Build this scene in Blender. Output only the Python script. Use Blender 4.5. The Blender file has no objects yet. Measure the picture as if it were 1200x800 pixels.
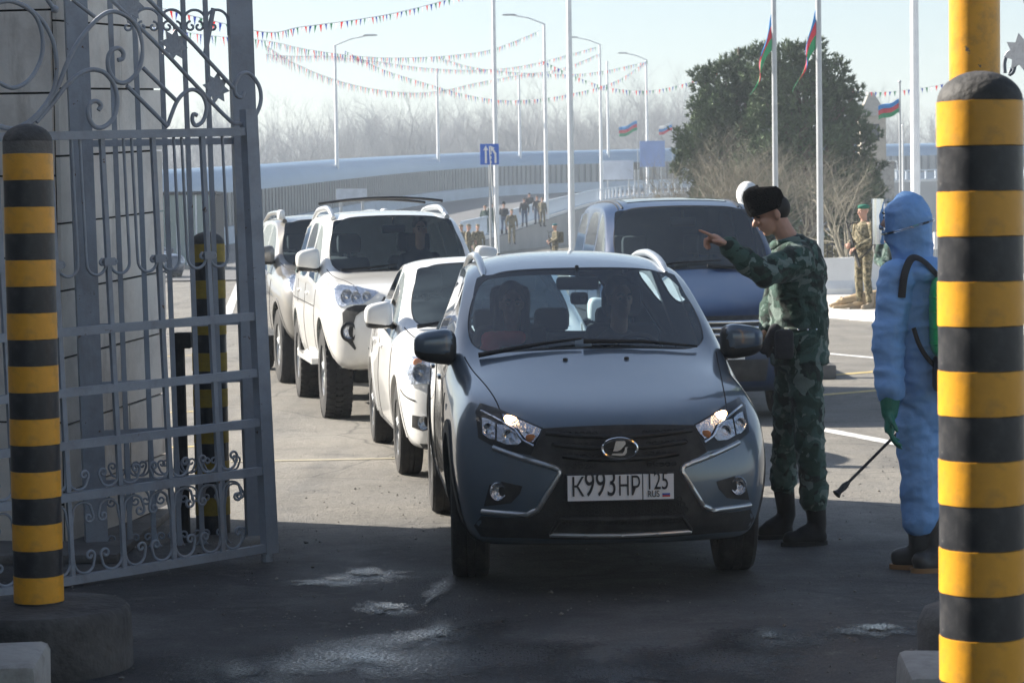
import bpy, bmesh, math, random
import numpy as np
from mathutils import Vector, Matrix, noise
from mathutils.bvhtree import BVHTree
from mathutils.geometry import tessellate_polygon

R_ = math.radians
random.seed(7)
SC = bpy.context.scene
COL = SC.collection

# ------------------------------------------------------------------ camera
FPX, CAMH = 2700.0, 1.76
cam_data = bpy.data.cameras.new('camera')
cam = bpy.data.objects.new('camera', cam_data)
COL.objects.link(cam)
cam_data.sensor_width = 36.0
cam_data.lens = 36.0 * FPX / 1200.0
cam_data.clip_end = 6000.0
PITCH = math.atan(135.0 / FPX)
CROT = Matrix.Rotation(math.pi / 2 - PITCH, 3, 'X') @ Matrix.Rotation(R_(-0.86), 3, 'Z')
cam.matrix_world = Matrix.Translation((0, 0, CAMH)) @ CROT.to_4x4()
cam_data.dof.use_dof = True
cam_data.dof.focus_distance = 11.8
cam_data.dof.aperture_fstop = 11.0
SC.camera = cam
CPOS = Vector((0, 0, CAMH))

# ------------------------------------------------------------------ sky and sun
SUN_EL = R_(31.0)
SUN_H = Vector((-0.906, 0.423, 0)).normalized()          # horizontal direction towards the sun
SUN_DIR = Vector((SUN_H.x * math.cos(SUN_EL), SUN_H.y * math.cos(SUN_EL), math.sin(SUN_EL)))
world = bpy.data.worlds.new('World')
SC.world = world
world.use_nodes = True
wn, wl = world.node_tree.nodes, world.node_tree.links
bg = wn['Background']
sky_tex = wn.new('ShaderNodeTexSky')
sky_tex.sky_type = 'NISHITA'
sky_tex.sun_disc = False
sky_tex.sun_elevation = SUN_EL
sky_tex.sun_rotation = math.atan2(SUN_H.x, SUN_H.y)
sky_tex.air_density = 1.0
sky_tex.dust_density = 1.0
sky_tex.ozone_density = 1.2
hsv = wn.new('ShaderNodeHueSaturation'); hsv.inputs['Saturation'].default_value = 0.85   # hazy winter sky
wl.new(sky_tex.outputs[0], hsv.inputs['Color']); wl.new(hsv.outputs[0], bg.inputs[0])
bg.inputs[1].default_value = 0.064
sun_data = bpy.data.lights.new('sun', 'SUN')
sun_data.energy = 5.0
sun_data.angle = R_(0.53)
sun_data.color = (1.0, 0.93, 0.82)
sun = bpy.data.objects.new('sun', sun_data)
COL.objects.link(sun)
sun.rotation_euler = (-SUN_DIR).to_track_quat('-Z', 'Y').to_euler()
SC.view_settings.view_transform = 'Standard'
SC.view_settings.look = 'None'
SC.view_settings.exposure = 1.42
SC.view_settings.gamma = 1.0
SC.view_settings.use_curve_mapping = False
SC.render.engine = 'CYCLES'
SC.cycles.max_bounces = 8
SC.cycles.transparent_max_bounces = 16
SC.cycles.volume_bounces = 0

# ------------------------------------------------------------------ picture helpers
def ray(px, py):
    return CROT @ Vector(((px - 600) / FPX, -(py - 400) / FPX, -1))
def G(px, py, z=0.0):
    d = ray(px, py); return CPOS + d * ((z - CAMH) / d.z)
def W(px, py, Y):
    d = ray(px, py); return CPOS + d * (Y / d.y)

# ------------------------------------------------------------------ object helpers
def tag(o, label=None, cat=None, group=None, kind=None):
    if label: o['label'] = label
    if cat: o['category'] = cat
    if group: o['group'] = group
    if kind: o['kind'] = kind
    return o
def thing(name, label, cat, loc=(0, 0, 0), rz=0.0, group=None):
    o = bpy.data.objects.new(name, None); COL.objects.link(o)
    o.location = loc; o.rotation_euler = (0, 0, rz); o.empty_display_size = 0.2
    return tag(o, label, cat, group)
def mobj(name, me, parent=None):
    o = bpy.data.objects.new(name, me); COL.objects.link(o)
    if parent: o.parent = parent
    return o
def copy_tree(o, parent=None):
    c = o.copy(); COL.objects.link(c); c.parent = parent
    for ch in list(o.children): copy_tree(ch, c)
    return c

class MB:
    def __init__(s): s.v, s.f, s.m = [], [], []
    def add(s, vs, fs, mi=0):
        n = len(s.v); s.v += [tuple(v) for v in vs]
        s.f += [tuple(i + n for i in f) for f in fs]; s.m += [mi] * len(fs)
        return s
    def box(s, a, b, mi=0, rz=0.0, bev=0.0):
        (x0, y0, z0), (x1, y1, z1) = a, b
        if bev > 0:
            bm = bmesh.new(); bmesh.ops.create_cube(bm, size=1)
            for v in bm.verts:
                v.co = Vector(((x0+x1)/2 + v.co.x*(x1-x0), (y0+y1)/2 + v.co.y*(y1-y0), (z0+z1)/2 + v.co.z*(z1-z0)))
            bmesh.ops.bevel(bm, geom=list(bm.edges), offset=bev, segments=2, affect='EDGES', profile=0.5)
            return s.bm(bm, mi)
        vs = [(x0,y0,z0),(x1,y0,z0),(x1,y1,z0),(x0,y1,z0),(x0,y0,z1),(x1,y0,z1),(x1,y1,z1),(x0,y1,z1)]
        return s.add(vs, [(0,3,2,1),(4,5,6,7),(0,1,5,4),(1,2,6,5),(2,3,7,6),(3,0,4,7)], mi)
    def bm(s, bm, mi=0, free=True):
        bm.verts.index_update()
        s.add([v.co[:] for v in bm.verts], [[v.index for v in f.verts] for f in bm.faces], mi)
        if free: bm.free()
        return s
    def bar(s, p, q, w, h=None, mi=0):                  # square bar from p to q
        return s.tube([p, q], w * 0.7071, 4, mi, tw=math.pi/4, ry=(h or w) / w)
    def tube(s, pts, r, seg=8, mi=0, caps=True, closed=False, tw=0.0, ry=1.0, up=None):
        pts = [Vector(p) for p in pts]; n = len(pts)
        rr = r if isinstance(r, (list, tuple)) else [r] * n
        tang = []
        for i in range(n):
            if closed: t = pts[(i+1) % n] - pts[(i-1) % n]
            else: t = pts[min(i+1, n-1)] - pts[max(i-1, 0)]
            tang.append(t.normalized() if t.length > 1e-9 else Vector((0, 0, 1)))
        u = Vector(up) if up else (Vector((0, 0, 1)) if abs(tang[0].z) < 0.9 else Vector((0, 1, 0)))
        b = base = len(s.v); vs = []
        for i in range(n):
            t = tang[i]
            sd = t.cross(u)
            if sd.length < 1e-6: sd = t.orthogonal()
            sd.normalize(); u = sd.cross(t).normalized()
            for k in range(seg):
                a = 2 * math.pi * k / seg + tw
                vs.append(pts[i] + sd * (math.cos(a) * rr[i]) + u * (math.sin(a) * rr[i] * ry))
        fs = []
        for i in range(n if closed else n - 1):
            j = (i + 1) % n
            for k in range(seg):
                k2 = (k + 1) % seg
                fs.append((i*seg + k, i*seg + k2, j*seg + k2, j*seg + k))
        if caps and not closed:
            fs.append(tuple(reversed(range(seg)))); fs.append(tuple((n-1)*seg + k for k in range(seg)))
        return s.add(vs, fs, mi)
    def lathe(s, prof, seg=24, c=(0, 0, 0), axis='Z', mi=0, a0=0.0, a1=2*math.pi):
        full = abs(a1 - a0 - 2*math.pi) < 1e-6
        ns = seg if full else seg + 1
        vs = []
        for r, h in prof:
            for k in range(ns):
                a = a0 + (a1 - a0) * k / seg
                x, y = r * math.cos(a), r * math.sin(a)
                p = (x, y, h) if axis == 'Z' else ((h, x, y) if axis == 'X' else (x, h, y))
                vs.append((p[0]+c[0], p[1]+c[1], p[2]+c[2]))
        fs = []
        for i in range(len(prof) - 1):
            for k in range(seg):
                k2 = (k + 1) % ns
                fs.append((i*ns + k, i*ns + k2, (i+1)*ns + k2, (i+1)*ns + k))
        return s.add(vs, fs, mi)
    def prism(s, poly, d, to3, mi=0):                    # polygon (a,b) extruded 0..d ; to3(a,b,t) -> xyz
        n = len(poly)
        vs = [to3(a, b, 0) for a, b in poly] + [to3(a, b, d) for a, b in poly]
        fs = []
        for t in tessellate_polygon([[Vector((a, b, 0)) for a, b in poly]]):
            fs.append(tuple(t)); fs.append(tuple(i + n for i in reversed(t)))
        for i in range(n):
            j = (i + 1) % n; fs.append((i, j, j + n, i + n))
        return s.add(vs, fs, mi)
    def sell(s, c, r, e=0.6, seg=16, rings=10, mi=0, rot=None, taper=None):    # superellipsoid
        def pw(v, k): return math.copysign(abs(v) ** k, v)
        vs, fs = [], []
        for i in range(rings + 1):
            ph = -math.pi/2 + math.pi * i / rings
            for k in range(seg):
                th = 2 * math.pi * k / seg
                p = Vector((r[0]*pw(math.cos(ph), e)*pw(math.cos(th), e), r[1]*pw(math.cos(ph), e)*pw(math.sin(th), e), r[2]*pw(math.sin(ph), e)))
                if taper: p = taper(p)
                if rot: p = rot @ p
                vs.append(p + Vector(c))
        for i in range(rings):
            for k in range(seg):
                k2 = (k + 1) % seg
                fs.append((i*seg + k, i*seg + k2, (i+1)*seg + k2, (i+1)*seg + k))
        return s.add(vs, fs, mi)
    def mesh(s, name, mats, smooth=35, weld=0.0, fixn=True):
        me = bpy.data.meshes.new(name)
        me.from_pydata(s.v, [], s.f)
        for m in (mats if isinstance(mats, (list, tuple)) else [mats]): me.materials.append(m)
        if any(s.m): me.polygons.foreach_set('material_index', s.m)
        if fixn or weld:
            bm = bmesh.new(); bm.from_mesh(me)
            if weld: bmesh.ops.remove_doubles(bm, verts=bm.verts, dist=weld)
            if fixn: bmesh.ops.recalc_face_normals(bm, faces=bm.faces)
            bm.to_mesh(me); bm.free()
        if smooth is not None:
            me.polygons.foreach_set('use_smooth', [True] * len(me.polygons))
            me.set_sharp_from_angle(angle=R_(smooth))
        me.update()
        return me
    def build(s, name, mats, parent=None, smooth=35, weld=0.0, fixn=True):
        return mobj(name, s.mesh(name, mats, smooth, weld, fixn), parent)

TMP = bpy.data.scenes.new('workbench')                  # scratch scene: evaluating modifiers there is cheap
def eval_mesh(o, others=()):
    for q in (o, *others): TMP.collection.objects.link(q); COL.objects.unlink(q)
    with bpy.context.temp_override(scene=TMP, view_layer=TMP.view_layers[0]):
        dg = bpy.context.evaluated_depsgraph_get(); dg.update()
        me = bpy.data.meshes.new_from_object(o.evaluated_get(dg))
    for q in (o, *others): TMP.collection.objects.unlink(q)
    return me
def kill(o):
    bpy.data.objects.remove(o, do_unlink=True)

# ------------------------------------------------------------------ materials
def mat(name, col, rough=0.6, metal=0.0, var=0.0, vscale=4.0, bump=0.0, bscale=40.0, coat=0.0, spec=0.5,
        col2=None, grime=None, gscale=2.0, gamt=0.5, flake=0.0, trans=0.0, ior=1.45, alpha=1.0, emit=None, estr=0.0, coord='Object', sheen=0.0, rvar=0.0):
    m = bpy.data.materials.new(name); m.use_nodes = True
    n, l = m.node_tree.nodes, m.node_tree.links
    b = n['Principled BSDF']
    c = (*col, 1)
    b.inputs['Base Color'].default_value = c
    b.inputs['Roughness'].default_value = rough; b.inputs['Metallic'].default_value = metal
    b.inputs['Coat Weight'].default_value = coat; b.inputs['Coat Roughness'].default_value = 0.04
    b.inputs['Specular IOR Level'].default_value = spec
    b.inputs['IOR'].default_value = ior
    b.inputs['Transmission Weight'].default_value = trans
    b.inputs['Sheen Weight'].default_value = sheen
    b.inputs['Alpha'].default_value = alpha
    if emit:
        b.inputs['Emission Color'].default_value = (*emit, 1); b.inputs['Emission Strength'].default_value = estr
    tc = n.new('ShaderNodeTexCoord')
    out = None
    if var > 0 or col2:
        nz = n.new('ShaderNodeTexNoise'); nz.inputs['Scale'].default_value = vscale; nz.inputs['Detail'].default_value = 6; nz.inputs['Roughness'].default_value = 0.65
        l.new(tc.outputs[coord], nz.inputs['Vector'])
        rp = n.new('ShaderNodeValToRGB')
        c2 = col2 or tuple(x * (1 - var) for x in col)
        c1 = col if col2 else tuple(min(1, x * (1 + var)) for x in col)
        rp.color_ramp.elements[0].position = 0.35; rp.color_ramp.elements[0].color = (*c2, 1)
        rp.color_ramp.elements[1].position = 0.65; rp.color_ramp.elements[1].color = (*c1, 1)
        l.new(nz.outputs['Fac'], rp.inputs[0]); out = rp.outputs[0]
        if rvar > 0:
            mr = n.new('ShaderNodeMapRange'); mr.inputs['To Min'].default_value = max(0.02, rough - rvar); mr.inputs['To Max'].default_value = min(1, rough + rvar)
            l.new(nz.outputs['Fac'], mr.inputs['Value']); l.new(mr.outputs[0], b.inputs['Roughness'])
    if grime:
        ng = n.new('ShaderNodeTexNoise'); ng.inputs['Scale'].default_value = gscale; ng.inputs['Detail'].default_value = 8; ng.inputs['Roughness'].default_value = 0.7
        l.new(tc.outputs[coord], ng.inputs['Vector'])
        rg = n.new('ShaderNodeValToRGB'); rg.color_ramp.elements[0].position = 0.48; rg.color_ramp.elements[1].position = 0.72
        rg.color_ramp.elements[0].color = (0, 0, 0, 1); rg.color_ramp.elements[1].color = (gamt,) * 3 + (1,)
        l.new(ng.outputs['Fac'], rg.inputs[0])
        mx = n.new('ShaderNodeMix'); mx.data_type = 'RGBA'
        l.new(rg.outputs[0], mx.inputs[0])
        if out: l.new(out, mx.inputs[6])
        else: mx.inputs[6].default_value = c
        mx.inputs[7].default_value = (*grime, 1); out = mx.outputs[2]
    if out: l.new(out, b.inputs['Base Color'])
    if bump > 0:
        nb = n.new('ShaderNodeTexNoise'); nb.inputs['Scale'].default_value = bscale; nb.inputs['Detail'].default_value = 4
        l.new(tc.outputs[coord], nb.inputs['Vector'])
        bp = n.new('ShaderNodeBump'); bp.inputs['Strength'].default_value = bump; bp.inputs['Distance'].default_value = 0.02
        l.new(nb.outputs['Fac'], bp.inputs['Height']); l.new(bp.outputs[0], b.inputs['Normal'])
    return m

def camo(name, cols, scale=7.0, rough=0.9):
    m = mat(name, cols[0], rough, bump=0.25, bscale=90, sheen=0.1)
    n, l = m.node_tree.nodes, m.node_tree.links
    b = n['Principled BSDF']; tc = n.new('ShaderNodeTexCoord')
    prev = None
    for i, c in enumerate(cols[1:]):
        mp = n.new('ShaderNodeMapping'); mp.inputs['Location'].default_value = (3.1*i, 7.7*i, 1.3*i)
        nz = n.new('ShaderNodeTexNoise'); nz.inputs['Scale'].default_value = scale * (1 + 0.35*i); nz.inputs['Detail'].default_value = 2.5; nz.inputs['Distortion'].default_value = 0.6
        l.new(tc.outputs['Object'], mp.inputs[0]); l.new(mp.outputs[0], nz.inputs['Vector'])
        rp = n.new('ShaderNodeValToRGB'); rp.color_ramp.interpolation = 'LINEAR'
        th = (0.46, 0.53, 0.57, 0.6)[i]
        rp.color_ramp.elements[0].position = th; rp.color_ramp.elements[1].position = th + 0.015
        l.new(nz.outputs['Fac'], rp.inputs[0])
        mx = n.new('ShaderNodeMix'); mx.data_type = 'RGBA'
        l.new(rp.outputs[0], mx.inputs[0])
        if prev: l.new(prev, mx.inputs[6])
        else: mx.inputs[6].default_value = (*cols[0], 1)
        mx.inputs[7].default_value = (*c, 1); prev = mx.outputs[2]
    l.new(prev, b.inputs['Base Color'])
    return m

def add_chips(m, col, scale, th=.66, sharp=.02, stretch=(1, 1, 1), amt=1.0, rough=None):
    """worn spots with an edge of their own laid over a material"""
    n, l = m.node_tree.nodes, m.node_tree.links; b = n['Principled BSDF']
    tc = n.new('ShaderNodeTexCoord'); mp = n.new('ShaderNodeMapping'); mp.inputs['Scale'].default_value = stretch
    nz = n.new('ShaderNodeTexNoise'); nz.inputs['Scale'].default_value = scale; nz.inputs['Detail'].default_value = 7; nz.inputs['Roughness'].default_value = .68
    l.new(tc.outputs['Object'], mp.inputs[0]); l.new(mp.outputs[0], nz.inputs['Vector'])
    rp = n.new('ShaderNodeValToRGB'); e = rp.color_ramp.elements; e[0].position, e[1].position = th, th + sharp; e[0].color = (0, 0, 0, 1); e[1].color = (amt,)*3 + (1,)
    l.new(nz.outputs['Fac'], rp.inputs[0])
    mx = n.new('ShaderNodeMix'); mx.data_type = 'RGBA'; l.new(rp.outputs[0], mx.inputs[0]); mx.inputs[7].default_value = (*col, 1)
    src = b.inputs['Base Color'].links
    if src: l.new(src[0].from_socket, mx.inputs[6])
    else: mx.inputs[6].default_value = b.inputs['Base Color'].default_value
    l.new(mx.outputs[2], b.inputs['Base Color'])

def add_creases(m, scale, strength=.7, dist=.03, stretch=(1, 1, 1)):
    """sharp cloth creases as relief"""
    n, l = m.node_tree.nodes, m.node_tree.links; b = n['Principled BSDF']
    tc = n.new('ShaderNodeTexCoord'); mp = n.new('ShaderNodeMapping'); mp.inputs['Scale'].default_value = stretch; mp.inputs['Rotation'].default_value = (.3, .5, .2)
    nz = n.new('ShaderNodeTexNoise'); nz.noise_type = 'RIDGED_MULTIFRACTAL'; nz.inputs['Scale'].default_value = scale; nz.inputs['Detail'].default_value = 3.0; nz.inputs['Roughness'].default_value = .45; nz.inputs['Distortion'].default_value = .5
    l.new(tc.outputs['Object'], mp.inputs[0]); l.new(mp.outputs[0], nz.inputs['Vector'])
    bp = n.new('ShaderNodeBump'); bp.inputs['Strength'].default_value = strength; bp.inputs['Distance'].default_value = dist
    l.new(nz.outputs['Fac'], bp.inputs['Height'])
    if b.inputs['Normal'].links: l.new(b.inputs['Normal'].links[0].from_socket, bp.inputs['Normal'])
    l.new(bp.outputs[0], b.inputs['Normal'])

M = {}
M['white_pole'] = mat('white_pole', (0.78, 0.80, 0.82), 0.4, var=0.06)
M['grey_steel'] = mat('grey_steel', (0.42, 0.44, 0.46), 0.4, 0.3, var=0.08)
M['gate'] = mat('gate', (0.285, 0.32, 0.375), 0.5, 0.0, var=0.10, vscale=3, bump=0.08, bscale=60, grime=(0.10, 0.09, 0.085), gscale=5, gamt=0.35)
M['stone'] = mat('stone', (0.72, 0.68, 0.625), 0.75, var=0.13, vscale=2.2, bump=0.12, bscale=30, grime=(0.36, 0.32, 0.28), gscale=1.5, gamt=0.55, coord='Object')
M['joint'] = mat('joint', (0.03, 0.03, 0.03), 0.9)
M['concrete'] = mat('concrete', (0.15, 0.145, 0.14), 0.85, var=0.25, vscale=6, bump=0.5, bscale=35, grime=(0.06, 0.06, 0.06), gscale=3, gamt=0.8)
M['concrete_pale'] = mat('concrete_pale', (0.36, 0.35, 0.33), 0.85, var=0.15, vscale=3, bump=0.3, bscale=25, grime=(0.15, 0.14, 0.13), gscale=5, gamt=0.8)
M['kerb_white'] = mat('kerb_white', (0.72, 0.72, 0.71), 0.8, var=0.08, vscale=2, grime=(0.42, 0.4, 0.38), gscale=1.0, gamt=0.6)
M['yellow'] = mat('yellow', (0.78, 0.37, 0.03), 0.36, var=0.08, vscale=8, bump=0.08, bscale=25, grime=(0.30, 0.18, 0.06), gscale=11, gamt=0.6, rvar=.1)
M['black_band'] = mat('black_band', (0.028, 0.03, 0.036), 0.40, var=0.3, vscale=9, bump=0.1, bscale=25, grime=(0.13, 0.125, 0.12), gscale=10, gamt=0.6, rvar=.12)
M['dome'] = mat('dome', (0.05, 0.05, 0.052), 0.7, var=0.3, vscale=14, bump=0.3, bscale=50, grime=(0.14, 0.13, 0.12), gscale=9, gamt=0.6)
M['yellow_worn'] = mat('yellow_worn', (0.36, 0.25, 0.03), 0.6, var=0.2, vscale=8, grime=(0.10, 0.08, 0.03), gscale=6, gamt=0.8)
M['rubber'] = mat('rubber', (0.018, 0.018, 0.019), 0.85, var=0.3, vscale=15, bump=0.3, bscale=120, grime=(0.10, 0.09, 0.08), gscale=6, gamt=0.5)
M['plastic'] = mat('plastic', (0.012, 0.013, 0.015), 0.45, var=0.2, vscale=10)
M['plastic_matt'] = mat('plastic_matt', (0.022, 0.023, 0.025), 0.7, var=0.3, vscale=12, bump=0.1, bscale=200, grime=(0.07, 0.065, 0.06), gscale=6, gamt=0.5)
M['mesh_dark'] = mat('mesh_dark', (0.006, 0.006, 0.007), 0.8)
M['chrome'] = mat('chrome', (0.75, 0.76, 0.78), 0.12, 1.0)
M['satin'] = mat('satin', (0.50, 0.52, 0.54), 0.32, 0.85, var=0.05)
M['alloy'] = mat('alloy', (0.45, 0.46, 0.47), 0.35, 0.8, var=0.15, vscale=9)
M['lens'] = mat('lens', (0.9, 0.92, 0.95), 0.02, trans=1.0, ior=1.12)
M['reflector'] = mat('reflector', (0.62, 0.65, 0.70), 0.18, 0.95, bump=0.9, bscale=45)
M['bulb_on'] = mat('bulb_on', (1, 0.8, 0.5), 0.4, emit=(1.0, 0.62, 0.30), estr=5.0)
M['amber'] = mat('amber', (0.55, 0.20, 0.06), 0.25)
M['tail_amber'] = mat('tail_amber', (0.75, 0.35, 0.2), 0.25)
M['seat'] = mat('seat', (0.035, 0.038, 0.044), 0.85)
M['interior'] = mat('interior', (0.03, 0.031, 0.034), 0.8)
M['dash'] = mat('dash', (0.02, 0.02, 0.022), 0.7)
M['plate_white'] = mat('plate_white', (0.72, 0.73, 0.76), 0.4)
M['plate_black'] = mat('plate_black', (0.012, 0.013, 0.02), 0.5)
M['ink_red'] = mat('ink_red', (0.55, 0.05, 0.05), 0.5)
M['ink_blue'] = mat('ink_blue', (0.03, 0.10, 0.45), 0.5)
M['bark'] = mat('bark', (0.16, 0.13, 0.10), 0.9, var=0.3, vscale=8, bump=0.5, bscale=20)
M['twig'] = mat('twig', (0.30, 0.265, 0.225), 0.9, var=0.25, vscale=1.5)
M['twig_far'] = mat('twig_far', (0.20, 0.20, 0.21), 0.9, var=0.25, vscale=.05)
M['twig_grey'] = mat('twig_grey', (0.235, 0.215, 0.17), 0.9, var=0.3, vscale=1.5)
M['needle'] = mat('needle', (0.095, 0.135, 0.068), 0.7, var=0.5, vscale=1.3)
M['skin'] = mat('skin', (0.50, 0.28, 0.20), 0.55, var=0.08, vscale=20)
M['hair'] = mat('hair', (0.012, 0.010, 0.009), 0.7)
def glass(name, tint=(0.55, 0.62, 0.66), refl=1.0, film=.07):
    m = bpy.data.materials.new(name); m.use_nodes = True
    n, l = m.node_tree.nodes, m.node_tree.links
    n.remove(n['Principled BSDF'])
    tr = n.new('ShaderNodeBsdfTransparent'); tr.inputs[0].default_value = (*tint, 1)
    gl = n.new('ShaderNodeBsdfGlossy'); gl.inputs['Roughness'].default_value = 0.015; gl.inputs[0].default_value = (refl,)*3 + (1,)
    fr = n.new('ShaderNodeFresnel'); fr.inputs[0].default_value = 1.62
    mx = n.new('ShaderNodeMixShader')
    df = n.new('ShaderNodeBsdfDiffuse'); df.inputs[0].default_value = (.22, .30, .34, 1); md = n.new('ShaderNodeMixShader'); nz = n.new('ShaderNodeTexNoise'); nz.inputs['Scale'].default_value = 3; nz.inputs['Detail'].default_value = 6; mr = n.new('ShaderNodeMapRange'); mr.inputs['From Min'].default_value = .3; mr.inputs['From Max'].default_value = .75; mr.inputs['To Min'].default_value = .02; mr.inputs['To Max'].default_value = .02 + film
    l.new(nz.outputs['Fac'], mr.inputs['Value']); l.new(mr.outputs[0], md.inputs[0]); l.new(tr.outputs[0], md.inputs[1]); l.new(df.outputs[0], md.inputs[2])
    l.new(fr.outputs[0], mx.inputs[0]); l.new(md.outputs[0], mx.inputs[1]); l.new(gl.outputs[0], mx.inputs[2])
    l.new(mx.outputs[0], n['Material Output'].inputs[0])
    return m
M['glass'] = glass('glass', (0.80, 0.92, 0.95), film=.012)
M['glass_dark'] = glass('glass_dark', (0.24, 0.27, 0.30), film=.16)
def paint(name, col, metal=0.0, rough=0.35, dust=(0.3, 0.28, 0.25), damt=0.25):
    return mat(name, col, rough, metal, coat=1.0, var=0.03, vscale=2, grime=dust, gscale=3.0, gamt=damt)
M['paint_blue'] = paint('paint_blue', (0.082, 0.118, 0.160), 0.22, 0.30, damt=0.10)
M['paint_white'] = paint('paint_white', (0.80, 0.80, 0.79), 0.0, 0.35, damt=0.15)
M['paint_pearl'] = paint('paint_pearl', (0.74, 0.73, 0.70), 0.0, 0.35, damt=0.2)
M['paint_silver'] = paint('paint_silver', (0.17, 0.16, 0.145), 0.2, 0.35, damt=0.25)
M['paint_navy'] = paint('paint_navy', (0.014, 0.034, 0.085), 0.1, 0.35, damt=0.06)
M['paint_navy'].node_tree.nodes['Principled BSDF'].inputs['Coat Weight'].default_value = .35
M['paint_navy'].node_tree.nodes['Principled BSDF'].inputs['Specular IOR Level'].default_value = .3
M['paint_dark'] = paint('paint_dark', (0.03, 0.045, 0.08), 0.3, 0.33)

M['base_dark'] = mat('base_dark', (0.065, 0.063, 0.062), 0.85, var=0.3, vscale=5, bump=0.6, bscale=28, grime=(0.15, 0.145, 0.14), gscale=4, gamt=0.6)
add_chips(M['yellow'], (.16, .13, .09), 16, .655, .015); add_chips(M['yellow'], (.50, .30, .07), 9, .56, .10, (1, 1, .12), .5)
add_chips(M['black_band'], (.15, .145, .14), 18, .65, .02); add_chips(M['black_band'], (.07, .07, .072), 9, .55, .10, (1, 1, .12), .7)
add_chips(M['gate'], (.11, .065, .04), 14, .66, .02); add_chips(M['gate'], (.16, .155, .15), 5, .55, .15, (1, 1, .3), .5)
add_chips(M['stone'], (.30, .26, .22), 3.0, .56, .12, (1, 1, .18), .6); add_chips(M['stone'], (.78, .75, .70), 4, .60, .08, (1, 1, .5), .4)
for k_ in ('paint_blue', 'paint_white', 'paint_pearl'): add_chips(M[k_], (.33, .30, .26), 1.6, .56, .2, (1, .6, 1), .22)

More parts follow.
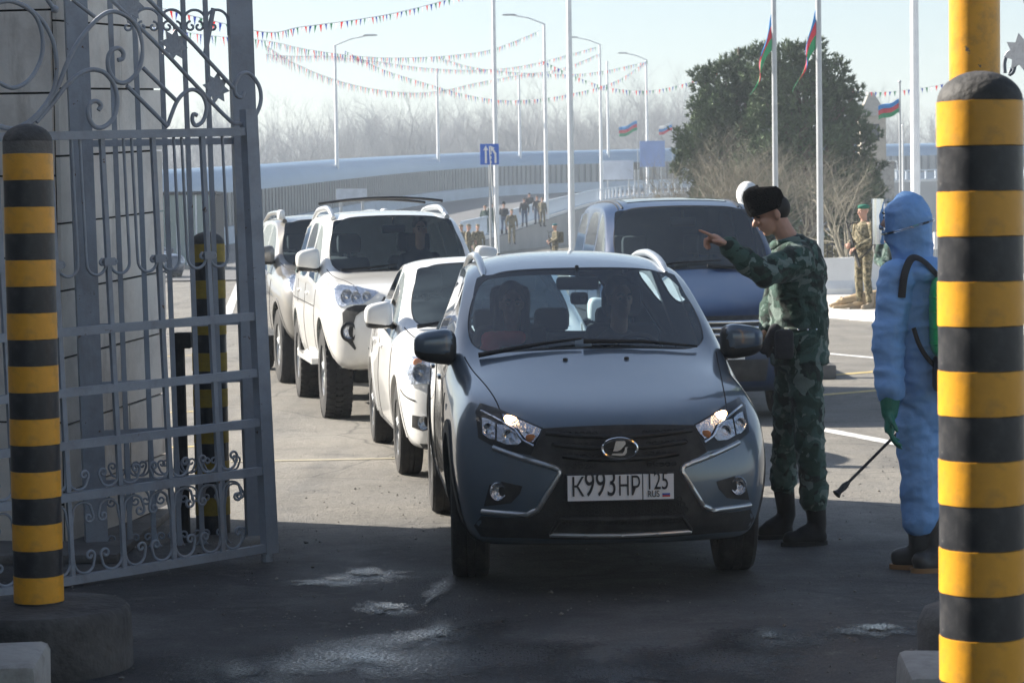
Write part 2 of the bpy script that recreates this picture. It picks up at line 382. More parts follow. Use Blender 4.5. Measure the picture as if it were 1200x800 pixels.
# ================================================================== the setting
def asphalt(name):
    m = bpy.data.materials.new(name); m.use_nodes = True
    n, l = m.node_tree.nodes, m.node_tree.links
    b = n['Principled BSDF']; tc = n.new('ShaderNodeTexCoord')
    def noise_n(sc, det=6, rg=.65, dist=0.0):
        z = n.new('ShaderNodeTexNoise'); z.inputs['Scale'].default_value = sc; z.inputs['Detail'].default_value = det; z.inputs['Roughness'].default_value = rg; z.inputs['Distortion'].default_value = dist
        l.new(tc.outputs['Object'], z.inputs['Vector']); return z.outputs['Fac']
    def ramp(src, stops):
        r = n.new('ShaderNodeValToRGB'); e = r.color_ramp.elements
        e[0].position, e[0].color = stops[0][0], (*stops[0][1], 1); e[1].position, e[1].color = stops[-1][0], (*stops[-1][1], 1)
        for p, c in stops[1:-1]:
            q = e.new(p); q.color = (*c, 1)
        l.new(src, r.inputs[0]); return r.outputs[0]
    def mix(f, a, c, typ='MIX'):
        x = n.new('ShaderNodeMix'); x.data_type = 'RGBA'; x.blend_type = typ
        for i, v in ((0, f), (6, a), (7, c)):
            if isinstance(v, (int, float)): x.inputs[i].default_value = v
            elif isinstance(v, tuple): x.inputs[i].default_value = (*v, 1)
            else: l.new(v, x.inputs[i])
        return x.outputs[2]
    base = ramp(noise_n(.35, 5), [(.35, (.175, .164, .146)), (.65, (.245, .229, .202))])
    sep = n.new('ShaderNodeSeparateXYZ'); l.new(tc.outputs['Object'], sep.inputs[0])
    # darker asphalt up to the shadow edge, toned down to deepen the gateway shade
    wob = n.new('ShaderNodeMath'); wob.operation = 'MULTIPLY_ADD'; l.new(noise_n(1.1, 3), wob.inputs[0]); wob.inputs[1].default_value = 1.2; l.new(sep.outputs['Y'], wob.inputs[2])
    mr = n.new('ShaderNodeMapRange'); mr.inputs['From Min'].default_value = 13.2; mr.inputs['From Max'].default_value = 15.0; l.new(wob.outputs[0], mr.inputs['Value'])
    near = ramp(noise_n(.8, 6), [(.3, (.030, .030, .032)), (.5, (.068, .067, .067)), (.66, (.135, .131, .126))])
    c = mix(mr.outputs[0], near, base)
    c = mix(ramp(noise_n(1.7, 8, .72, .4), [(.55, (0, 0, 0)), (.75, (.75, .75, .75))]), c, (.055, .054, .054))      # oil and tyre stains
    c = mix(ramp(noise_n(2.6, 8, .75), [(.56, (0, 0, 0)), (.74, (.55, .55, .55))]), c, (.30, .285, .26))            # dust
    mp = n.new('ShaderNodeMapping'); mp.inputs['Scale'].default_value = (5.0, .35, 1); l.new(tc.outputs['Object'], mp.inputs[0])
    zs = n.new('ShaderNodeTexNoise'); zs.inputs['Scale'].default_value = .6; zs.inputs['Detail'].default_value = 4; l.new(mp.outputs[0], zs.inputs['Vector'])
    c = mix(ramp(zs.outputs['Fac'], [(.52, (0, 0, 0)), (.7, (.5, .5, .5))]), c, (.10, .098, .095))                    # wheel tracks
    c = mix(.55, c, ramp(noise_n(75, 3), [(.35, (.40, .40, .40)), (.65, (1.4, 1.4, 1.4))]), 'MULTIPLY')
    c = mix(.5, c, ramp(noise_n(16, 6, .8), [(.35, (.6, .6, .6)), (.65, (1.3, 1.3, 1.3))]), 'MULTIPLY')
    vo = n.new('ShaderNodeTexVoronoi'); vo.feature = 'DISTANCE_TO_EDGE'; vo.inputs['Scale'].default_value = .55
    wv = n.new('ShaderNodeMix'); wv.data_type = 'RGBA'; wv.inputs[0].default_value = .22
    l.new(tc.outputs['Object'], wv.inputs[6]); zz = n.new('ShaderNodeTexNoise'); zz.inputs['Scale'].default_value = 2.0; zz.inputs['Detail'].default_value = 6; l.new(tc.outputs['Object'], zz.inputs['Vector']); l.new(zz.outputs['Color'], wv.inputs[7]); l.new(wv.outputs[2], vo.inputs['Vector'])
    c = mix(ramp(vo.outputs['Distance'], [(0.0, (.65, .65, .65)), (.010, (0, 0, 0))]), c, (.045, .044, .043))          # cracks
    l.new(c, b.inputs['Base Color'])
    l.new(ramp(noise_n(1.3, 6), [(.35, (.62, .62, .62)), (.7, (.92, .92, .92))]), b.inputs['Roughness'])
    bp = n.new('ShaderNodeBump'); bp.inputs['Strength'].default_value = .8; bp.inputs['Distance'].default_value = .02
    l.new(noise_n(60, 4, .7), bp.inputs['Height'])
    bp2 = n.new('ShaderNodeBump'); bp2.inputs['Strength'].default_value = .5; bp2.inputs['Distance'].default_value = .05
    l.new(noise_n(3.0, 5), bp2.inputs['Height']); l.new(bp.outputs[0], bp2.inputs['Normal']); l.new(bp2.outputs[0], b.inputs['Normal'])
    return m
M['asphalt'] = asphalt('asphalt')
M['earth'] = mat('earth', (0.20, 0.18, 0.14), .95, var=.35, vscale=.05, grime=(.10, .11, .06), gscale=.03, gamt=.8)
M['line_white'] = mat('line_white', (.62, .62, .60), .7, var=.2, vscale=3, grime=(.2, .19, .18), gscale=5, gamt=.9)
M['line_worn'] = mat('line_worn', (.33, .30, .22), .8, var=.2, vscale=3, grime=(.2, .19, .18), gscale=6, gamt=1.0)
M['line_yellow'] = mat('line_yellow', (.55, .42, .16), .7, var=.2, vscale=3, grime=(.2, .19, .17), gscale=5, gamt=.9)
M['ramp_road'] = mat('ramp_road', (.12, .12, .125), .9, var=.15, vscale=.4)
M['barrier_cap'] = mat('barrier_cap', (.19, .30, .44), .35, var=.05, vscale=.3)
M['barrier_rib'] = mat('barrier_rib', (.25, .255, .25), .6, var=.08, vscale=.6)
M['barrier_base'] = mat('barrier_base', (.42, .50, .58), .7, var=.08, vscale=.4)
M['water'] = None
def sheet(name, pts, m, kind='structure', z=None):
    b = MB(); b.v = [tuple(p) for p in pts]; b.f = [tuple(range(len(pts)))]; b.m = [0]
    return tag(b.build(name, m, None, None), kind=kind)
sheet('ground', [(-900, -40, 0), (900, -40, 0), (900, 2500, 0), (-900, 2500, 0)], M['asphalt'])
# verge of bare earth beyond the checkpoint apron
def earth_sheet():
    b = MB(); xs = np.linspace(-600, 600, 40); ys = [96, 110, 140, 200, 300, 450, 700, 1200, 2400]
    vs = [(float(x), y, .02 + (0 if y < 120 else .25*noise.noise(Vector((x*.02, y*.02, 0))) + .25)) for y in ys for x in xs]
    n = len(xs)
    fs = [(j*n + i, j*n + i + 1, (j+1)*n + i + 1, (j+1)*n + i) for j in range(len(ys) - 1) for i in range(n - 1)]
    b.add(vs, fs); tag(b.build('verge', M['earth'], None, 60), kind='structure')
earth_sheet()

# painted lines
def stripe(a, b_, w, m, name='road_marking'):
    a, b_ = Vector(a), Vector(b_); d = (b_ - a).normalized(); s = Vector((-d.y, d.x, 0)) * w / 2
    b = MB(); b.add([a - s, b_ - s, b_ + s, a + s], [(0, 1, 2, 3)])
    b.v = [(v[0], v[1], .004) for v in b.v]
    return tag(b.build(name, m, None, None), kind='structure')
stripe(G(958, 441), G(1120, 428), .16, M['line_yellow'])
stripe(G(940, 465), G(1150, 447), .16, M['line_yellow'])
stripe(G(955, 413), G(1120, 428), .16, M['line_white'])
stripe(G(930, 497), G(1110, 531), .16, M['line_white'])
stripe(G(284, 322), G(262, 380), .2, M['line_white'])
for yy in (372, 392, 416, 446, 482, 523):
    stripe(G(186, yy + 2), G(232, yy), .10, M['line_white' if yy in (392, 446) else 'line_yellow'])
stripe(G(270, 541), G(470, 537), .09, M['line_worn'])

# wet patches left by the sprayer
def wet_mat():
    m = mat('wet', (.035, .036, .038), .12, spec=.6)
    n, l = m.node_tree.nodes, m.node_tree.links
    b = n['Principled BSDF']; tc = n.new('ShaderNodeTexCoord')
    nb = n.new('ShaderNodeTexNoise'); nb.inputs['Scale'].default_value = 70; nb.inputs['Detail'].default_value = 5; l.new(tc.outputs['Object'], nb.inputs['Vector'])
    r = n.new('ShaderNodeValToRGB'); r.color_ramp.elements[0].position = .42; r.color_ramp.elements[0].color = (.06,)*3 + (1,); r.color_ramp.elements[1].position = .58; r.color_ramp.elements[1].color = (.5,)*3 + (1,)
    l.new(nb.outputs['Fac'], r.inputs[0]); l.new(r.outputs[0], b.inputs['Roughness'])
    bp = n.new('ShaderNodeBump'); bp.inputs['Strength'].default_value = .25; bp.inputs['Distance'].default_value = .004; l.new(nb.outputs['Fac'], bp.inputs['Height']); l.new(bp.outputs[0], b.inputs['Normal'])
    at = n.new('ShaderNodeVertexColor'); at.layer_name = 'edge'
    nz = n.new('ShaderNodeTexNoise'); nz.inputs['Scale'].default_value = 30; nz.inputs['Detail'].default_value = 9; nz.inputs['Roughness'].default_value = .85; l.new(tc.outputs['Object'], nz.inputs['Vector'])
    ad = n.new('ShaderNodeMath'); ad.operation = 'ADD'; l.new(at.outputs['Color'], ad.inputs[0]); l.new(nz.outputs['Fac'], ad.inputs[1])
    ra = n.new('ShaderNodeValToRGB'); ra.color_ramp.elements[0].position = .78; ra.color_ramp.elements[1].position = 1.0; l.new(ad.outputs[0], ra.inputs[0]); l.new(ra.outputs[0], b.inputs['Alpha'])
    return m
M['wet'] = wet_mat()
M['damp'] = wet_mat(); M['damp'].name = 'damp'
for nd in M['damp'].node_tree.nodes:
    if nd.type == 'VALTORGB' and nd.color_ramp.elements[0].position < .5: nd.color_ramp.elements[0].color = (.22,)*3 + (1,)
    if nd.type == 'BUMP': nd.inputs['Strength'].default_value = .6
def puddle(cx, cy, rx, ry, rot=0.0, seed=0, amt=.55, m='wet'):
    if m == 'wet': puddle(cx, cy + 2, rx*2.4, ry*2.2, rot, seed + .5, .6, 'damp')
    c = G(cx, cy); N = 36; RR = 7
    b = MB(); vs = [(0, 0, 0)]; val = [1]
    for j in range(1, RR + 1):
        for k in range(N):
            a = 2*math.pi*k/N
            q = j/RR*(1 + .5*noise.noise(Vector((math.cos(a)*1.6 + seed, math.sin(a)*1.6, seed))) + .35*noise.noise(Vector((math.cos(a)*4 + seed, math.sin(a)*4, seed*3))))
            x, y = rx*q*math.cos(a), ry*q*math.sin(a)
            vs.append((x*math.cos(rot) - y*math.sin(rot), x*math.sin(rot) + y*math.cos(rot), 0)); val.append(1 - j/RR)
    fs = [(0, 1 + k, 1 + (k + 1) % N) for k in range(N)]
    for j in range(RR - 1):
        for k in range(N):
            k2 = (k + 1) % N
            fs.append((1 + j*N + k, 1 + j*N + k2, 1 + (j+1)*N + k2, 1 + (j+1)*N + k))
    b.add(vs, fs); o = b.build('puddle', M[m], None, None, fixn=False); o.location = (c.x, c.y, (.0045 if m == 'damp' else .0125) + .0005*seed)
    ca = o.data.color_attributes.new('edge', 'FLOAT_COLOR', 'POINT')
    for i, v in enumerate(val):
        t = v*amt; ca.data[i].color = (t, t, t, 1)
    return tag(o, kind='structure')
puddle(430, 672, .16, .22, 0, 1, .75); puddle(455, 712, .13, .18, .3, 2, .75); puddle(395, 680, .20, .12, 0, 3, .5)
puddle(430, 772, .34, .40, .5, 4, .6); puddle(505, 745, .22, .40, -.5, 5, .6); puddle(600, 770, .75, .8, .2, 6, .62, 'damp')
puddle(840, 775, .75, .8, 0, 7, .62, 'damp'); puddle(1028, 738, .14, .14, 0, 8, .75); puddle(720, 790, .6, .7, .3, 9, .6, 'damp')
puddle(275, 790, .35, .4, .4, 10, .6); puddle(515, 690, .05, .4, -.1, 11, .45); puddle(900, 748, .2, .25, 0, 12, .5)

# ------------------------------------------------------------------ unseen wall and canopy added to shade the gateway
M['shade_wall_grey'] = mat('shade_wall_grey', (.34, .33, .31), .9, var=.1, vscale=1.0, bump=.2, bscale=20)
M['shade_roof_dark'] = mat('shade_roof_dark', (.10, .105, .11), .8, var=.1)
gh = thing('shade_wall', 'unseen tall grey wall with raked overhanging end, added left of the view to shade the gateway', 'wall', (-6, 0, 0))
b = MB(); b.prism([(-12, 0), (14.9, 0), (15.25, 3.1), (18.0, 5.38), (18.0, 5.42), (10.2, 5.42), (10.2, 5.0), (-12, 5.0)], .35, lambda a, b_, t: (-t, a, b_)); b.build('wall', M['shade_wall_grey'], gh, None)  # added sun blocker: outline shaped so its shadow edge crosses the gateway
cn = thing('shade_canopy', 'unseen flat dark canopy roof added above the photographer to dim the sky light', 'canopy', (0, 0, 0))
b = MB(); b.box((-5.6, -9, 6.3), (7.5, 5.0, 6.9)); b.build('roof', M['shade_roof_dark'], cn, None)  # added out of view to cut sky fill and darken reflections

# ------------------------------------------------------------------ striped bollards
def bollard(px, py_foot, D, r, h, label, z0=0.0, bands=None, bh=.105, base=None, my='yellow', mb_='black_band', dome='dome', first='yellow', drop=0.0):
    p = W(px, py_foot, D); p.z = 0
    t = thing('striped_bollard', label, 'bollard', (p.x, p.y, 0), 0, None)
    if base:
        br, bhh = base
        b = MB(); b.lathe([(0, 0), (br*1.01, 0), (br, bhh*.8), (br*.985, bhh*.93), (br*.94, bhh), (br*.5, bhh + .012), (0, bhh + .015)], 48); b.build('concrete_base', M['base_dark'], t, 40)
    z = h; b = MB(); hd = r*.72
    b.lathe([(r*1.0, h - hd)] + [(r*1.0*math.cos(a), h - hd + hd*math.sin(a)) for a in np.linspace(0.05, math.pi/2, 10)], 36); b.build('cap', M[dome], t, 50)
    z = h - hd - drop; k = 0 if first == 'yellow' else 1
    if drop:
        b = MB(); b.lathe([(r, z), (r, h - hd)], 36); b.build('collar', M['concrete'], t, 50)
    me = [None, None]
    for q in range(2):
        b = MB(); b.lathe([(r*.985, -bh), (r + .0015*(1 - q), -bh + .001), (r + .0015*(1 - q), -.001), (r*.985, 0)], 36)
        b.v = [(x, y, z + (.0016*noise.noise(Vector((x*30, y*30, z*9))) + .001*noise.noise(Vector((x*90, y*90, z*9))) if q == 0 else 0)) for x, y, z in b.v]
        me[q] = b.mesh('band', M[my if q == 0 else mb_], 50)
    while z - bh > z0 + .01:
        o = mobj('band', me[k % 2], t); o.location.z = z; z -= bh; k += 1
    if z > z0 + .003:
        b = MB(); b.lathe([(r*.985, z0 - .01), (r, z0), (r, z)], 36); b.build('foot_band', M[mb_], t, 50)
    return t
bollard(46, 712, 9.3, .099, 2.20, 'tall yellow and black bollard on a round concrete base before the left gate leaf', z0=.25, base=(.37, .25), drop=.05, bh=.1064)
bollard(1151, 700, 5.4, .099, 2.105, 'closest yellow and black bollard, sunlit along its left edge at the right border', z0=.22, base=(.40, .22), bh=.1045)
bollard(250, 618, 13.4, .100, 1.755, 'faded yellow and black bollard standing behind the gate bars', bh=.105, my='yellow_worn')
yp = W(1142, 40, 9.2)
t = thing('canopy_post', 'plain yellow post rising behind the closest bollard', 'post', (yp.x, yp.y, 0))
b = MB(); b.lathe([(.10, 0), (.10, 6.29)], 36); b.build('shaft', M['yellow'], t, 50)
b = MB(); b.lathe([(0, 0), (.19, 0), (.19, .02), (.105, .03)], 24); b.build('base_plate', M['grey_steel'], t)
for sx in (-4.9, 6.4):
    pass
def stub(px, py, D, r, h, name, label, m, cat):
    p = W(px, py, D)
    b = MB(); b.lathe([(0, 0), (r*1.04, 0), (r, h*.3), (r, h*.72), (r*.96, h*.8), (r*.8, h*.93), (r*.4, h*.99), (0, h)], 28)
    o = b.build(name, m, None, 45); o.location = (p.x, p.y, 0); return tag(o, label, cat)
stub(1116, 740, 8.6, .13, .33, 'concrete_stub', 'low dark round-topped concrete stub beside the closest bollard', M['concrete'], 'stub')
def block(px, py, D, sx, sy, sz, rz, label, m):
    p = W(px, py, D); b = MB(); b.box((-sx/2, -sy/2, 0), (sx/2, sy/2, sz), bev=.03)
    for i, v in enumerate(b.v):
        k = .012*noise.noise(Vector(v)*9); b.v[i] = (v[0] + k, v[1] - k, v[2] + k*.6)
    o = b.build('concrete_block', m, None, 40); o.location = (p.x, p.y, 0); o.rotation_euler.z = rz; return tag(o, label, 'block')
block(6, 800, 8.05, .27, .5, .285, .1, 'worn concrete block in the lower left corner by the bollard base', M['concrete_pale'])
block(1110, 800, 8.15, .32, .5, .185, -.05, 'pale concrete block at the foot of the closest bollard', M['concrete_pale'])
b = MB(); p0 = W(216, 640, 13.0); b.tube([(0, 0, 0), (-.012, 0, 1.18)], .038, 10); b.box((-.03, -.06, 1.10), (.07, .03, 1.19), bev=.01)
o = b.build('steel_post', M['plastic_matt'], None); o.location = (p0.x, p0.y, 0); tag(o, 'short black steel post between the pier and the faded bollard', 'post')

# ------------------------------------------------------------------ stone-clad gate pier
TILT = .052
def pier():
    A = Vector((-2.5, 12.74, 0)); side = Vector((.3508, 1.459, 0)); sl = side.length; su = side.normalized(); fu = Vector((-su.y, su.x, 0))
    t = thing('gate_pier', 'grey stone-clad gate pier with dark open joints behind the gate', 'pier')
    def q(s, f, z, o=0.0):                               # s along the side, f along the front, z up, o outwards
        p = A + su*s + fu*f; return Vector((p.x, p.y, z + TILT*(p.y - A.y)))
    H = 4.6
    b = MB(); c = [(0.02, .02), (sl - .02, .02), (sl - .02, 1.9), (.02, 1.9)]
    vs = [q(s, f, 0) for s, f in c] + [q(s, f, H) for s, f in c]
    b.add(vs, [(0,1,2,3)[::-1], (4,5,6,7), (0,1,5,4), (1,2,6,5), (2,3,7,6), (3,0,4,7)]); b.build('core', M['joint'], t, None)
    rnd = random.Random(3)
    def slab(s0, s1, z0, z1, face):
        g = .006; o = .022 + rnd.uniform(-.004, .004)
        b = MB()
        if face == 's': P = [(s0 + g, 0), (s1 - g, 0)]; F = lambda s, d: q(s, -d + .02, 0)
        vs = []
        for d in (0, o):
            for (s, z) in ((s0 + g, z0 + g), (s1 - g, z0 + g), (s1 - g, z1 - g), (s0 + g, z1 - g)):
                dd = d - .022 + .02
                p = q(s, -dd + .0, z) if face == 's' else q(-dd, s, z)
                vs.append(p)
        b.add(vs, [(0,1,2,3), (4,7,6,5), (0,4,5,1), (1,5,6,2), (2,6,7,3), (3,7,4,0)]); b.build('stone_panel', M['stone'], t, None)
    z = -.05; k = 0
    while z < H:
        hh = .372; cut = (.52, .60)[k % 2] if k % 3 else .56
        slab(0, cut*sl, max(z, 0), z + hh, 's'); slab(cut*sl, sl, max(z, 0), z + hh, 's'); z += hh; k += 1
    z = -.20
    while z < H:
        hh = .455
        slab(0, .62, max(z, 0), z + hh, 'f'); slab(.62, 1.3, max(z, 0), z + hh, 'f'); slab(1.3, 1.9, max(z, 0), z + hh, 'f'); z += hh
pier()
tag(MB().box((-3.6, 12.2, 0), (-2.12, 14.6, .05), bev=.01).build('pavement', M['concrete'], None), kind='structure')

# ------------------------------------------------------------------ wrought gate leaves
def leaf_frame(name, label, P, u, tilt_k, cat='gate'):
    u = Vector((u[0], u[1], TILT*u[1])).normalized(); n = Vector((u.y, -u.x, 0)).normalized()
    up = u.cross(n) if u.cross(n).z > 0 else n.cross(u)
    t = thing(name, label, cat)
    X = u; Z = up.normalized(); Y = Z.cross(X)
    t.matrix_world = Matrix(((X.x, Y.x, Z.x, P[0]), (X.y, Y.y, Z.y, P[1]), (X.z, Y.z, Z.z, P[2]), (0, 0, 0, 1)))
    inv = t.matrix_world.inverted()
    def loc(px, py):
        d = ray(px, py); o = CPOS; nn = Y
        k = (Vector(P) - o).dot(nn) / d.dot(nn)
        return inv @ (o + d*k)
    return t, loc
def spiral(c, r, a0, turns, sg, n=26, k=.25):
    return [(c[0] + r*(1 - (1 - k)*i/n)*math.cos(a0 + sg*2*math.pi*turns*i/n), 0, c[1] + r*(1 - (1 - k)*i/n)*math.sin(a0 + sg*2*math.pi*turns*i/n)) for i in range(n + 1)]
def smooth_path(pts, n=6):
    out = []
    P = [Vector(p) for p in pts]
    for i in range(len(P) - 1):
        p0, p1, p2, p3 = P[max(i-1, 0)], P[i], P[i+1], P[min(i+2, len(P)-1)]
        for k in range(n):
            t = k/n
            out.append(.5*((2*p1) + (p2 - p0)*t + (2*p0 - 5*p1 + 4*p2 - p3)*t*t + (3*p1 - p0 - 3*p2 + p3)*t**3))
    out.append(P[-1]); return out
def star_mesh():
    b = MB(); P = []
    for k in range(16):
        a = math.pi*k/8 + .2; r = 1.0 if k % 2 == 0 else .62
        P.append((r*math.cos(a), r*math.sin(a)))
    b.prism(P, .25, lambda a, c, t: (a, t - .125, c)); return b.mesh('star', M['gate'], None)
STAR = star_mesh()
def front_leaf():
    PR = W(316, 641, 12.2)
    t, loc = leaf_frame('gate_leaf', 'open blue-grey wrought gate leaf with scrolls and eight-pointed stars, nearer of the two', PR, (-.756, -.655), 1)
    g = M['gate']
    Ln = 2.6
    def bar(a, c, w, d, name='rail'):
        b = MB(); b.tube([a, c], w*.7071, 4, tw=math.pi/4, ry=d/w); return b.build(name, g, t, None)
    def rod(pts, r=.009, name='scroll', parent=None):
        b = MB(); b.tube(pts, r, 7); return b.build(name, g, parent or t, 60)
    HS = [0, .415, .673, .935, 1.235, 2.205]
    for h in HS: bar((-.02, 0, h), (Ln, 0, h), .042, .042)
    bar((0, 0, -.03), (0, 0, 2.32), .075, .06, 'stile'); bar((Ln, 0, -.03), (Ln, 0, 3.5), .07, .06, 'stile')
    sp = .298
    for i in range(1, 9):
        x = i*sp
        bar((x, 0, .44), (x, 0, 2.19), .024, .024, 'bar')
        for s in (-1, 1):                                # hanging hooks gathered by a collar
            xx = x + s*sp*.42
            hk = [(xx, 0, 2.19), (xx, 0, 1.62)] + [(x + s*(.068 + .056*math.cos(a)), 0, 1.565 - .058*math.sin(a)) for a in np.linspace(0.15, math.pi, 12)] + spiral((x + s*.034, 1.565), .022, math.pi if s > 0 else 0, .8, -s, 14)
            rod(hk, .008, 'hook')
            rod([(x + s*.006, 0, .60), (x + s*.012, 0, .52)] + [(x + s*(.062 - .05*math.cos(a)), 0, .49 - .045*math.sin(a)) for a in np.linspace(.2, math.pi*.8, 10)] + spiral((x + s*.095, .515), .026, -.5 if s > 0 else math.pi + .5, 1.1, s, 18), .007)
            rod([(x + s*.008, 0, .02), (x + s*.012, 0, .10)] + [(x + s*(.07 - .058*math.cos(a)), 0, .085 - .06*math.sin(a)) for a in np.linspace(.1, math.pi*.85, 10)] + spiral((x + s*.105, .11), .028, -.4 if s > 0 else math.pi + .4, 1.1, s, 18), .007)
            rod([(x, 0, .20), (x + s*.02, 0, .32)] + [(x + s*(.075 - .055*math.cos(a)), 0, .33 + .05*math.sin(a)) for a in np.linspace(.1, math.pi*.8, 10)] + spiral((x + s*.108, .30), .028, .4 if s > 0 else math.pi - .4, 1.1, -s, 18), .007)
        b = MB(); b.box((x - .03, -.02, 1.55), (x + .03, .02, 1.59)); b.build('collar', g, t, None)
        bar((x, 0, 0), (x, 0, .415), .022, .022, 'bar')
    Z = lambda pts: [(lambda q: (q.x, -.012, q.z))(loc(a/3.636, c/3.636)) for a, c in pts]
    for pts, r in (
        ([(-60,60),(0,12),(70,10),(150,60),(185,150),(180,250),(130,340),(60,375),(-10,345)], .011),
        ([(60,5),(120,30),(190,95),(235,190),(246,300),(225,400),(150,500),(60,548),(-30,530)], .011),
        ([(-40,520),(60,550),(130,527),(200,452),(250,372),(290,272),(330,192),(390,112),(450,60),(500,50),(560,80),(595,130),(610,200),(605,270),(580,322),(540,352),(500,345),(470,302),(465,252),(480,217),(510,205),(530,225),(527,250),(508,256)], .012),
        ([(160,520),(230,440),(290,362),(350,312),(400,297),(450,310),(490,360),(505,430),(490,500),(450,540),(410,540),(385,505),(380,462),(395,436),(420,432),(435,450),(425,470)], .012),
        ([(470,-10),(700,215),(960,490),(1020,526),(1080,510),(1115,440),(1110,370),(1070,315),(1030,318),(1005,365),(1012,405),(1035,415),(1045,392)], .011),
        ([(630,-10),(830,190),(1000,375)], .011), ([(545,365),(720,540)], .011), ([(615,290),(755,427)], .011),
        ([(720,535),(755,442),(790,397),(830,382),(870,410),(885,460),(870,515),(840,535),(825,512),(830,487),(845,492)], .011),
        ([(205,-5),(240,45)], .012), ([(310,-5),(408,72)], .010)):
        rod(smooth_path(Z(pts)) if len(pts) > 4 else Z(pts), r)
    for cx, cy, rr in ((750, 190, 62), (930, 375, 62), (560, 15, 66)):
        q = loc(cx/3.636, cy/3.636); o = mobj('star', STAR, t); k = rr/3.636/2700*12.0*1.12
        o.location = (q.x, -.02, q.z); o.scale = (k, k*.25, k)
    b = MB(); b.sell(loc(66, 11) + Vector((0, -.012, 0)), (.02, .02, .02), 1.0, 10, 8); b.build('finial', g, t)
    b = MB(); b.tube([(0.02, 0, -.03), (.02, 0, -.10)], .03, 8); b.box((-.02, -.03, -.11), (.10, .03, -.09)); b.build('drop_bolt', g, t)
front_leaf()
def back_leaf():
    PR = Vector((-1.43, 13.0, .1))
    t, loc = leaf_frame('gate_leaf', 'open blue-grey barred gate leaf between the nearer leaf and the pier', PR, (-.96, -.28), 1)
    g = M['gate']
    def bar(a, c, w, d, name='rail'):
        b = MB(); b.tube([a, c], w*.7071, 4, tw=math.pi/4, ry=d/w); return b.build(name, g, t, None)
    def rod(pts, r=.009, name='scroll'):
        b = MB(); b.tube(pts, r, 7); return b.build(name, g, t, 60)
    Z = lambda a, c: (lambda q: (q.x, 0, q.z))(loc(a, c))
    x0 = loc(291, 300).x; x1 = loc(100, 300).x
    bar((x0, 0, -.06), (x0, 0, 3.6), .13, .10, 'stile'); bar((x1, 0, -.06), (x1, 0, 3.6), .12, .10, 'stile')
    for yy in (165, 376, 443, 499, 556, 642):
        h = loc(291, yy).z; bar((x0, 0, h), (x1, 0, h), .036, .036)
    hb = [loc(291, yy).z for yy in (165, 499, 556, 642, 5)]
    for i, px in enumerate((140, 168, 198, 225, 251)):
        x = loc(px, 300).x
        bar((x, 0, hb[3]), (x, 0, 3.4), .026, .026, 'bar')
        for s in (-1, 1):
            rod([(x + s*.008, 0, hb[1] - .02), (x + s*.012, 0, hb[2] + .08)] + [(x + s*(.055 - .043*math.cos(a)), 0, hb[2] + .07 - .04*math.sin(a)) for a in np.linspace(.2, math.pi*.8, 8)] + spiral((x + s*.082, hb[2] + .09), .024, -.5 if s > 0 else math.pi + .5, 1.1, s, 16), .006)
            rod([(x, 0, hb[3] + .20), (x + s*.02, 0, hb[2] - .10)] + [(x + s*(.065 - .045*math.cos(a)), 0, hb[2] - .09 + .045*math.sin(a)) for a in np.linspace(.1, math.pi*.8, 8)] + spiral((x + s*.095, hb[2] - .11), .026, .4 if s > 0 else math.pi - .4, 1.1, -s, 16), .006)
            rod([(x + s*.008, 0, hb[3] + .16)] + [(x + s*(.065 - .052*math.cos(a)), 0, hb[3] + .08 - .055*math.sin(a)) for a in np.linspace(.1, math.pi*.85, 8)] + spiral((x + s*.10, hb[3] + .10), .026, -.4 if s > 0 else math.pi + .4, 1.1, s, 16), .006)
    xs = [loc(p, 300).x for p in (140, 168, 198, 225, 251, 277)]
    for a, c in zip(xs[1:-1], xs[2:]):                   # hooped tops with curls
        m = (a + c)/2; r = abs(c - a)/2
        rod([(a, 0, 2.75)] + [(m + (a - m)*math.cos(q), 0, 2.83 + r*math.sin(q)) for q in np.linspace(0, math.pi, 14)] + [(c, 0, 2.75)], .008, 'hoop')
        for s in (-1, 1): rod(spiral((a + s*.04, 2.80), .03, math.pi/2, 1.0, s, 16), .007)
    rod([Z(240, 66), Z(250, 10)], .014, 'brace')
back_leaf()
def right_leaf():
    PR = W(1181, 300, 8.9)
    t, loc = leaf_frame('gate_leaf', 'blue-grey gate leaf with star and curl cut off by the right border', Vector((PR.x, PR.y, .1)), (.80, -.60), 1)
    g = M['gate']
    b = MB(); b.bar((.03, 0, 2.55), (.03, 0, 3.6), .05); b.build('stile', g, t, None)
    q = loc(1200, 62); o = mobj('star', STAR, t); o.location = (q.x, -.02, q.z); o.scale = (.075, .02, .075)
    P = [loc(1020 + a/4.444, 60 + c/4.444) for a, c in ((700,115),(698,60),(715,10),(745,5),(755,50),(745,105),(725,120),(735,90))]
    b = MB(); b.tube(smooth_path([(p.x, 0, p.z) for p in P]), .008, 7); b.build('scroll', g, t, 60)
    b = MB(); b.bar((0, 0, 2.5), (.7, 0, 2.5), .04); b.bar((.65, 0, 0), (.65, 0, 3.4), .05); b.bar((0, 0, .02), (.7, 0, .02), .04); b.build('frame', g, t, None)
right_leaf()

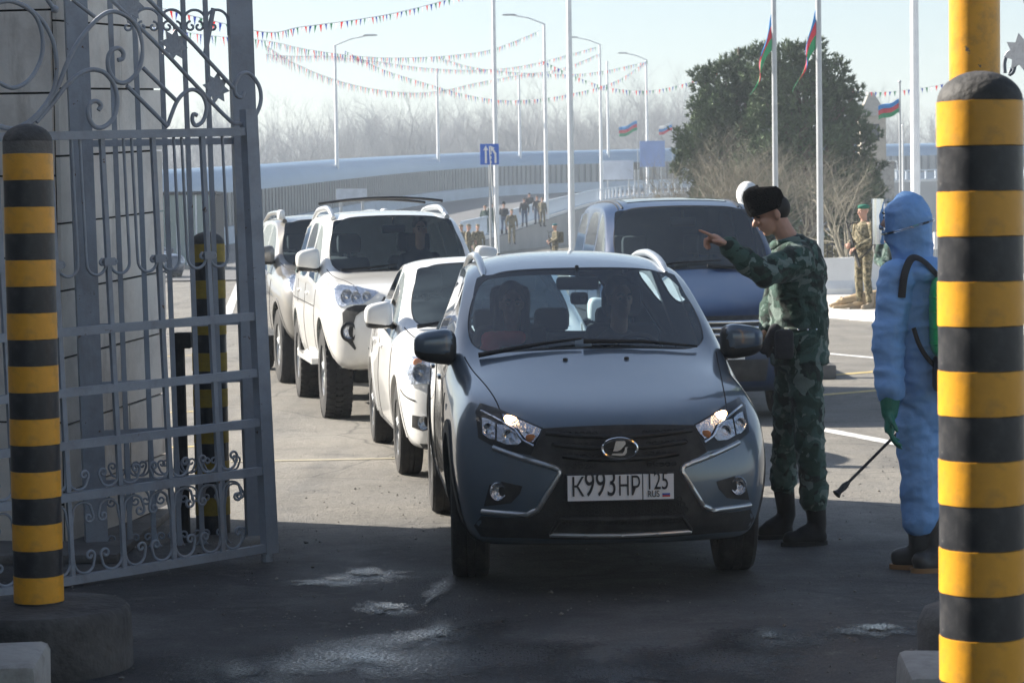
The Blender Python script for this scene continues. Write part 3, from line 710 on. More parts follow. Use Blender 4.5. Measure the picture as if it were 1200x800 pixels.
# loose grit on the asphalt in the gateway
def grit():
    rnd = random.Random(21); mb = MB()
    base = [(0, 0, 1), (1, 0, 0), (0, 1, 0), (-1, 0, 0), (0, -1, 0), (0, 0, -1)]; fc = [(0, 1, 2), (0, 2, 3), (0, 3, 4), (0, 4, 1), (5, 2, 1), (5, 3, 2), (5, 4, 3), (5, 1, 4)]
    for i in range(2600):
        y = rnd.uniform(7.6, 18)**1.0; x = rnd.uniform(-.26, .26)*y; s = rnd.uniform(.003, .009)*(2.2 if rnd.random() < .04 else 1)
        if noise.noise(Vector((x*.9, y*.9, 2))) < -.05 and rnd.random() < .75: continue
        q = Matrix.Rotation(rnd.uniform(0, 6), 3, 'Z'); k = [rnd.uniform(.6, 1.3) for _ in range(6)]
        mb.add([q @ Vector((v[0]*s*k[j], v[1]*s*k[j], v[2]*s*.6*k[j])) + Vector((x, y, s*.4)) for j, v in enumerate(base)], fc)
    tag(mb.build('loose_grit', mat('grit', (.20, .19, .175), .9, var=.6, vscale=3), None, None, fixn=False), 'loose grit scattered on the gateway asphalt', 'grit', kind='stuff')
grit()

# ================================================================== bridge ramp, noise wall, railing
LE = [(-21.0, 80, .05), (-19.3, 96, .18), (-17.2, 113, .55), (-14.3, 138, 1.45), (-10.9, 170, 2.7), (-6.7, 202, 3.9), (-.6, 222, 4.7), (8.7, 236, 5.2), (26, 250, 5.8), (47, 260, 6.2), (90, 270, 6.6), (150, 276, 6.8)]
RE = [(-8.0, 80, .05), (-6.2, 96, .15), (-4.2, 112, .45), (-1.3, 132, 1.1), (2.0, 160, 2.1), (5.2, 188, 3.0), (8.6, 209, 3.8), (15, 223, 4.5), (27, 236, 5.2), (47, 247, 5.9), (90, 258, 6.5), (150, 264, 6.8)]
def dens(P, n=8): return smooth_path(P, n)
LD, RD = dens(LE), dens(RE)
b = MB(); n_ = min(len(LD), len(RD)); vs = []
for i in range(n_): vs += [LD[i] - Vector((.6, 0, .0)), RD[i] + Vector((.4, 0, .0)), RD[i] + Vector((.4, 0, -RD[i].z - .2)), LD[i] - Vector((.6, 0, LD[i].z + .2))]
fs = []
for i in range(n_ - 1):
    for k in range(3): fs.append((4*i + k, 4*i + k + 1, 4*i + 5 + k, 4*i + 4 + k))
b.add(vs, [f for j, f in enumerate(fs) if j % 3 == 0], 0); b.add(vs, [f for j, f in enumerate(fs) if j % 3], 1)
M['ramp_side'] = mat('ramp_side', (.33, .32, .31), .85, var=.12, vscale=.3)
tag(b.build('bridge_ramp', [M['ramp_road'], M['ramp_side']], None, 40), kind='structure')

def resample(P, step):
    out = [P[0].copy()]; acc = 0
    for i in range(len(P) - 1):
        d = P[i+1] - P[i]; L = d.length; s = step - acc
        while s < L: out.append(P[i] + d*(s/L)); s += step
        acc = (acc + L) % step
    return out
def noise_wall():
    t = thing('noise_wall', 'long ribbed noise wall with pale blue curved hood along the bridge', 'wall')
    P = resample(LD, 1.5)
    up = Vector((0, 0, 1))
    def sweep(prof, m, name, smooth=40):
        b = MB(); vs = []; k = len(prof)
        for i, p in enumerate(P):
            tg = (P[min(i+1, len(P)-1)] - P[max(i-1, 0)]); tg.z = 0; tg.normalize(); nr = Vector((tg.y, -tg.x, 0))
            vs += [p + nr*a + up*c for a, c in prof]
        fs = [(i*k + j, i*k + j + 1, (i+1)*k + j + 1, (i+1)*k + j) for i in range(len(P) - 1) for j in range(k - 1)]
        b.add(vs, fs); return b.build(name, m, t, smooth, fixn=False)
    sweep([(.25, -.3), (.25, .92), (0, .95), (-.2, .95), (-.2, -.3)], M['barrier_base'], 'base')
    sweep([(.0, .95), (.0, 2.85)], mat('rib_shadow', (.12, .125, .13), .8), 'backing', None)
    cap = [(.10, 2.80), (.06, 3.1), (-.10, 3.5), (-.38, 3.85), (-.8, 4.1), (-1.3, 4.2), (-1.3, 4.14), (-.5, 3.9), (-.3, 3.4), (-.1, 2.8)]
    sweep(cap, M['barrier_cap'], 'hood')
    # upright ribs: the nearest as parts, the rest joined
    Q = resample(LD, .95); mb = MB(); rm = MB().box((-.12, -.30, .96), (.10, .30, 2.80)).mesh('rib', M['barrier_rib'], None); cnt = 0
    for i in range(1, len(Q) - 1):
        tg = Q[i+1] - Q[i-1]; a = math.atan2(tg.y, tg.x) - math.pi/2
        if cnt < 150:
            o = mobj('rib', rm, t); o.location = Q[i]; o.rotation_euler.z = a; cnt += 1
        else:
            mtx = Matrix.Rotation(a, 3, 'Z')
            b2 = MB().box((-.12, -.30, .96), (.10, .30, 2.80)); mb.add([mtx @ Vector(v) + Q[i] for v in b2.v], b2.f)
    tag(mb.build('far_ribs', M['barrier_rib'], t, None), kind='stuff')
noise_wall()
def railing():
    t = thing('bridge_railing', 'pale blue baluster railing curving up the right side of the bridge ramp', 'railing')
    m = mat('rail_paint', (.55, .62, .70), .55, var=.05)
    P = [p for p in resample(RD, 1.2) if p.y > 122]
    b = MB(); b.tube([p + Vector((0, 0, 1.22)) for p in P], .07, 6); b.build('top_rail', m, t, 60)
    b = MB(); b.tube([p + Vector((0, 0, .26)) for p in P], .06, 6); b.build('bottom_rail', m, t, 60)
    k = MB()
    vs = []
    for p in P: vs += [p + Vector((-.25, 0, -.1)), p + Vector((-.25, 0, .2)), p + Vector((.25, 0, .2)), p + Vector((.25, 0, -.9))]
    k.add(vs, [(4*i + j, 4*i + j + 1, 4*i + 5 + j, 4*i + 4 + j) for i in range(len(P) - 1) for j in range(3)]); k.build('kerb', M['kerb_white'], t, None)
    me = MB().box((-.10, -.16, .26), (.10, .16, 1.2), bev=.02).mesh('baluster', m, None)
    for p in P[:150]:
        o = mobj('baluster', me, t); o.location = p
railing()

# ------------------------------------------------------------------ lamp posts and plain masts
def lamp_post(px, py_top, base, arm, label):
    p = Vector(base); top = W(px, py_top, p.y); top.x = p.x
    t = thing('lamp_post', label, 'lamp post', p, 0, 'street lamps on the bridge')
    h = top.z - p.z
    b = MB(); b.tube([(0, 0, -.3), (0, 0, h)], [.16, .09], 10); b.build('pole', M['white_pole'], t, 60)
    if arm:
        b = MB(); b.tube([(0, 0, h - .02), (arm*.5, 0, h + .42), (arm, 0, h + .62)], .05, 7); b.build('arm', M['white_pole'], t, 60)
        b = MB(); b.sell((arm*1.12, 0, h + .66), (abs(arm)*.2 + .1, .14, .07), .7, 10, 6); b.build('luminaire', M['grey_steel'], t)
def on(poly, px):
    best = None
    for p in poly:
        v = CROT.transposed() @ (p - CPOS); x = 600 + FPX*v.x/-v.z
        if best is None or abs(x - px) < best[0]: best = (abs(x - px), p)
    return best[1]
for px, yt, ln, arm, lab in ((405, 53, 'L', 2.2, 'white lamp post leaving the noise wall nearest the gate'), (515, 80, 'L', 0, 'thin white mast behind the wall, left of the lane sign'),
        (613, 83, 'L', 0, 'thin white mast behind the wall, between the two thick white poles'), (710, 72, 'L', 0, 'thin white mast behind the wall, left of the distant flags'),
        (639, 28, 'R', -2.2, 'white lamp post on the railing with arm bent left'), (701, 52, 'R', -2.2, 'white lamp post on the railing, second from the thick poles'),
        (759, 70, 'R', -2.0, 'white lamp post on the railing beside the pine, farthest of the row'), (1089, 112, 'R', 0, 'thin white mast on the bridge at far right')):
    p = on(LD if ln == 'L' else RD, px); lamp_post(px, yt, p + Vector((-.25 if ln == 'L' else .2, 0, 0)), arm, lab)
def mast(px, py, D, r, h, label, name='flagpole', m='white_pole', cat='pole', ball=True):
    p = W(px, py, D); t = thing(name, label, cat, (p.x, p.y, 0))
    b = MB(); b.tube([(0, 0, 0), (0, 0, h)], [r*1.15, r*.8], 14); b.build('pole', M[m], t, 60)
    b = MB(); b.lathe([(r*2.6, 0), (r*2.6, .03), (r*1.2, .05)], 16); b.build('base_plate', M[m], t)
    b = MB(); b.sell((0, 0, h + r), (r*1.3, r*1.3, r*1.3), 1.0, 10, 8); b.build('finial', M[m], t)
    return t
mast(582, 250, 88, .085, 12.5, 'thick white pole behind the blue lane sign', cat='pole')
mast(670, 250, 76, .095, 12.0, 'thickest white pole, right of the armed soldier on the ramp', cat='pole')
mast(1073, 250, 58, .11, 11.0, 'thick white pole rising above the blue protective suit', cat='pole')
FP = [mast(909, 250, 52, .060, 10.0, 'grey flagpole with limp flag above the pointing guard', m='grey_steel'), mast(961, 250, 50, .065, 10.0, 'grey flagpole with limp flag right of the pointing guard', m='grey_steel'),
      mast(1055, 200, 92, .05, 7.2, 'thin flagpole with small flying flag, left of the thick white pole', m='grey_steel'), mast(1058, 200, 110, .05, 6.2, 'bare thin white pole beside the small flying flag')]
# flags
M['flag_blue'] = mat('flag_blue', (.02, .24, .62), .7); M['flag_red'] = mat('flag_red', (.62, .03, .05), .7, sheen=.2); M['flag_green'] = mat('flag_green', (.02, .30, .12), .7, sheen=.2); M['flag_white'] = mat('flag_white', (.8, .8, .8), .7)
def flag(px, py, D, hang, w, label, mats, drop=False, seed=0, crescent=True):
    """cloth of three bands; hang = length along the bands, w = height of the hoist"""
    p = W(px, py, D); t = thing('flag', label, 'flag', p, 0)
    nx, nz = 18, 15
    for k in range(3):
        b = MB(); vs = []; nzz = nz // 3
        for j in range(nzz + 1):
            v = (k*nzz + j)/nz
            for i in range(nx + 1):
                u = i/nx
                if drop:                                  # limp flag falling along the pole
                    x = -.44*u**.7*(.50 + .60*v) + .06*math.sin(u*5 + v*5 + seed)*u - .02
                    y = .10*math.sin(u*8 + v*6 + seed)*(.3 + u); z = -v*w*.55 - u*hang*(.85 - .1*v)
                else:
                    x = -u*hang; y = .12*hang*math.sin(u*8 + seed + v)*u; z = -v*w - u*hang*.35 + .05*hang*math.sin(u*7 + seed)
                vs.append((x, y, z))
        fs = [(j*(nx+1) + i, j*(nx+1) + i + 1, (j+1)*(nx+1) + i + 1, (j+1)*(nx+1) + i) for j in range(nzz) for i in range(nx)]
        b.add(vs, fs); o = b.build('stripe', mats[k], t, 80, fixn=False)
        sd = o.modifiers.new('thick', 'SOLIDIFY'); sd.thickness = .004
    return t
AZ = (M['flag_blue'], M['flag_red'], M['flag_green']); RU = (M['flag_white'], M['flag_blue'], M['flag_red'])
flag(906, 14, 52, 1.35, 1.55, 'limp blue red and green flag on the pole above the pointing guard', AZ, True, 0)
flag(958, 8, 50, 1.30, 1.6, 'limp blue red and green flag on the pole right of the pointing guard', AZ, True, 1.4)
flag(1054, 116, 92, .85, .55, 'small flying blue red and green flag left of the thick white pole', AZ, False, 2)
flag(747, 142, 200, 1.6, .85, 'small distant blue red and green flag left of the pine', AZ, False, .5)
flag(788, 143, 205, 1.2, .75, 'small distant white blue and red flag at the pine edge', RU, False, .2)
mast(747.5, 200, 200, .03, 11, 'hair-thin distant flagpole left of the pine', m='grey_steel'); mast(788.5, 200, 205, .03, 11, 'hair-thin distant flagpole at the pine edge', m='grey_steel')

# ------------------------------------------------------------------ lane sign
def lane_sign():
    D = 80; p = W(574, 200, D); t = thing('lane_sign', 'square blue sign with two white lane arrows on a grey post', 'sign', (p.x, p.y, 0))
    c = W(574, 181, D); s = 12.2/2700*D; hx = 11.0/2700*D
    b = MB(); b.tube([(0, .03, 0), (0, .03, c.z + s)], .04, 10); b.build('post', M['grey_steel'], t)
    b = MB(); b.box((-hx, -.02, c.z - s), (hx, 0, c.z + s), bev=.006); pn = b.build('panel', mat('sign_blue', (.02, .12, .55), .4), t)
    def poly(pts, nm): 
        b = MB(); b.prism(pts, .006, lambda a, q, tt: (a*hx, -.028 + tt, c.z + q*s)); b.build(nm, M['line_white'] if False else mat('sign_white', (.8, .8, .8), .5), pn, None)
    poly([(-.50, -.85), (-.50, .40), (-.66, .40), (-.40, .85), (-.14, .40), (-.30, .40), (-.30, -.85)], 'arrow')
    poly([(.72, -.85), (.72, .10), (.42, .52), (.55, .62), (.05, .82), (.12, .22), (.26, .36), (.52, 0), (.52, -.85)], 'arrow')
    for k in range(3): poly([(.08, -.85 + .42*k), (.20, -.85 + .42*k), (.20, -.60 + .42*k), (.08, -.60 + .42*k)], 'dash')
    b = MB(); b.box((-hx*1.03, -.021, c.z - s*1.03), (hx*1.03, -.004, c.z - s), bev=.0); b.build('rim', M['white_pole'], pn, None)
lane_sign()
# boards near the end of the wall
def board(x0, x1, y0, y1, D, m, label, name='notice_board', legs=True, cat='board'):
    a = W(x0, y1, D); c = W(x1, y0, D); t = thing(name, label, cat, ((a.x + c.x)/2, D, 0)); hw = (c.x - a.x)/2
    b = MB(); b.box((-hw, -.05, a.z), (hw, .05, c.z), bev=.01); b.build('panel', m, t, None)
    if legs:
        for s in (-1, 1):
            b = MB(); b.tube([(s*hw*.7, .06, 0), (s*hw*.7, .06, a.z + .2)], .06, 8); b.build('leg', M['grey_steel'], t)
    return t
board(707, 742, 188, 211, 216, mat('banner', (.62, .66, .74), .6, var=.12, vscale=.6), 'pale printed banner standing in front of the noise wall end')
board(743, 749, 190, 199, 214, M['plastic_matt'], 'small dark box sign right of the pale banner', 'box_sign')
board(750, 779, 165, 196, 215, mat('blue_board', (.16, .28, .62), .5, var=.1, vscale=.5), 'plain blue information board left of the pine', 'information_board')
board(394, 430, 221, 236, 100, mat('hoarding', (.62, .66, .72), .6, var=.12, vscale=2), 'pale board with faint print above the off-road wagon roof', 'notice_board')
board(1036, 1045, 239, 269, 62, M['kerb_white'], 'white upright board beside the armed sentry', 'notice_board')
board(1094, 1100, 272, 292, 40, M['kerb_white'], 'small white board between the blue suit and the bollard', 'notice_board')
# glazed booth seen through the bars
def booth():
    D = 96; a = W(186, 310, D); c = W(252, 228, D)
    t = thing('glazed_booth', 'glossy teal glazed booth seen through the gate bars', 'booth', ((a.x + c.x)/2, D, 0)); hw = (c.x - a.x)/2
    gm = mat('booth_glass', (.16, .24, .24), .10, coat=1.0, bump=.6, bscale=.8)
    b = MB(); b.box((-hw*1.05, 0, 0), (hw*1.05, 3, .35)); b.build('plinth', M['concrete_pale'], t)
    n = 6
    for k in range(n):
        x0 = -hw + 2*hw*k/n; b = MB(); b.box((x0 + .03, -.03, .35), (x0 + 2*hw/n - .03, .03, c.z)); b.build('glass_panel', gm, t, None)
        b = MB(); b.bar((x0, -.02, .35), (x0, -.02, c.z), .06); b.build('mullion', M['white_pole'], t, None)
    b = MB(); b.box((-hw, .04, .35), (hw, 2.8, c.z - .02)); b.build('wall', M['plastic_matt'], t, None)
    b = MB(); b.box((-hw*1.03, -.12, c.z + .002), (hw*1.03, 3, c.z + .14)); b.build('roof', M['plastic_matt'], t, None)
booth()

# ------------------------------------------------------------------ raised pavement, kerb, concrete blocks, fence on the right
ka, kb = G(940, 369), G(1045, 378)
kd = (kb - ka).normalized(); 
K0 = ka - kd*1.5; K1 = ka + kd*16
b = MB(); b.add([(K0.x, K0.y, 0), (K1.x, K1.y, 0), (K1.x + 8, K1.y + 40, 0), (K0.x + 3.5, K0.y + 26, 0), (K0.x, K0.y, .15), (K1.x, K1.y, .15), (K1.x + 8, K1.y + 40, .15), (K0.x + 3.5, K0.y + 26, .15)], [(4,5,6,7), (0,1,5,4), (1,2,6,5), (2,3,7,6), (3,0,4,7)])
tag(b.build('pavement', mat('paving', (.52, .50, .47), .85, var=.1, vscale=1.2), None, None), kind='structure')
t = thing('kerb', 'whitewashed kerb stones along the raised pavement', 'kerb', K0, math.atan2(kd.y, kd.x))
me = MB().box((.01, -.16, 0), (.99, .0, .165), bev=.015).mesh('kerb_stone', M['kerb_white'], 40)
for k in range(17):
    o = mobj('kerb_stone', me, t); o.location.x = k
def white_block(px, D, w, lab):
    p = W(px, 330, D); t_ = MB(); 
    prof = [(-.30, 0), (-.30, .12), (-.16, .30), (-.11, .80), (.11, .80), (.16, .30), (.30, .12), (.30, 0)]
    t_.prism(prof, w, lambda a, c, tt: (tt - w/2, a, c)); o = t_.build('concrete_barrier', M['kerb_white'], None, 30); o.location = (p.x, p.y, .152); return tag(o, lab, 'barrier', 'white concrete barriers behind the sentry')
white_block(978, 51, .72, 'white concrete barrier left of the sentry, end of the row'); white_block(1010, 51.5, .9, 'white concrete barrier directly behind the sentry legs'); white_block(1062, 52, .95, 'white concrete barrier behind the blue suit')
def iron_fence():
    D = 61; x0, x1 = W(895, 300, D).x, W(1105, 300, D).x
    t = thing('iron_fence', 'low dark iron fence in front of the pines', 'fence', (0, D, 0))
    m = mat('fence_dark', (.03, .03, .032), .6)
    for z in (.35, 1.15):
        b = MB(); b.bar((x0, 0, z), (x1, 0, z), .04); b.build('rail', m, t, None)
    me = MB().box((-.012, -.012, .16), (.012, .012, 1.3)).mesh('picket', m, None); x = x0
    while x < x1:
        o = mobj('picket', me, t); o.location.x = x; x += .14
iron_fence()
def tower():
    D = 150; c = W(1021, 108, D); t = thing('tower', 'beige tower with pointed hipped roof behind the pine', 'tower', (c.x, D, 0))
    zt = c.z; ze = W(1021, 137, D).z; hw = .95
    m = mat('tower_stone', (.42, .38, .32), .85, var=.1); 
    b = MB(); b.box((-hw*.85, -hw*.85, 0), (hw*.85, hw*.85, ze)); b.build('shaft', m, t, None)
    b = MB(); b.add([(-hw, -hw, ze), (hw, -hw, ze), (hw, hw, ze), (-hw, hw, ze), (-.12, 0, zt), (.12, 0, zt)], [(0,1,5,4), (1,2,5), (2,3,4,5), (3,0,4), (3,2,1,0)]); b.build('roof', m, t, None)
    b = MB(); b.box((-hw*.4, -hw*.86, ze - 1.6), (hw*.4, -hw*.84, ze - .5)); b.build('window', M['plastic'], t, None)
tower()
wl_ = W(1035, 203, 130); b = MB(); b.box((-.6, -.15, 0), (.6, .15, W(1035, 191, 130).z)); b.box((-.65, -.2, W(1035, 191, 130).z), (.65, .2, W(1035, 190, 130).z + .05)); o = b.build('concrete_wall', M['concrete_pale'], None, None); o.location = (wl_.x, 130, 0); tag(o, 'short grey concrete wall below the small flying flag', 'wall')
def far_van():
    q = on(RD, 1052); p = q + Vector((-1, 4, .05)); t = thing('minibus', 'white minibus crossing the bridge behind the small flag', 'minibus', p, R_(25))
    w = M['paint_white']
    b = MB(); b.prism([(-2.4, .5), (-2.5, 1.1), (-2.3, 2.4), (2.0, 2.4), (2.7, 1.5), (3.1, 1.3), (3.15, .5)], 1.9, lambda a, c, tt: (-a, tt - .95, c)); b.build('body', w, t, None)
    b = MB(); b.prism([(1.5, 1.5), (1.5, 2.2), (2.0, 2.2), (2.45, 1.5)], .02, lambda a, c, tt: (-a, -.97 + tt, c)); b.build('window', M['glass_dark'], t, None)
    for k in range(3):
        b = MB(); b.box((1.0 - k*1.15 - .95, -.972, 1.5), (1.0 - k*1.15, -.95, 2.2)); b.v = [(-v[0], v[1], v[2]) for v in b.v]; b.build('window', M['plastic'], t, None)
    b = MB(); b.add([(-2.08, -.8, 2.3), (-2.08, .8, 2.3), (-2.68, .8, 1.55), (-2.68, -.8, 1.55)], [(0, 1, 2, 3)]); b.build('windshield', M['plastic'], t, None)
    for wx in (-2.2, 1.6):
        for s in (-1, 1): wheel(t, s*.0, 0, .36, .22, s, .22) if False else None
        for s in (-1, 1):
            b = MB(); b.lathe([(0, -.1), (.36, -.1), (.36, .1), (0, .1)], 20, (wx, s*.86, .36), 'Y'); b.build('wheel', M['rubber'], t)
far_van()

# ------------------------------------------------------------------ bunting
def cloth_thin(name, col):
    m = mat(name, col, .8); n, l = m.node_tree.nodes, m.node_tree.links
    tl = n.new('ShaderNodeBsdfTranslucent'); tl.inputs[0].default_value = (*col, 1); mx = n.new('ShaderNodeMixShader'); mx.inputs[0].default_value = .5
    l.new(n['Principled BSDF'].outputs[0], mx.inputs[1]); l.new(tl.outputs[0], mx.inputs[2]); l.new(mx.outputs[0], n['Material Output'].inputs[0]); return m
PEN = [cloth_thin('pennant_' + n_, c_) for n_, c_ in (('red', (.75, .05, .05)), ('blue', (.03, .10, .48)), ('green', (.02, .30, .14)), ('white', (.8, .8, .82)))]
def bunting(pts, d0, d1, label, size=.22, seed=0, step=None, order=None):
    P = [W(x, y, d0 + (d1 - d0)*i/(len(pts) - 1)) for i, (x, y) in enumerate(pts)]
    C = smooth_path(P, 10); t = thing('bunting', label, 'bunting', C[0], 0, 'pennant strings over the road')
    o0 = C[0].copy(); C = [p - o0 for p in C]
    b = MB(); b.tube(C, .008, 4); b.build('cord', M['white_pole'], t)
    Q = resample(C, step or size*1.55); rnd = random.Random(seed); grp = MB(); mes = []
    seq = [0, 1, 2, 0, 1, 2, 3]
    for i in range(len(Q) - 1):
        u = (Q[i+1] - Q[i]).normalized(); s = size*rnd.uniform(.85, 1.1); sw = rnd.uniform(-.35, .35); dy = rnd.uniform(-.4, .4)
        a, c, e = Q[i] - u*s*.36, Q[i] + u*s*.36, Q[i] + Vector((sw*s*.5, dy*s, -s))
        th = Vector((0, .004, 0))
        grp.add([a - th, c - th, e - th, a + th, c + th, e + th], [(0, 1, 2), (5, 4, 3), (0, 3, 4, 1), (1, 4, 5, 2), (2, 5, 3, 0)], seq[(i + seed) % 7])
    tag(grp.build('pennants', PEN, t, None), kind='stuff')
bunting([(150, 0), (230, 20), (312, 38), (352, 32), (420, 23), (470, 14), (530, -2), (600, -26)], 40, 60, 'highest string of pennants, cut by the top border', .17, 0)
bunting([(150, 22), (230, 40), (312, 48), (360, 58), (420, 66), (470, 68), (530, 65), (580, 57), (633, 36)], 62, 150, 'pennant string sagging between the gate and the railing lamp', .36, 1)
bunting([(312, 54), (345, 74), (385, 91), (430, 103), (480, 109), (520, 106), (560, 97), (610, 88), (660, 80), (705, 62)], 70, 190, 'lowest pennant string on the left, dipping in front of the bare wood', .36, 2)
bunting([(312, 64), (345, 66), (390, 66), (440, 72), (500, 80), (560, 82), (620, 76), (700, 55)], 80, 190, 'faint pennant string behind the lane sign pole', .34, 3)
bunting([(405, 60), (450, 82), (500, 98), (550, 112), (600, 118), (660, 112), (720, 96), (760, 70)], 120, 200, 'pennant string crossing between lamp posts above the banner', .42, 4)
bunting([(516, 68), (560, 80), (620, 86), (690, 86), (760, 72)], 150, 210, 'short high pennant string between the two thick poles', .42, 5)
bunting([(633, 70), (680, 92), (720, 104), (765, 106), (810, 96), (860, 80)], 150, 180, 'pennant string running into the pine from the lamps', .38, 6)
bunting([(985, 100), (1020, 108), (1060, 106), (1100, 100), (1160, 86)], 120, 130, 'pennant string above the tower at right', .30, 7)

# ------------------------------------------------------------------ vegetation
def branches(mb, p, d, L, r, depth, rnd, seg=4, spread=.55, shrink=.72, kids=(2, 4), gravity=0.0):
    P = [p.copy()]; dd = d.copy(); n = 4
    for i in range(n):
        dd = (dd + Vector((rnd.uniform(-1, 1), rnd.uniform(-1, 1), rnd.uniform(-.6, .8) + gravity))*.16).normalized(); P.append(P[-1] + dd*(L/n))
    r1 = r*.62
    mb.tube(P, [r + (r1 - r)*i/n for i in range(n + 1)], max(3, seg), caps=False)
    if depth == 0: return
    for k in range(rnd.randint(*kids)):
        i = rnd.randint(2, n); q = P[i]
        ax = Vector((rnd.uniform(-1, 1), rnd.uniform(-1, 1), rnd.uniform(-.5, .9))).normalized()
        nd = (dd*(1 - spread) + ax*spread).normalized()
        branches(mb, q, nd, L*shrink*rnd.uniform(.75, 1.15), r1*.72, depth - 1, rnd, max(3, seg - 1), spread, shrink, kids, gravity)
def bare_tree(px, D, h, seed, label, name='bare_tree', depth=5, r=.06, stems=3, group=None, m='twig', spread=.5):
    p = W(px, 300, D); rnd = random.Random(seed); t = thing(name, label, 'shrub' if 'shrub' in name else 'tree', (p.x, p.y, 0), 0, group)
    tr, cr = MB(), MB()
    for s in range(stems):
        d = Vector((rnd.uniform(-.35, .35), rnd.uniform(-.35, .35), 1)).normalized(); p0 = Vector((rnd.uniform(-.15, .15), rnd.uniform(-.15, .15), -.05))
        q = p0 + d*h*.22; tr.tube([p0, p0 + d*h*.12 + Vector((.02, 0, 0)), q], [r*1.25, r*1.05, r*.95], 7)
        for k in range(3): branches(cr, q - d*.1*k, (d + Vector((rnd.uniform(-.6, .6), rnd.uniform(-.6, .6), .1))).normalized(), h*.30, r*.72, depth - 1, rnd, 5, spread, .74, (3, 4), .12)
    tr.build('trunk', M['bark'], t, 50); tag(cr.build('crown', M[m], t, 60, fixn=False), kind=None)
    return t
def tuft_crown(mb, lobes, n, rnd, size):
    W_ = [l[1][0]*l[1][1]*l[1][2] for l in lobes]
    for i in range(n):
        l = rnd.choices(lobes, W_)[0]
        u = Vector((rnd.gauss(0, 1), rnd.gauss(0, 1), rnd.gauss(0, 1))).normalized(); q = rnd.uniform(.35, 1.0)**.5
        k = 1 + .42*noise.noise(Vector(l[0]) + u*2.6) + .22*noise.noise(u*6 + Vector(l[0]))
        c = Vector(l[0]) + Vector((u.x*l[1][0], u.y*l[1][1], u.z*l[1][2]))*q*k
        d0 = (u + Vector((0, 0, .9)) + Vector((rnd.uniform(-.4, .4), rnd.uniform(-.4, .4), rnd.uniform(-.3, .3)))).normalized()
        for j in range(7):
            d = (d0*1.2 + Vector((rnd.gauss(0, 1), rnd.gauss(0, 1), rnd.gauss(0, 1)))*.55).normalized(); s = size*rnd.uniform(.7, 1.3)
            sd = d.orthogonal().normalized() if j % 2 else d.cross(Vector((rnd.random(), rnd.random(), rnd.random()))).normalized()
            sd = sd*s*.15; nn = len(mb.v)
            mb.v += [tuple(c - sd), tuple(c + sd), tuple(c + d*s)]; mb.f.append((nn, nn + 1, nn + 2)); mb.m.append(0)
def pine(D, base_px, lobes_px, n, label, seed, size=.17):
    p = W(base_px, 300, D); t = thing('pine_tree', label, 'tree', (p.x, p.y, 0), 0, 'pines behind the iron fence'); rnd = random.Random(seed)
    k = D/2700
    L = []
    for (x, y, rx, rz, dy) in lobes_px:
        c = W(x, y, D + dy); L.append(((c.x - p.x, dy, c.z), (rx*k*.86, min(rx, rz)*k*1.0, rz*k*.82)))
        for _ in range(3):                                # small boughs breaking the outline
            a_ = rnd.uniform(0, 6.28); L.append(((c.x - p.x + math.cos(a_)*rx*k*.9, dy + rnd.uniform(-.3, .3), c.z + math.sin(a_)*rz*k*.85), (rx*k*.36, rx*k*.36, rz*k*.30)))
    b = MB(); zt = max(l[0][2] for l in L)
    b.tube([(0, 0, -.05), (.06, 0, zt*.3), (-.05, .05, zt*.65), (0, 0, zt)], [.20, .16, .11, .03], 9)
    for l in L:
        c = Vector(l[0]); b.tube([(0, 0, max(.5, c.z*.55)), ((c.x)*.55, c.y*.5, c.z*.85), c], [.07, .05, .02], 6)
    b.build('trunk', M['bark'], t, 50)
    mb = MB(); tuft_crown(mb, L, n, rnd, size); mb.build('crown', M['needle'], t, None, fixn=False)
pine(74, 868, [(850, 95, 34, 30, 0), (880, 75, 30, 24, .3), (835, 130, 34, 32, -.3), (868, 130, 40, 40, .4), (815, 165, 26, 26, 0), (850, 180, 45, 36, 0), (803, 195, 20, 22, .2), (880, 210, 46, 40, .5), (840, 225, 36, 30, 0)], 9000, 'broad dark pine behind the van, left of the flagpoles', 11)
pine(72, 948, [(905, 92, 30, 30, 0), (903, 140, 36, 40, .2), (898, 190, 42, 42, .2), (900, 235, 44, 38, 0), (1000, 235, 34, 40, 0), (920, 72, 26, 22, 0), (945, 66, 30, 20, .3), (975, 90, 28, 26, 0), (945, 110, 45, 36, 0), (985, 125, 28, 30, .2), (1005, 165, 24, 34, 0), (955, 165, 52, 46, .4), (1015, 205, 20, 30, 0), (980, 220, 44, 44, .3), (1000, 265, 34, 34, 0), (930, 230, 40, 44, .5)], 14500, 'tall dense pine right of the flagpoles', 12)
for i, (px, D, h, st, lab) in enumerate(((815, 66, 4.2, 3, 'leafless grey shrub at the left foot of the pines'), (850, 64, 4.6, 3, 'leafless grey shrub behind the van roof'), (885, 65, 5.0, 3, 'leafless shrub behind the white cap'), (925, 63, 4.7, 3, 'leafless shrub between the two flagpoles'), (985, 59, 4.0, 2, 'leafless branching shrub left of the sentry'), (772, 70, 3.0, 3, 'low leafless shrub below the blue information board'))):
    bare_tree(px, D, h, 40 + i, lab, 'bare_shrub', 5, .05, st, 'leafless shrubs before the pines', m='twig_grey')
def hedge():
    mb = MB(); rnd = random.Random(5)
    L = []
    for px in range(735, 960, 14):
        p = W(px, 300, 68 + rnd.uniform(-2, 4)); L.append(((p.x, p.y, .55), (.9, .8, rnd.uniform(.5, .95))))
    tuft_crown(mb, L, 2600, rnd, .16); m = mat('dry_brush', (.15, .135, .075), .9, var=.5, vscale=1.0)
    o = mb.build('undergrowth', m, None, None, fixn=False); tag(o, 'dry olive undergrowth below the pines', 'undergrowth', kind='stuff')
hedge()
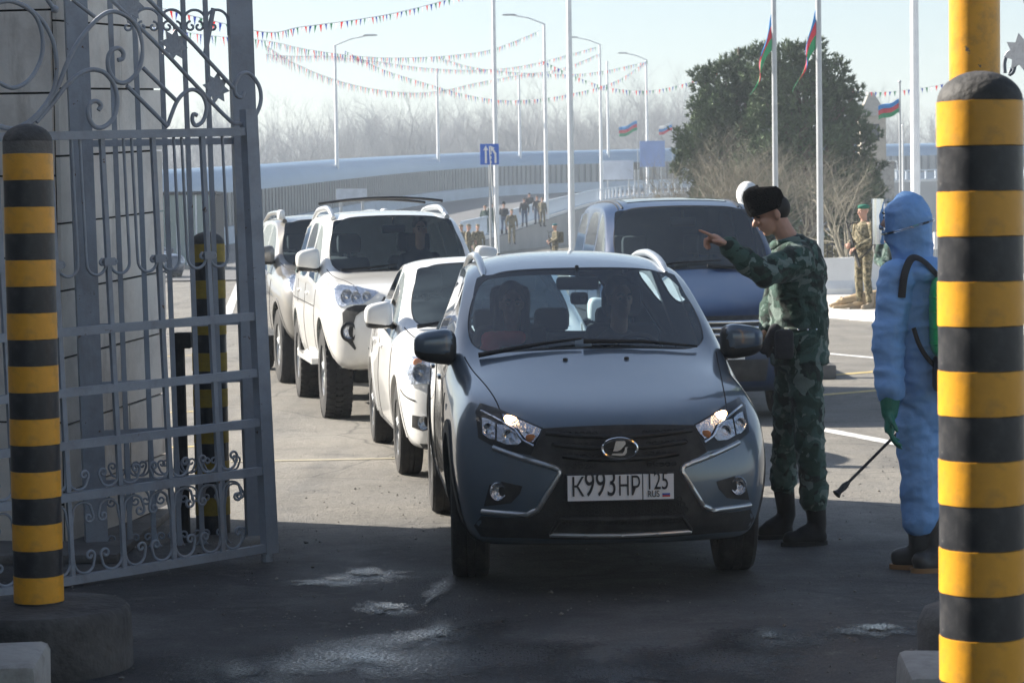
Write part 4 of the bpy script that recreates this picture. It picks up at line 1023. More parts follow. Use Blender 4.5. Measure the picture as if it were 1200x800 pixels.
def wood():
    rnd = random.Random(9); protos = []
    for s in range(6):
        mb = MB(); r_ = random.Random(100 + s); h = 1.0
        mb.tube([(0, 0, 0), (.01, 0, .3)], [.022, .016], 4, caps=False)
        for k in range(5): branches(mb, Vector((0, 0, .16 + .05*k)), Vector((r_.uniform(-.5, .5), r_.uniform(-.5, .5), 1)).normalized(), .34, .011, 4, r_, 3, .48, .70, (3, 4), .1)
        protos.append((np.array(mb.v), mb.f))
    V, Fc, off = [], [], 0
    for i in range(300):
        y = rnd.uniform(330, 440); x = rnd.uniform(-.25, .25)*y*1.05 + 0; h = rnd.uniform(14, 23)*(1 + .22*noise.noise(Vector((x*.02, 0, 3)))) * (y/390)
        v, f = protos[i % 6]; a = rnd.uniform(0, 6.28)
        q = v.copy(); q[:, 0] = v[:, 0]*math.cos(a) - v[:, 1]*math.sin(a); q[:, 1] = v[:, 0]*math.sin(a) + v[:, 1]*math.cos(a)
        q = q*np.array([h*.9, h*.9, h]) + np.array([x, y, 0]); V.append(q)
        Fc.append(np.array([list(ff) if len(ff) == 4 else list(ff) + [ff[-1]] for ff in f]) + off); off += len(v)
    V = np.concatenate(V); Fc = np.concatenate(Fc)
    me = bpy.data.meshes.new('wood'); me.vertices.add(len(V)); me.vertices.foreach_set('co', V.astype(np.float32).ravel())
    nf = len(Fc); me.loops.add(nf*4); me.loops.foreach_set('vertex_index', Fc.astype(np.int32).ravel()); me.polygons.add(nf); me.polygons.foreach_set('loop_start', np.arange(0, nf*4, 4, dtype=np.int32))
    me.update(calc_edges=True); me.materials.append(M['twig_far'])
    tag(mobj('far_wood', me), 'hazy leafless wood along the horizon', 'wood', kind='stuff')
    print('wood faces', nf)
wood()
# understorey of the wood: low scrub mass
def scrub():
    mb = MB(); rnd = random.Random(8); L = []
    for i in range(150):
        y = rnd.uniform(300, 460); x = rnd.uniform(-.26, .26)*y; L.append(((x, y, rnd.uniform(2, 5)), (rnd.uniform(5, 9), 4, rnd.uniform(3, 6.5))))
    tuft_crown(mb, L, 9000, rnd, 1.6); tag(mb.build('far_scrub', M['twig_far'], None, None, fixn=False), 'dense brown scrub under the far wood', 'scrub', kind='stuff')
scrub()
# ------------------------------------------------------------------ hazy air
hz = MB().box((-950, -60, -1.5), (950, 2600, 34)).build('haze', None, None, None)
hm = bpy.data.materials.new('haze'); hm.use_nodes = True
hn, hl_ = hm.node_tree.nodes, hm.node_tree.links
hn.remove(hn['Principled BSDF'])
pv = hn.new('ShaderNodeVolumePrincipled'); pv.inputs['Color'].default_value = (.78, .88, 1.0, 1); pv.inputs['Density'].default_value = .00095; pv.inputs['Anisotropy'].default_value = .0
hl_.new(pv.outputs[0], hn['Material Output'].inputs['Volume'])
hz.data.materials.clear(); hz.data.materials.append(hm); tag(hz, kind='stuff')

# ================================================================== vehicles
FR = (0.0, 0.4, 0.76)
def ring(st, front_y=None):
    """half section -> B0,B1,B2,S0..S4,T1,T2,T3"""
    y, pts = st
    P = [Vector((p[0], y + (p[2] if len(p) > 2 else 0), p[1])) for p in pts]
    s0 = P[0]
    B = []
    for f in FR:
        yy = s0.y if front_y is None else front_y + (s0.y - front_y) * f ** 2.2
        B.append(Vector((s0.x * f, yy, s0.z)))
    return B + P

def car_cage(stations, nose, tail, groups):
    """groups: list of (first station, last station, first col, last col, material index, inset, both sides joined)"""
    rings = [ring(st, nose['by'] if i == 0 else (tail['by'] if i == len(stations)-1 else None)) for i, st in enumerate(stations)]
    K = len(rings[0])
    bm = bmesh.new()
    vcr = bm.verts.layers.float.new('crease_vert')
    crease = bm.edges.layers.float.new('crease_edge')
    grid = []                                            # grid[i][col] full ring, cols 0..2K-3
    for rg in rings:
        right = [bm.verts.new(p) for p in rg]
        left = [bm.verts.new((-p.x, p.y, p.z)) for p in rg[1:-1]]
        grid.append((right, [right[0]] + left + [right[-1]]))
    fl = {}
    for i in range(len(grid) - 1):
        for side in (0, 1):
            a, b = grid[i][side], grid[i+1][side]
            for k in range(K - 1):
                q = (a[k], a[k+1], b[k+1], b[k])
                if side == 1: q = tuple(reversed(q))
                f = bm.faces.new(q); fl[(i, k, side)] = f
    for spec, gi, flip in ((nose, 0, 0), (tail, len(grid)-1, 1)):
        for side in (0, 1):
            rg = grid[gi][side]
            rows = [[rg[0], rg[1], rg[2], rg[3]]]
            for r in range(3):
                out = rg[4 + r]; cy, cz = spec['rows'][r]
                row = []
                for c, f in enumerate(FR):
                    if c == 0 and side == 1: row.append(spec['_c'][r]); continue
                    x = out.co.x * f
                    v = bm.verts.new((x, cy + (out.co.y - cy) * f ** spec.get('pw', 2.2), cz + (out.co.z - cz) * f ** 2))
                    if c == 0 and side == 0: spec.setdefault('_c', {})[r] = v
                    row.append(v)
                rows.append(row + [out])
            rows.append([rg[10], rg[9], rg[8], rg[7]])
            for r in range(4):
                for c in range(3):
                    q = (rows[r][c], rows[r][c+1], rows[r+1][c+1], rows[r+1][c])
                    if side ^ flip: q = tuple(reversed(q))
                    f = bm.faces.new(q)
                    if flip: fl[('t', r, c, side)] = f
        spec.pop('_c', None)
    bmesh.ops.recalc_face_normals(bm, faces=bm.faces)
    for (i0, i1, k0, k1, mi, inset, join) in groups:
        sets = []
        for side in (0, 1):
            sets.append([fl[('t', r, c, side)] for r in range(i1[0], i1[1]) for c in range(k0, k1)] if i0 == 't' else [fl[(i, k, side)] for i in range(i0, i1) for k in range(k0, k1)])
        if join: sets = [sets[0] + sets[1]]
        for fs in sets:
            fs = [f for f in fs if f.is_valid]
            r = bmesh.ops.inset_region(bm, faces=fs, thickness=inset, depth=0.0, use_boundary=True, use_even_offset=True)
            for f in r['faces']:
                f.material_index = 4 if join else 3
            fset = set(fs)
            for f in fs:
                f.material_index = mi
                for v in f.verts:
                    if sum(1 for g in v.link_faces if g in fset) == 1: v[vcr] = 0.85
                for e in f.edges:
                    if not all(g in fset for g in e.link_faces): e[crease] = 1.0
            for f in r['faces']:
                for e in f.edges:
                    if any((g not in fset and g not in r['faces']) for g in e.link_faces): e[crease] = max(e[crease], 0.7)
    return bm, crease, grid

class Car:
    def __init__(s, name, label, cat, stations, nose, tail, groups, wheels, paint_m, glass_m, loc, rz, scale=(1, 1, 1), group=None, creases=(), sub=3):
        s.root = thing(name, label, cat, loc, rz, group); s.root.scale = scale
        s.mw = Matrix.LocRotScale(Vector(loc), Matrix.Rotation(rz, 3, 'Z').to_quaternion(), Vector(scale))
        s.inv = s.mw.inverted()
        bm, cr, grid = car_cage(stations, nose, tail, groups)
        for (i0, i1, k, v) in creases:                   # crease along a column k between stations
            for side in (0, 1):
                for i in range(i0, i1):
                    e = bm.edges.get((grid[i][side][k], grid[i+1][side][k]))
                    if e: e[cr] = v
        me = bpy.data.meshes.new('tmp'); bm.to_mesh(me); bm.free()
        o = mobj('tmp', me); md = o.modifiers.new('s', 'SUBSURF'); md.levels = md.render_levels = sub
        full = eval_mesh(o); kill(o)
        s.bvh = BVHTree.FromPolygons([v.co[:] for v in full.vertices], [p.vertices[:] for p in full.polygons])
        # wheel arches
        tmp = mobj('tmp2', full)
        cutters = []
        for (wy, wr, wx) in wheels:
            for sd in (-1, 1):
                c = MB(); c.lathe([(0, 0), (wr, 0), (wr, 0.8), (0, 0.8)], 40, (0, 0, 0), 'X')
                x0 = wx if sd > 0 else -wx - 0.8
                c.v = [(v[0] + x0, v[1] + wy, v[2] + wr * 0.90) for v in c.v]
                co = c.build('cut', M['mesh_dark'], weld=0.0005, smooth=None); cutters.append(co)
        for mm in (paint_m, glass_m[0], glass_m[1], paint_m, M['mesh_dark'], M['mesh_dark']): full.materials.append(mm)
        for c in cutters:
            md = tmp.modifiers.new('b', 'BOOLEAN'); md.operation = 'DIFFERENCE'; md.solver = 'EXACT'; md.object = c
            try: md.material_mode = 'TRANSFER'
            except Exception: pass
        res = eval_mesh(tmp, cutters); kill(tmp)
        for c in cutters: kill(c)
        s.paint_m = paint_m
        # split by material
        bm = bmesh.new(); bm.from_mesh(res)
        mats = [m for m in res.materials]
        def cls(f):
            m = mats[f.material_index] if f.material_index < len(mats) else None
            return m
        parts = {'body': [], 'windshield': [], 'window': [], 'frit': []}
        for f in bm.faces:
            mi = f.material_index
            parts[{0: 'body', 1: 'windshield', 2: 'window', 3: 'body', 4: 'frit'}.get(mi, 'body')].append(f.index)
        bm.free()
        polys = res.polygons; co = [v.co[:] for v in res.vertices]
        def sub_mesh(nm, idx, mm, parent, keep=False):
            used = {}; fs = []; vs = []; mis = []
            for i in idx:
                p = polys[i]; f = []
                for vi in p.vertices:
                    if vi not in used: used[vi] = len(vs); vs.append(co[vi])
                    f.append(used[vi])
                fs.append(f); mis.append(1 if (keep and p.material_index == 5) or (keep and p.material_index > 5) else 0)
            b = MB(); b.v, b.f, b.m = vs, fs, mis
            return b.build(nm, mm, parent, smooth=40, fixn=False)
        s.body = sub_mesh('body', parts['body'], [paint_m, M['mesh_dark']], s.root, True)
        if parts['windshield']:
            s.windshield = sub_mesh('windshield', parts['windshield'], glass_m[0], s.root)
        # windows and frit: split into connected islands
        for nm_, lst, mm_, par in (('frit_band', parts['frit'], M['plastic'], s.windshield if parts['windshield'] else s.root), ('window', parts['window'], glass_m[1], s.root)):
          left = set(lst); vert_f = {}
          for i in left:
            for v in polys[i].vertices: vert_f.setdefault(v, []).append(i)
          while left:
            st = [left.pop()]; isl = list(st)
            while st:
                i = st.pop()
                for v in polys[i].vertices:
                    for j in vert_f[v]:
                        if j in left: left.discard(j); st.append(j); isl.append(j)
            sub_mesh(nm_, isl, mm_, par)
    # --- projections on the body
    def px(s, px, py):
        d = s.inv.to_3x3() @ ray(px, py); o = s.inv @ CPOS
        h = s.bvh.ray_cast(o, d.normalized())
        return h[0]
    def cast(s, axis, a, b, sg=1):
        if axis == 'y': h = s.bvh.ray_cast(Vector((a, -3, b)), Vector((0, 1, 0)))
        elif axis == 'x': h = s.bvh.ray_cast(Vector((sg * 3, a, b)), Vector((-sg, 0, 0)))
        else: h = s.bvh.ray_cast(Vector((a, b, 5)), Vector((0, 0, -1)))
        return h[0], h[1]
    def drape(s, name, poly, mm, axis='y', off=0.004, th=0.02, parent=None, res=0.04, sg=1, smooth=40, mb=None):
        """polygon in (x,z) for 'y', (y,z) for 'x', (x,y) for 'z' laid on the body with thickness"""
        bm = bmesh.new()
        vs = [bm.verts.new((a, b, 0)) for a, b in poly]
        for t in tessellate_polygon([[Vector((a, b, 0)) for a, b in poly]]):
            try: bm.faces.new([vs[i] for i in t])
            except ValueError: pass
        xs = [a for a, b in poly]; ys = [b for a, b in poly]
        for ax, lo, hi in ((0, min(xs), max(xs)), (1, min(ys), max(ys))):
            n = int((hi - lo) / res)
            for i in range(1, n + 1):
                c = lo + (hi - lo) * i / (n + 1)
                pc = Vector((c, 0, 0)) if ax == 0 else Vector((0, c, 0)); pn = Vector((1, 0, 0)) if ax == 0 else Vector((0, 1, 0))
                bmesh.ops.bisect_plane(bm, geom=bm.verts[:] + bm.edges[:] + bm.faces[:], plane_co=pc, plane_no=pn)
        dirv = {'y': Vector((0, -1, 0)), 'x': Vector((sg, 0, 0)), 'z': Vector((0, 0, 1))}[axis]
        last = None
        bm.verts.ensure_lookup_table()
        for v in bm.verts:
            h, nn = s.cast(axis, v.co.x, v.co.y, sg)
            if h is None:
                cx, cy = sum(xs)/len(xs), sum(ys)/len(ys)
                for q in (0.97, 0.93, 0.85, 0.7):
                    h, nn = s.cast(axis, cx + (v.co.x - cx)*q, cy + (v.co.y - cy)*q, sg)
                    if h is not None: break
            if h is None: h = last or Vector((v.co.x, 0, v.co.y)); nn = dirv
            last = h
            if nn.dot(dirv) < 0: nn = -nn
            v.co = h + (nn * 0.6 + dirv * 0.4) * off
        bm.normal_update()
        r = bmesh.ops.extrude_face_region(bm, geom=bm.faces[:])
        ex = [g for g in r['geom'] if isinstance(g, bmesh.types.BMVert)]
        for v in ex: v.co -= dirv * th
        bmesh.ops.recalc_face_normals(bm, faces=bm.faces)
        if mb is not None:
            mb.bm(bm); return None
        b = MB(); b.bm(bm)
        return b.build(name, mm, parent or s.root, smooth)
    def line(s, name, pts, r, mm, axis='y', off=0.0, parent=None, sg=1, n=12, ry=1.0, mb=None, seg=6):
        """a tube following the body along a polyline given in the drape plane"""
        out = []
        for i in range(len(pts) - 1):
            for k in range(n):
                t = k / n; a = pts[i][0] + (pts[i+1][0] - pts[i][0]) * t; b = pts[i][1] + (pts[i+1][1] - pts[i][1]) * t
                out.append((a, b))
        out.append(pts[-1])
        P = []
        dirv = {'y': Vector((0, -1, 0)), 'x': Vector((sg, 0, 0)), 'z': Vector((0, 0, 1))}[axis]
        for a, b in out:
            h, nn = s.cast(axis, a, b, sg)
            if h is not None: P.append(h + dirv * off)
        if len(P) < 2: return None
        m_ = mb or MB(); m_.tube(P, r, seg, ry=ry, up=dirv)
        return None if mb else m_.build(name, mm, parent or s.root, 60)
    def seam(s, pts, axis='x', sg=1, r=0.005, name='panel_gap', parent=None):
        return s.line(name, pts, r, M['mesh_dark'], axis, -0.001, parent or s.body, sg)

def wheel(parent, x, y, r, w, sd, rim_r, spokes=5, lug=0, mm=None, steer=0.0):
    """tyre and rim as parts of one wheel part; sd -1 image-left side, +1 image-right side"""
    t = MB()
    pr = [(rim_r*0.98, -w*0.42), (rim_r*1.04, -w*0.5), (r*0.86, -w*0.52), (r*0.96, -w*0.48), (r, -w*0.38), (r, -w*0.13), (r*0.975, -w*0.12), (r*0.975, -w*0.09), (r, -w*0.08),
          (r, w*0.08), (r*0.975, w*0.09), (r*0.975, w*0.12), (r, w*0.13), (r, w*0.38), (r*0.96, w*0.48), (r*0.86, w*0.52), (rim_r*1.04, w*0.5), (rim_r*0.98, w*0.42)]
    t.lathe(pr, 48, (0, 0, 0), 'X')
    if lug:
        for k in range(lug):
            a = 2*math.pi*k/lug
            for q, (wx0, wx1) in enumerate(((-0.5, -0.16), (-0.13, 0.13), (0.16, 0.5))):
                aa = a + (math.pi/lug if q == 1 else 0); da = math.pi/lug*0.62
                vs = []
                for rr in (r*0.97, r*1.018):
                    for xx in (wx0*w, wx1*w):
                        for d in (-da, da):
                            vs.append((xx, rr*math.cos(aa+d), rr*math.sin(aa+d)))
                t.add(vs, [(0,1,3,2),(4,6,7,5),(0,4,5,1),(2,3,7,6),(0,2,6,4),(1,5,7,3)])
    tyre = t.build('wheel', M['rubber'], parent, 30)
    tyre.location = (x, y, r); tyre.rotation_euler = (0, 0, steer)
    m_ = MB()
    o = sd * w * 0.44
    m_.lathe([(rim_r*1.02, o), (rim_r*0.95, o), (rim_r*0.90, o - sd*0.03), (rim_r*0.88, o - sd*0.12)], 40, (0, 0, 0), 'X')
    m_.lathe([(0.0, o - sd*0.01), (0.065, o - sd*0.012), (0.075, o - sd*0.04), (0.075, o - sd*0.10)], 20, (0, 0, 0), 'X')
    for k in range(spokes):
        a = 2*math.pi*k/spokes + 0.3
        c, s_ = math.cos(a), math.sin(a)
        m_.tube([(o - sd*0.035, 0.05*c, 0.05*s_), (o - sd*0.03, rim_r*0.5*c, rim_r*0.5*s_), (o - sd*0.035, rim_r*0.93*c, rim_r*0.93*s_)], [0.04, 0.03, 0.036], 6)
    m_.lathe([(0, o - sd*0.13), (rim_r*0.9, o - sd*0.13)], 24, (0, 0, 0), 'X', mi=1)
    m_.build('rim', [mm or M['alloy'], M['mesh_dark']], tyre, 40)
    return tyre

# ------------------------------------------------------------------ blue-grey crossover estate at the front of the queue
def mir(pts): return [(-a, b) for a, b in pts]
def zpx(zx, zy, ox, oy, k): return (ox + zx / k, oy + zy / k)
ST = [
 (0.28, [(.74,.22),(.80,.38),(.83,.56),(.825,.72,.09),(.75,.845,.16),(.57,.85,-.06),(.32,.842,-.16),(0,.838,-.20)]),
 (0.55, [(.78,.20),(.845,.36),(.868,.58),(.85,.78),(.755,.895),(.62,.915),(.34,.925),(0,.93)]),
 (0.95, [(.79,.20),(.85,.36),(.87,.62),(.855,.84),(.77,.95),(.65,.985),(.36,1.01),(0,1.02)]),
 (1.34, [(.79,.20),(.85,.36),(.87,.62),(.86,.89),(.815,1.015,.06),(.76,1.035,.0),(.44,1.065,-.14),(0,1.075,-.18)]),
 (2.02, [(.79,.20),(.85,.36),(.868,.62),(.845,.94),(.68,1.40),(.63,1.428),(.37,1.458,-.07),(0,1.462,-.10)]),
 (2.38, [(.79,.20),(.85,.36),(.868,.62),(.842,.96),(.65,1.445),(.57,1.50),(.34,1.535),(0,1.545)]),
 (3.2, [(.79,.20),(.85,.36),(.865,.62),(.835,.98),(.63,1.45),(.55,1.505),(.32,1.54),(0,1.55)]),
 (3.95, [(.78,.22),(.84,.38),(.85,.62),(.81,1.0),(.57,1.42),(.50,1.455),(.30,1.485),(0,1.495)]),
 (4.28, [(.74,.28),(.79,.42),(.80,.62),(.75,.98),(.55,1.33,-.12),(.47,1.37,-.12),(.28,1.40,-.12),(0,1.41,-.12)]),
]
LADA = Car('crossover_estate_car', 'blue-grey crossover estate with lit headlights at the head of the queue', 'car', ST,
    dict(by=.06, rows=[(.0, .36), (.005, .55), (.03, .73)], pw=3.0), dict(by=4.36, rows=[(4.42, .45), (4.40, .70), (4.33, 1.0)]),
    [(3, 4, 8, 10, 1, .022, True), (3, 5, 6, 7, 2, .035, False), (5, 6, 6, 7, 2, .035, False), (6, 7, 6, 7, 2, .04, False), ('t', (3, 4), 0, 2, 2, .03, True)],
    [(0.87, .365, .60), (3.51, .365, .60)], M['paint_blue'], (M['glass'], M['glass']),
    (.507, 10.76, 0), R_(4.3), (.90, 1.0, 1.045), creases=((0, 3, 9, .35), (0, 3, 7, .45), (0, 3, 8, .45), (0, 3, 6, .2), (3, 8, 6, .5), (0, 8, 5, .3)))
def build_lada():
    c = LADA; rt = c.root
    L = lambda zx, zy: (lambda h: (h.x, h.z))(c.px(*zpx(zx, zy, 540, 460, 4.444)) or Vector((-.6, 0, .6)))
    hl = [L(*p) for p in ((78,100),(103,55),(200,84),(300,130),(428,184),(366,326),(250,304),(170,280),(92,236))]
    mid = lambda: None
    # black grille and lower bumper
    ga = [L(*p) for p in ((430,186),(366,328),(498,392),(513,418),(438,548),(375,642),(240,650),(108,640),(70,690),(105,745),(300,752))]
    gl = ga + [(0, ga[-1][1] - .005)] + mir(ga[::-1])
    top = [(x, ga[0][1] + .012*(1 - (x/ga[0][0])**2)) for x in np.linspace(-ga[0][0], ga[0][0], 9)[1:-1]]
    grille = c.drape('grille', gl + [(float(a), float(b)) for a, b in top], M['plastic_matt'], 'y', .004, .02, res=.05)
    zt, zb = ga[0][1], ga[2][1]
    m_ = MB()
    for k, z in enumerate((zt - .035, zt - .085, zt - .135)):
        hw = abs(ga[0][0]) * (.97 - .10*k)
        c.line('', [(-hw, z + .015), (-hw*.5, z), (0, z - .004), (hw*.5, z), (hw, z + .015)], .011, None, 'y', .006, mb=m_, n=6)
    m_.build('grille_bar', M['plastic'], grille, 60)
    m_ = MB()                                            # honeycomb cells of the lower grille
    zl0, zl1 = ga[4][1] - .015, ga[5][1] - .03
    rows = 5
    for r in range(rows):
        z = zl0 - (zl0 - zl1) * r / (rows - 1) * 1.0
        for i in range(-15, 16):
            x = (i + (.5 if r % 2 else 0)) * .034
            if abs(x) > abs(ga[4][0]) - .02 - .012*(rows - r): continue
            h, nn = c.cast('y', x, z)
            if h: m_.tube([h + Vector((.014*math.cos(a), -.008, .011*math.sin(a))) for a in [k*math.pi/3 for k in range(6)]], .0028, 4, closed=True)
    for r in range(4):
        z = zt - .02 - r * .048
        for i in range(-16, 17):
            x = (i + (.5 if r % 2 else 0)) * .033
            if abs(x) > abs(ga[0][0]) * (.95 - .07*r) or abs(x) < .12: continue
            h, nn = c.cast('y', x, z)
            if h: m_.tube([h + Vector((.013*math.cos(a), -.007, .009*math.sin(a))) for a in [k*math.pi/3 for k in range(6)]], .0026, 4, closed=True)
    tag(m_.build('grille_mesh', M['plastic'], grille, 60), kind='stuff')
    # skid strip
    a = L(462, 737)
    c.line('skid_strip', [(a[0], a[1]), (a[0]*.5, a[1] - .004), (0, a[1] - .006), (-a[0]*.5, a[1] - .004), (-a[0], a[1])], .011, M['satin'], 'y', .012)
    c.line('lower_lip', [(a[0] - .0, a[1] + .005), (L(520, 655)[0], L(520, 655)[1]), (0, L(520, 655)[1] - .004), (-L(520, 655)[0], L(520, 655)[1]), (-a[0], a[1] + .005)], .010, M['plastic_matt'], 'y', .008)
    tr = [L(*p) for p in ((168,286),(350,350),(490,390),(512,405),(514,425),(440,545),(400,608),(345,634),(110,618))]
    fog_b = [L(*p) for p in ((120,590),(150,478),(215,462),(322,486),(308,525),(262,574))]
    fc = L(192, 512)
    brow = [L(*p) for p in ((103,93),(160,120),(215,150),(282,190),(322,245),(378,276))]
    lo = [L(*p) for p in ((192,165),(235,170),(285,205),(318,255),(300,272),(240,270),(190,250))]
    hi = [L(*p) for p in ((112,130),(150,140),(182,160),(180,245),(150,240),(115,215))]
    up = [L(*p) for p in ((215,112),(300,140),(420,190),(405,225),(375,260),(340,245),(300,190),(235,155))]
    drl = L(262, 140); am = L(365, 235); r1 = L(140, 190); r2 = L(245, 225)
    for sg in (1, -1):
        q = (lambda ps: ps) if sg == 1 else mir
        bez = c.drape('headlight', q(hl), M['plastic'], 'y', .003, .02, res=.03)
        for pg, cc in ((lo, r2), (hi, r1)):
            rf = c.drape('reflector', q(pg), M['reflector'], 'y', .008, .01, parent=bez, res=.02)
            x, z = cc if sg == 1 else (-cc[0], cc[1])
            h, nn = c.cast('y', x, z)
            b = MB(); b.lathe([(.030, -.012), (.026, -.006), (.015, .0), (0, .002)], 18, (h.x, h.y - .006, h.z), 'Y'); b.build('bulb', M['chrome'], bez)
        c.drape('upper_reflector', q(up), M['reflector'], 'y', .007, .01, parent=bez, res=.02)
        x, z = drl if sg == 1 else (-drl[0], drl[1])
        h, nn = c.cast('y', x, z)
        b = MB(); b.sell((h.x, h.y - .008, h.z), (.040, .014, .019), .8, 16, 8, rot=Matrix.Rotation(R_(18*sg), 3, 'Y'))
        b.build('running_light', M['bulb_on'], bez)
        x, z = am if sg == 1 else (-am[0], am[1])
        h, nn = c.cast('y', x, z)
        b = MB(); b.sell((h.x, h.y - .004, h.z), (.028, .012, .018), .8, 12, 8); b.build('indicator', M['amber'], bez)
        h2, _ = c.cast('y', (drl[0]*.72 + am[0]*.28) * sg, drl[1]*.72 + am[1]*.28)
        c.line('light_brow', q(brow), .006, M['chrome'], 'y', .012, bez)
        c.drape('lens', q(hl), M['lens'], 'y', .022, .004, parent=bez, res=.03)
        t = [c.cast('y', a_ * sg, b_) for a_, b_ in tr]
        c.line('chrome_boomerang', q(tr), .013, M['satin'], 'y', .003, n=6)
        fb = c.drape('fog_light', q(fog_b), M['plastic_matt'], 'y', .003, .02, res=.03)
        h, nn = c.cast('y', fc[0]*sg, fc[1])
        b = MB(); b.lathe([(.044, 0), (.040, -.012), (.032, -.004), (.02, .004), (0, .006)], 20, (h.x, h.y - .012, h.z), 'Y'); b.build('fog_lens', M['reflector'], fb)
    # number plate
    pc = c.px(726.7, 570)
    pw, ph = .285, .064
    hy = min(c.cast('y', pc.x + dx, pc.z + dz)[0].y for dx in (-.2, 0, .2) for dz in (-.05, 0, .05)) - .022
    pl = MB(); pl.box((pc.x - pw, hy, pc.z - ph), (pc.x + pw, hy + .012, pc.z + ph), bev=.004)
    plate = pl.build('number_plate', M['plate_black'], rt)
    pl = MB(); pl.box((pc.x - pw + .007, hy - .003, pc.z - ph + .007), (pc.x + pw - .007, hy + .002, pc.z + ph - .007)); pl.build('plate_face', M['plate_white'], plate, None)
    dv = pc.x + .115
    pl = MB(); pl.box((dv - .0025, hy - .0045, pc.z - ph + .006), (dv + .0025, hy - .002, pc.z + ph - .006)); pl.build('plate_divider', M['plate_black'], plate, None)
    text3d(plate, 'К', (pc.x - .222, hy - .006, pc.z - .036), .088, M['plate_black'], .062)
    text3d(plate, '993', (pc.x - .108, hy - .006, pc.z - .036), .118, M['plate_black'], .160)
    text3d(plate, 'НР', (pc.x + .046, hy - .006, pc.z - .036), .088, M['plate_black'], .110)
    text3d(plate, '125', (pc.x + .197, hy - .006, pc.z - .012), .082, M['plate_black'], .100)
    text3d(plate, 'RUS', (pc.x + .172, hy - .006, pc.z - .046), .030, M['plate_black'], .060)
    for k, mm in enumerate((M['plate_white'], M['ink_blue'], M['ink_red'])):
        f = MB(); f.box((pc.x + .218, hy - .0055, pc.z - .030 - .008*k), (pc.x + .258, hy - .0025, pc.z - .0225 - .008*k)); f.build('flag_stripe', mm, plate, None)
    # oval emblem
    ec = c.px(725.5, 525)
    hy = c.cast('y', ec.x, ec.z)[0].y - .018
    e = MB(); e.tube([(ec.x + .092*math.cos(a), hy, ec.z + .044*math.sin(a)) for a in np.linspace(0, 2*math.pi, 40, endpoint=False)], .0085, 8, closed=True)
    em = e.build('emblem', M['chrome'], rt)
    e = MB(); e.prism([(ec.x + .088*math.cos(a), ec.z + .041*math.sin(a)) for a in np.linspace(0, 2*math.pi, 32, endpoint=False)], .01, lambda a, b, t: (a, hy + .004 + t, b)); e.build('emblem_back', M['plastic'], em)
    sail = [(-.036,-.012),(-.020,.036),(.030,.036),(.034,.022),(.008,-.004),(-.012,-.012)]
    hull = [(-.046,-.030),(-.040,-.022),(.016,-.022),(.026,-.012),(.030,.006),(.046,.008),(.040,.0),(.040,-.018),(.028,-.032),(.0,-.034)]
    for pl_, d in ((sail, .012), (hull, .010)):
        e = MB(); e.prism([(ec.x + a*.95, ec.z + b*.95) for a, b in pl_], d, lambda a, b, t: (a, hy - .004 + t, b)); e.build('emblem_ship', M['chrome'], em)
    # seams on hood and flank
    for sg in (1, -1):
        c.seam([(.60*sg, .24), (.645*sg, .6), (.70*sg, 1.0), (.735*sg, 1.28)], 'z', r=.004, name='hood_gap')
        for ys in ((1.36, .36, 1.30, .86), (2.42, .30, 2.42, .95), (3.35, .62, 3.30, .97)):
            c.seam([(ys[0], ys[1]), (ys[2], ys[3])], 'x', sg)
        c.seam([(1.36, .33), (3.05, .33), (3.2, .45)], 'x', sg)
        c.drape('side_cladding', [(1.25,.20),(3.13,.20),(3.13,.33),(1.25,.33)], M['plastic_matt'], 'x', .006, .02, sg=sg, res=.15)
        # wheel arch cladding
        for wy in (.87, 3.51):
            o = [(wy + .425*math.cos(a), .335 + .425*math.sin(a)) for a in np.linspace(-.25, math.pi + .25, 20)]
            i = [(wy + .368*math.cos(a), .33 + .368*math.sin(a)) for a in np.linspace(math.pi + .25, -.25, 20)]
            c.drape('wheel_arch', [(float(a), float(b)) for a, b in o + i], M['plastic_matt'], 'x', .010, .03, sg=sg, res=.3)
        for hy_ in (1.98, 2.98):
            h, _ = c.cast('x', hy_, .90, sg)
            b = MB(); b.sell((h.x + sg*.004, hy_, .90), (.012, .09, .014), .6, 12, 8); b.build('door_handle', c.paint_m, rt)
        # roof rail
        P = []
        for t in np.linspace(0, 1, 14):
            y = 2.02 + 1.9*t; h, _ = c.cast('z', .565*sg, y)
            P.append(h + Vector((0, 0, .002 + .034*min(1, 2.6*t, 2.6*(1 - t)))))
        b = MB(); b.tube(P, [.012] + [.026]*12 + [.012], 8, ry=.85); b.build('roof_rail', M['satin'], rt, 60)
        # mirror
        mh = Vector((.90*sg, 1.36, 1.085))
        b = MB(); b.sell(mh, (.125, .075, .082), .62, 20, 12, taper=lambda p: Vector((p.x, p.y + (.03 if p.x*sg < 0 else .02)*0 + .05*(p.x*sg/.125)**2*0, p.z*(1 - .22*(p.x*sg)/.125))))
        mo = b.build('mirror', M['plastic'] , rt, 60)
        b = MB(); b.sell(mh + Vector((.006*sg, -.006, .016)), (.120, .074, .070), .62, 20, 12, taper=lambda p: Vector((p.x, p.y, p.z*(1 - .22*(p.x*sg)/.125)))); b.build('mirror_cap', c.paint_m, mo, 60)
        b = MB(); b.tube([(mh.x - .10*sg, mh.y + .02, mh.z - .05), (.80*sg, 1.42, 1.0)], [.03, .035], 8, ry=.7); b.build('mirror_arm', M['plastic'], mo, 60)
        for wy, st in ((.87, R_(-3)), (3.51, 0)):
            wheel(rt, .745*sg, wy, .325, .205, sg, .205, 5, steer=st)
    h, _ = c.cast('x', .98 + .15, .80, -1)
    b = MB(); b.sell((h.x, h.y, h.z), (.006, .035, .018), .8, 10, 6); b.build('side_repeater', M['lens'], rt)
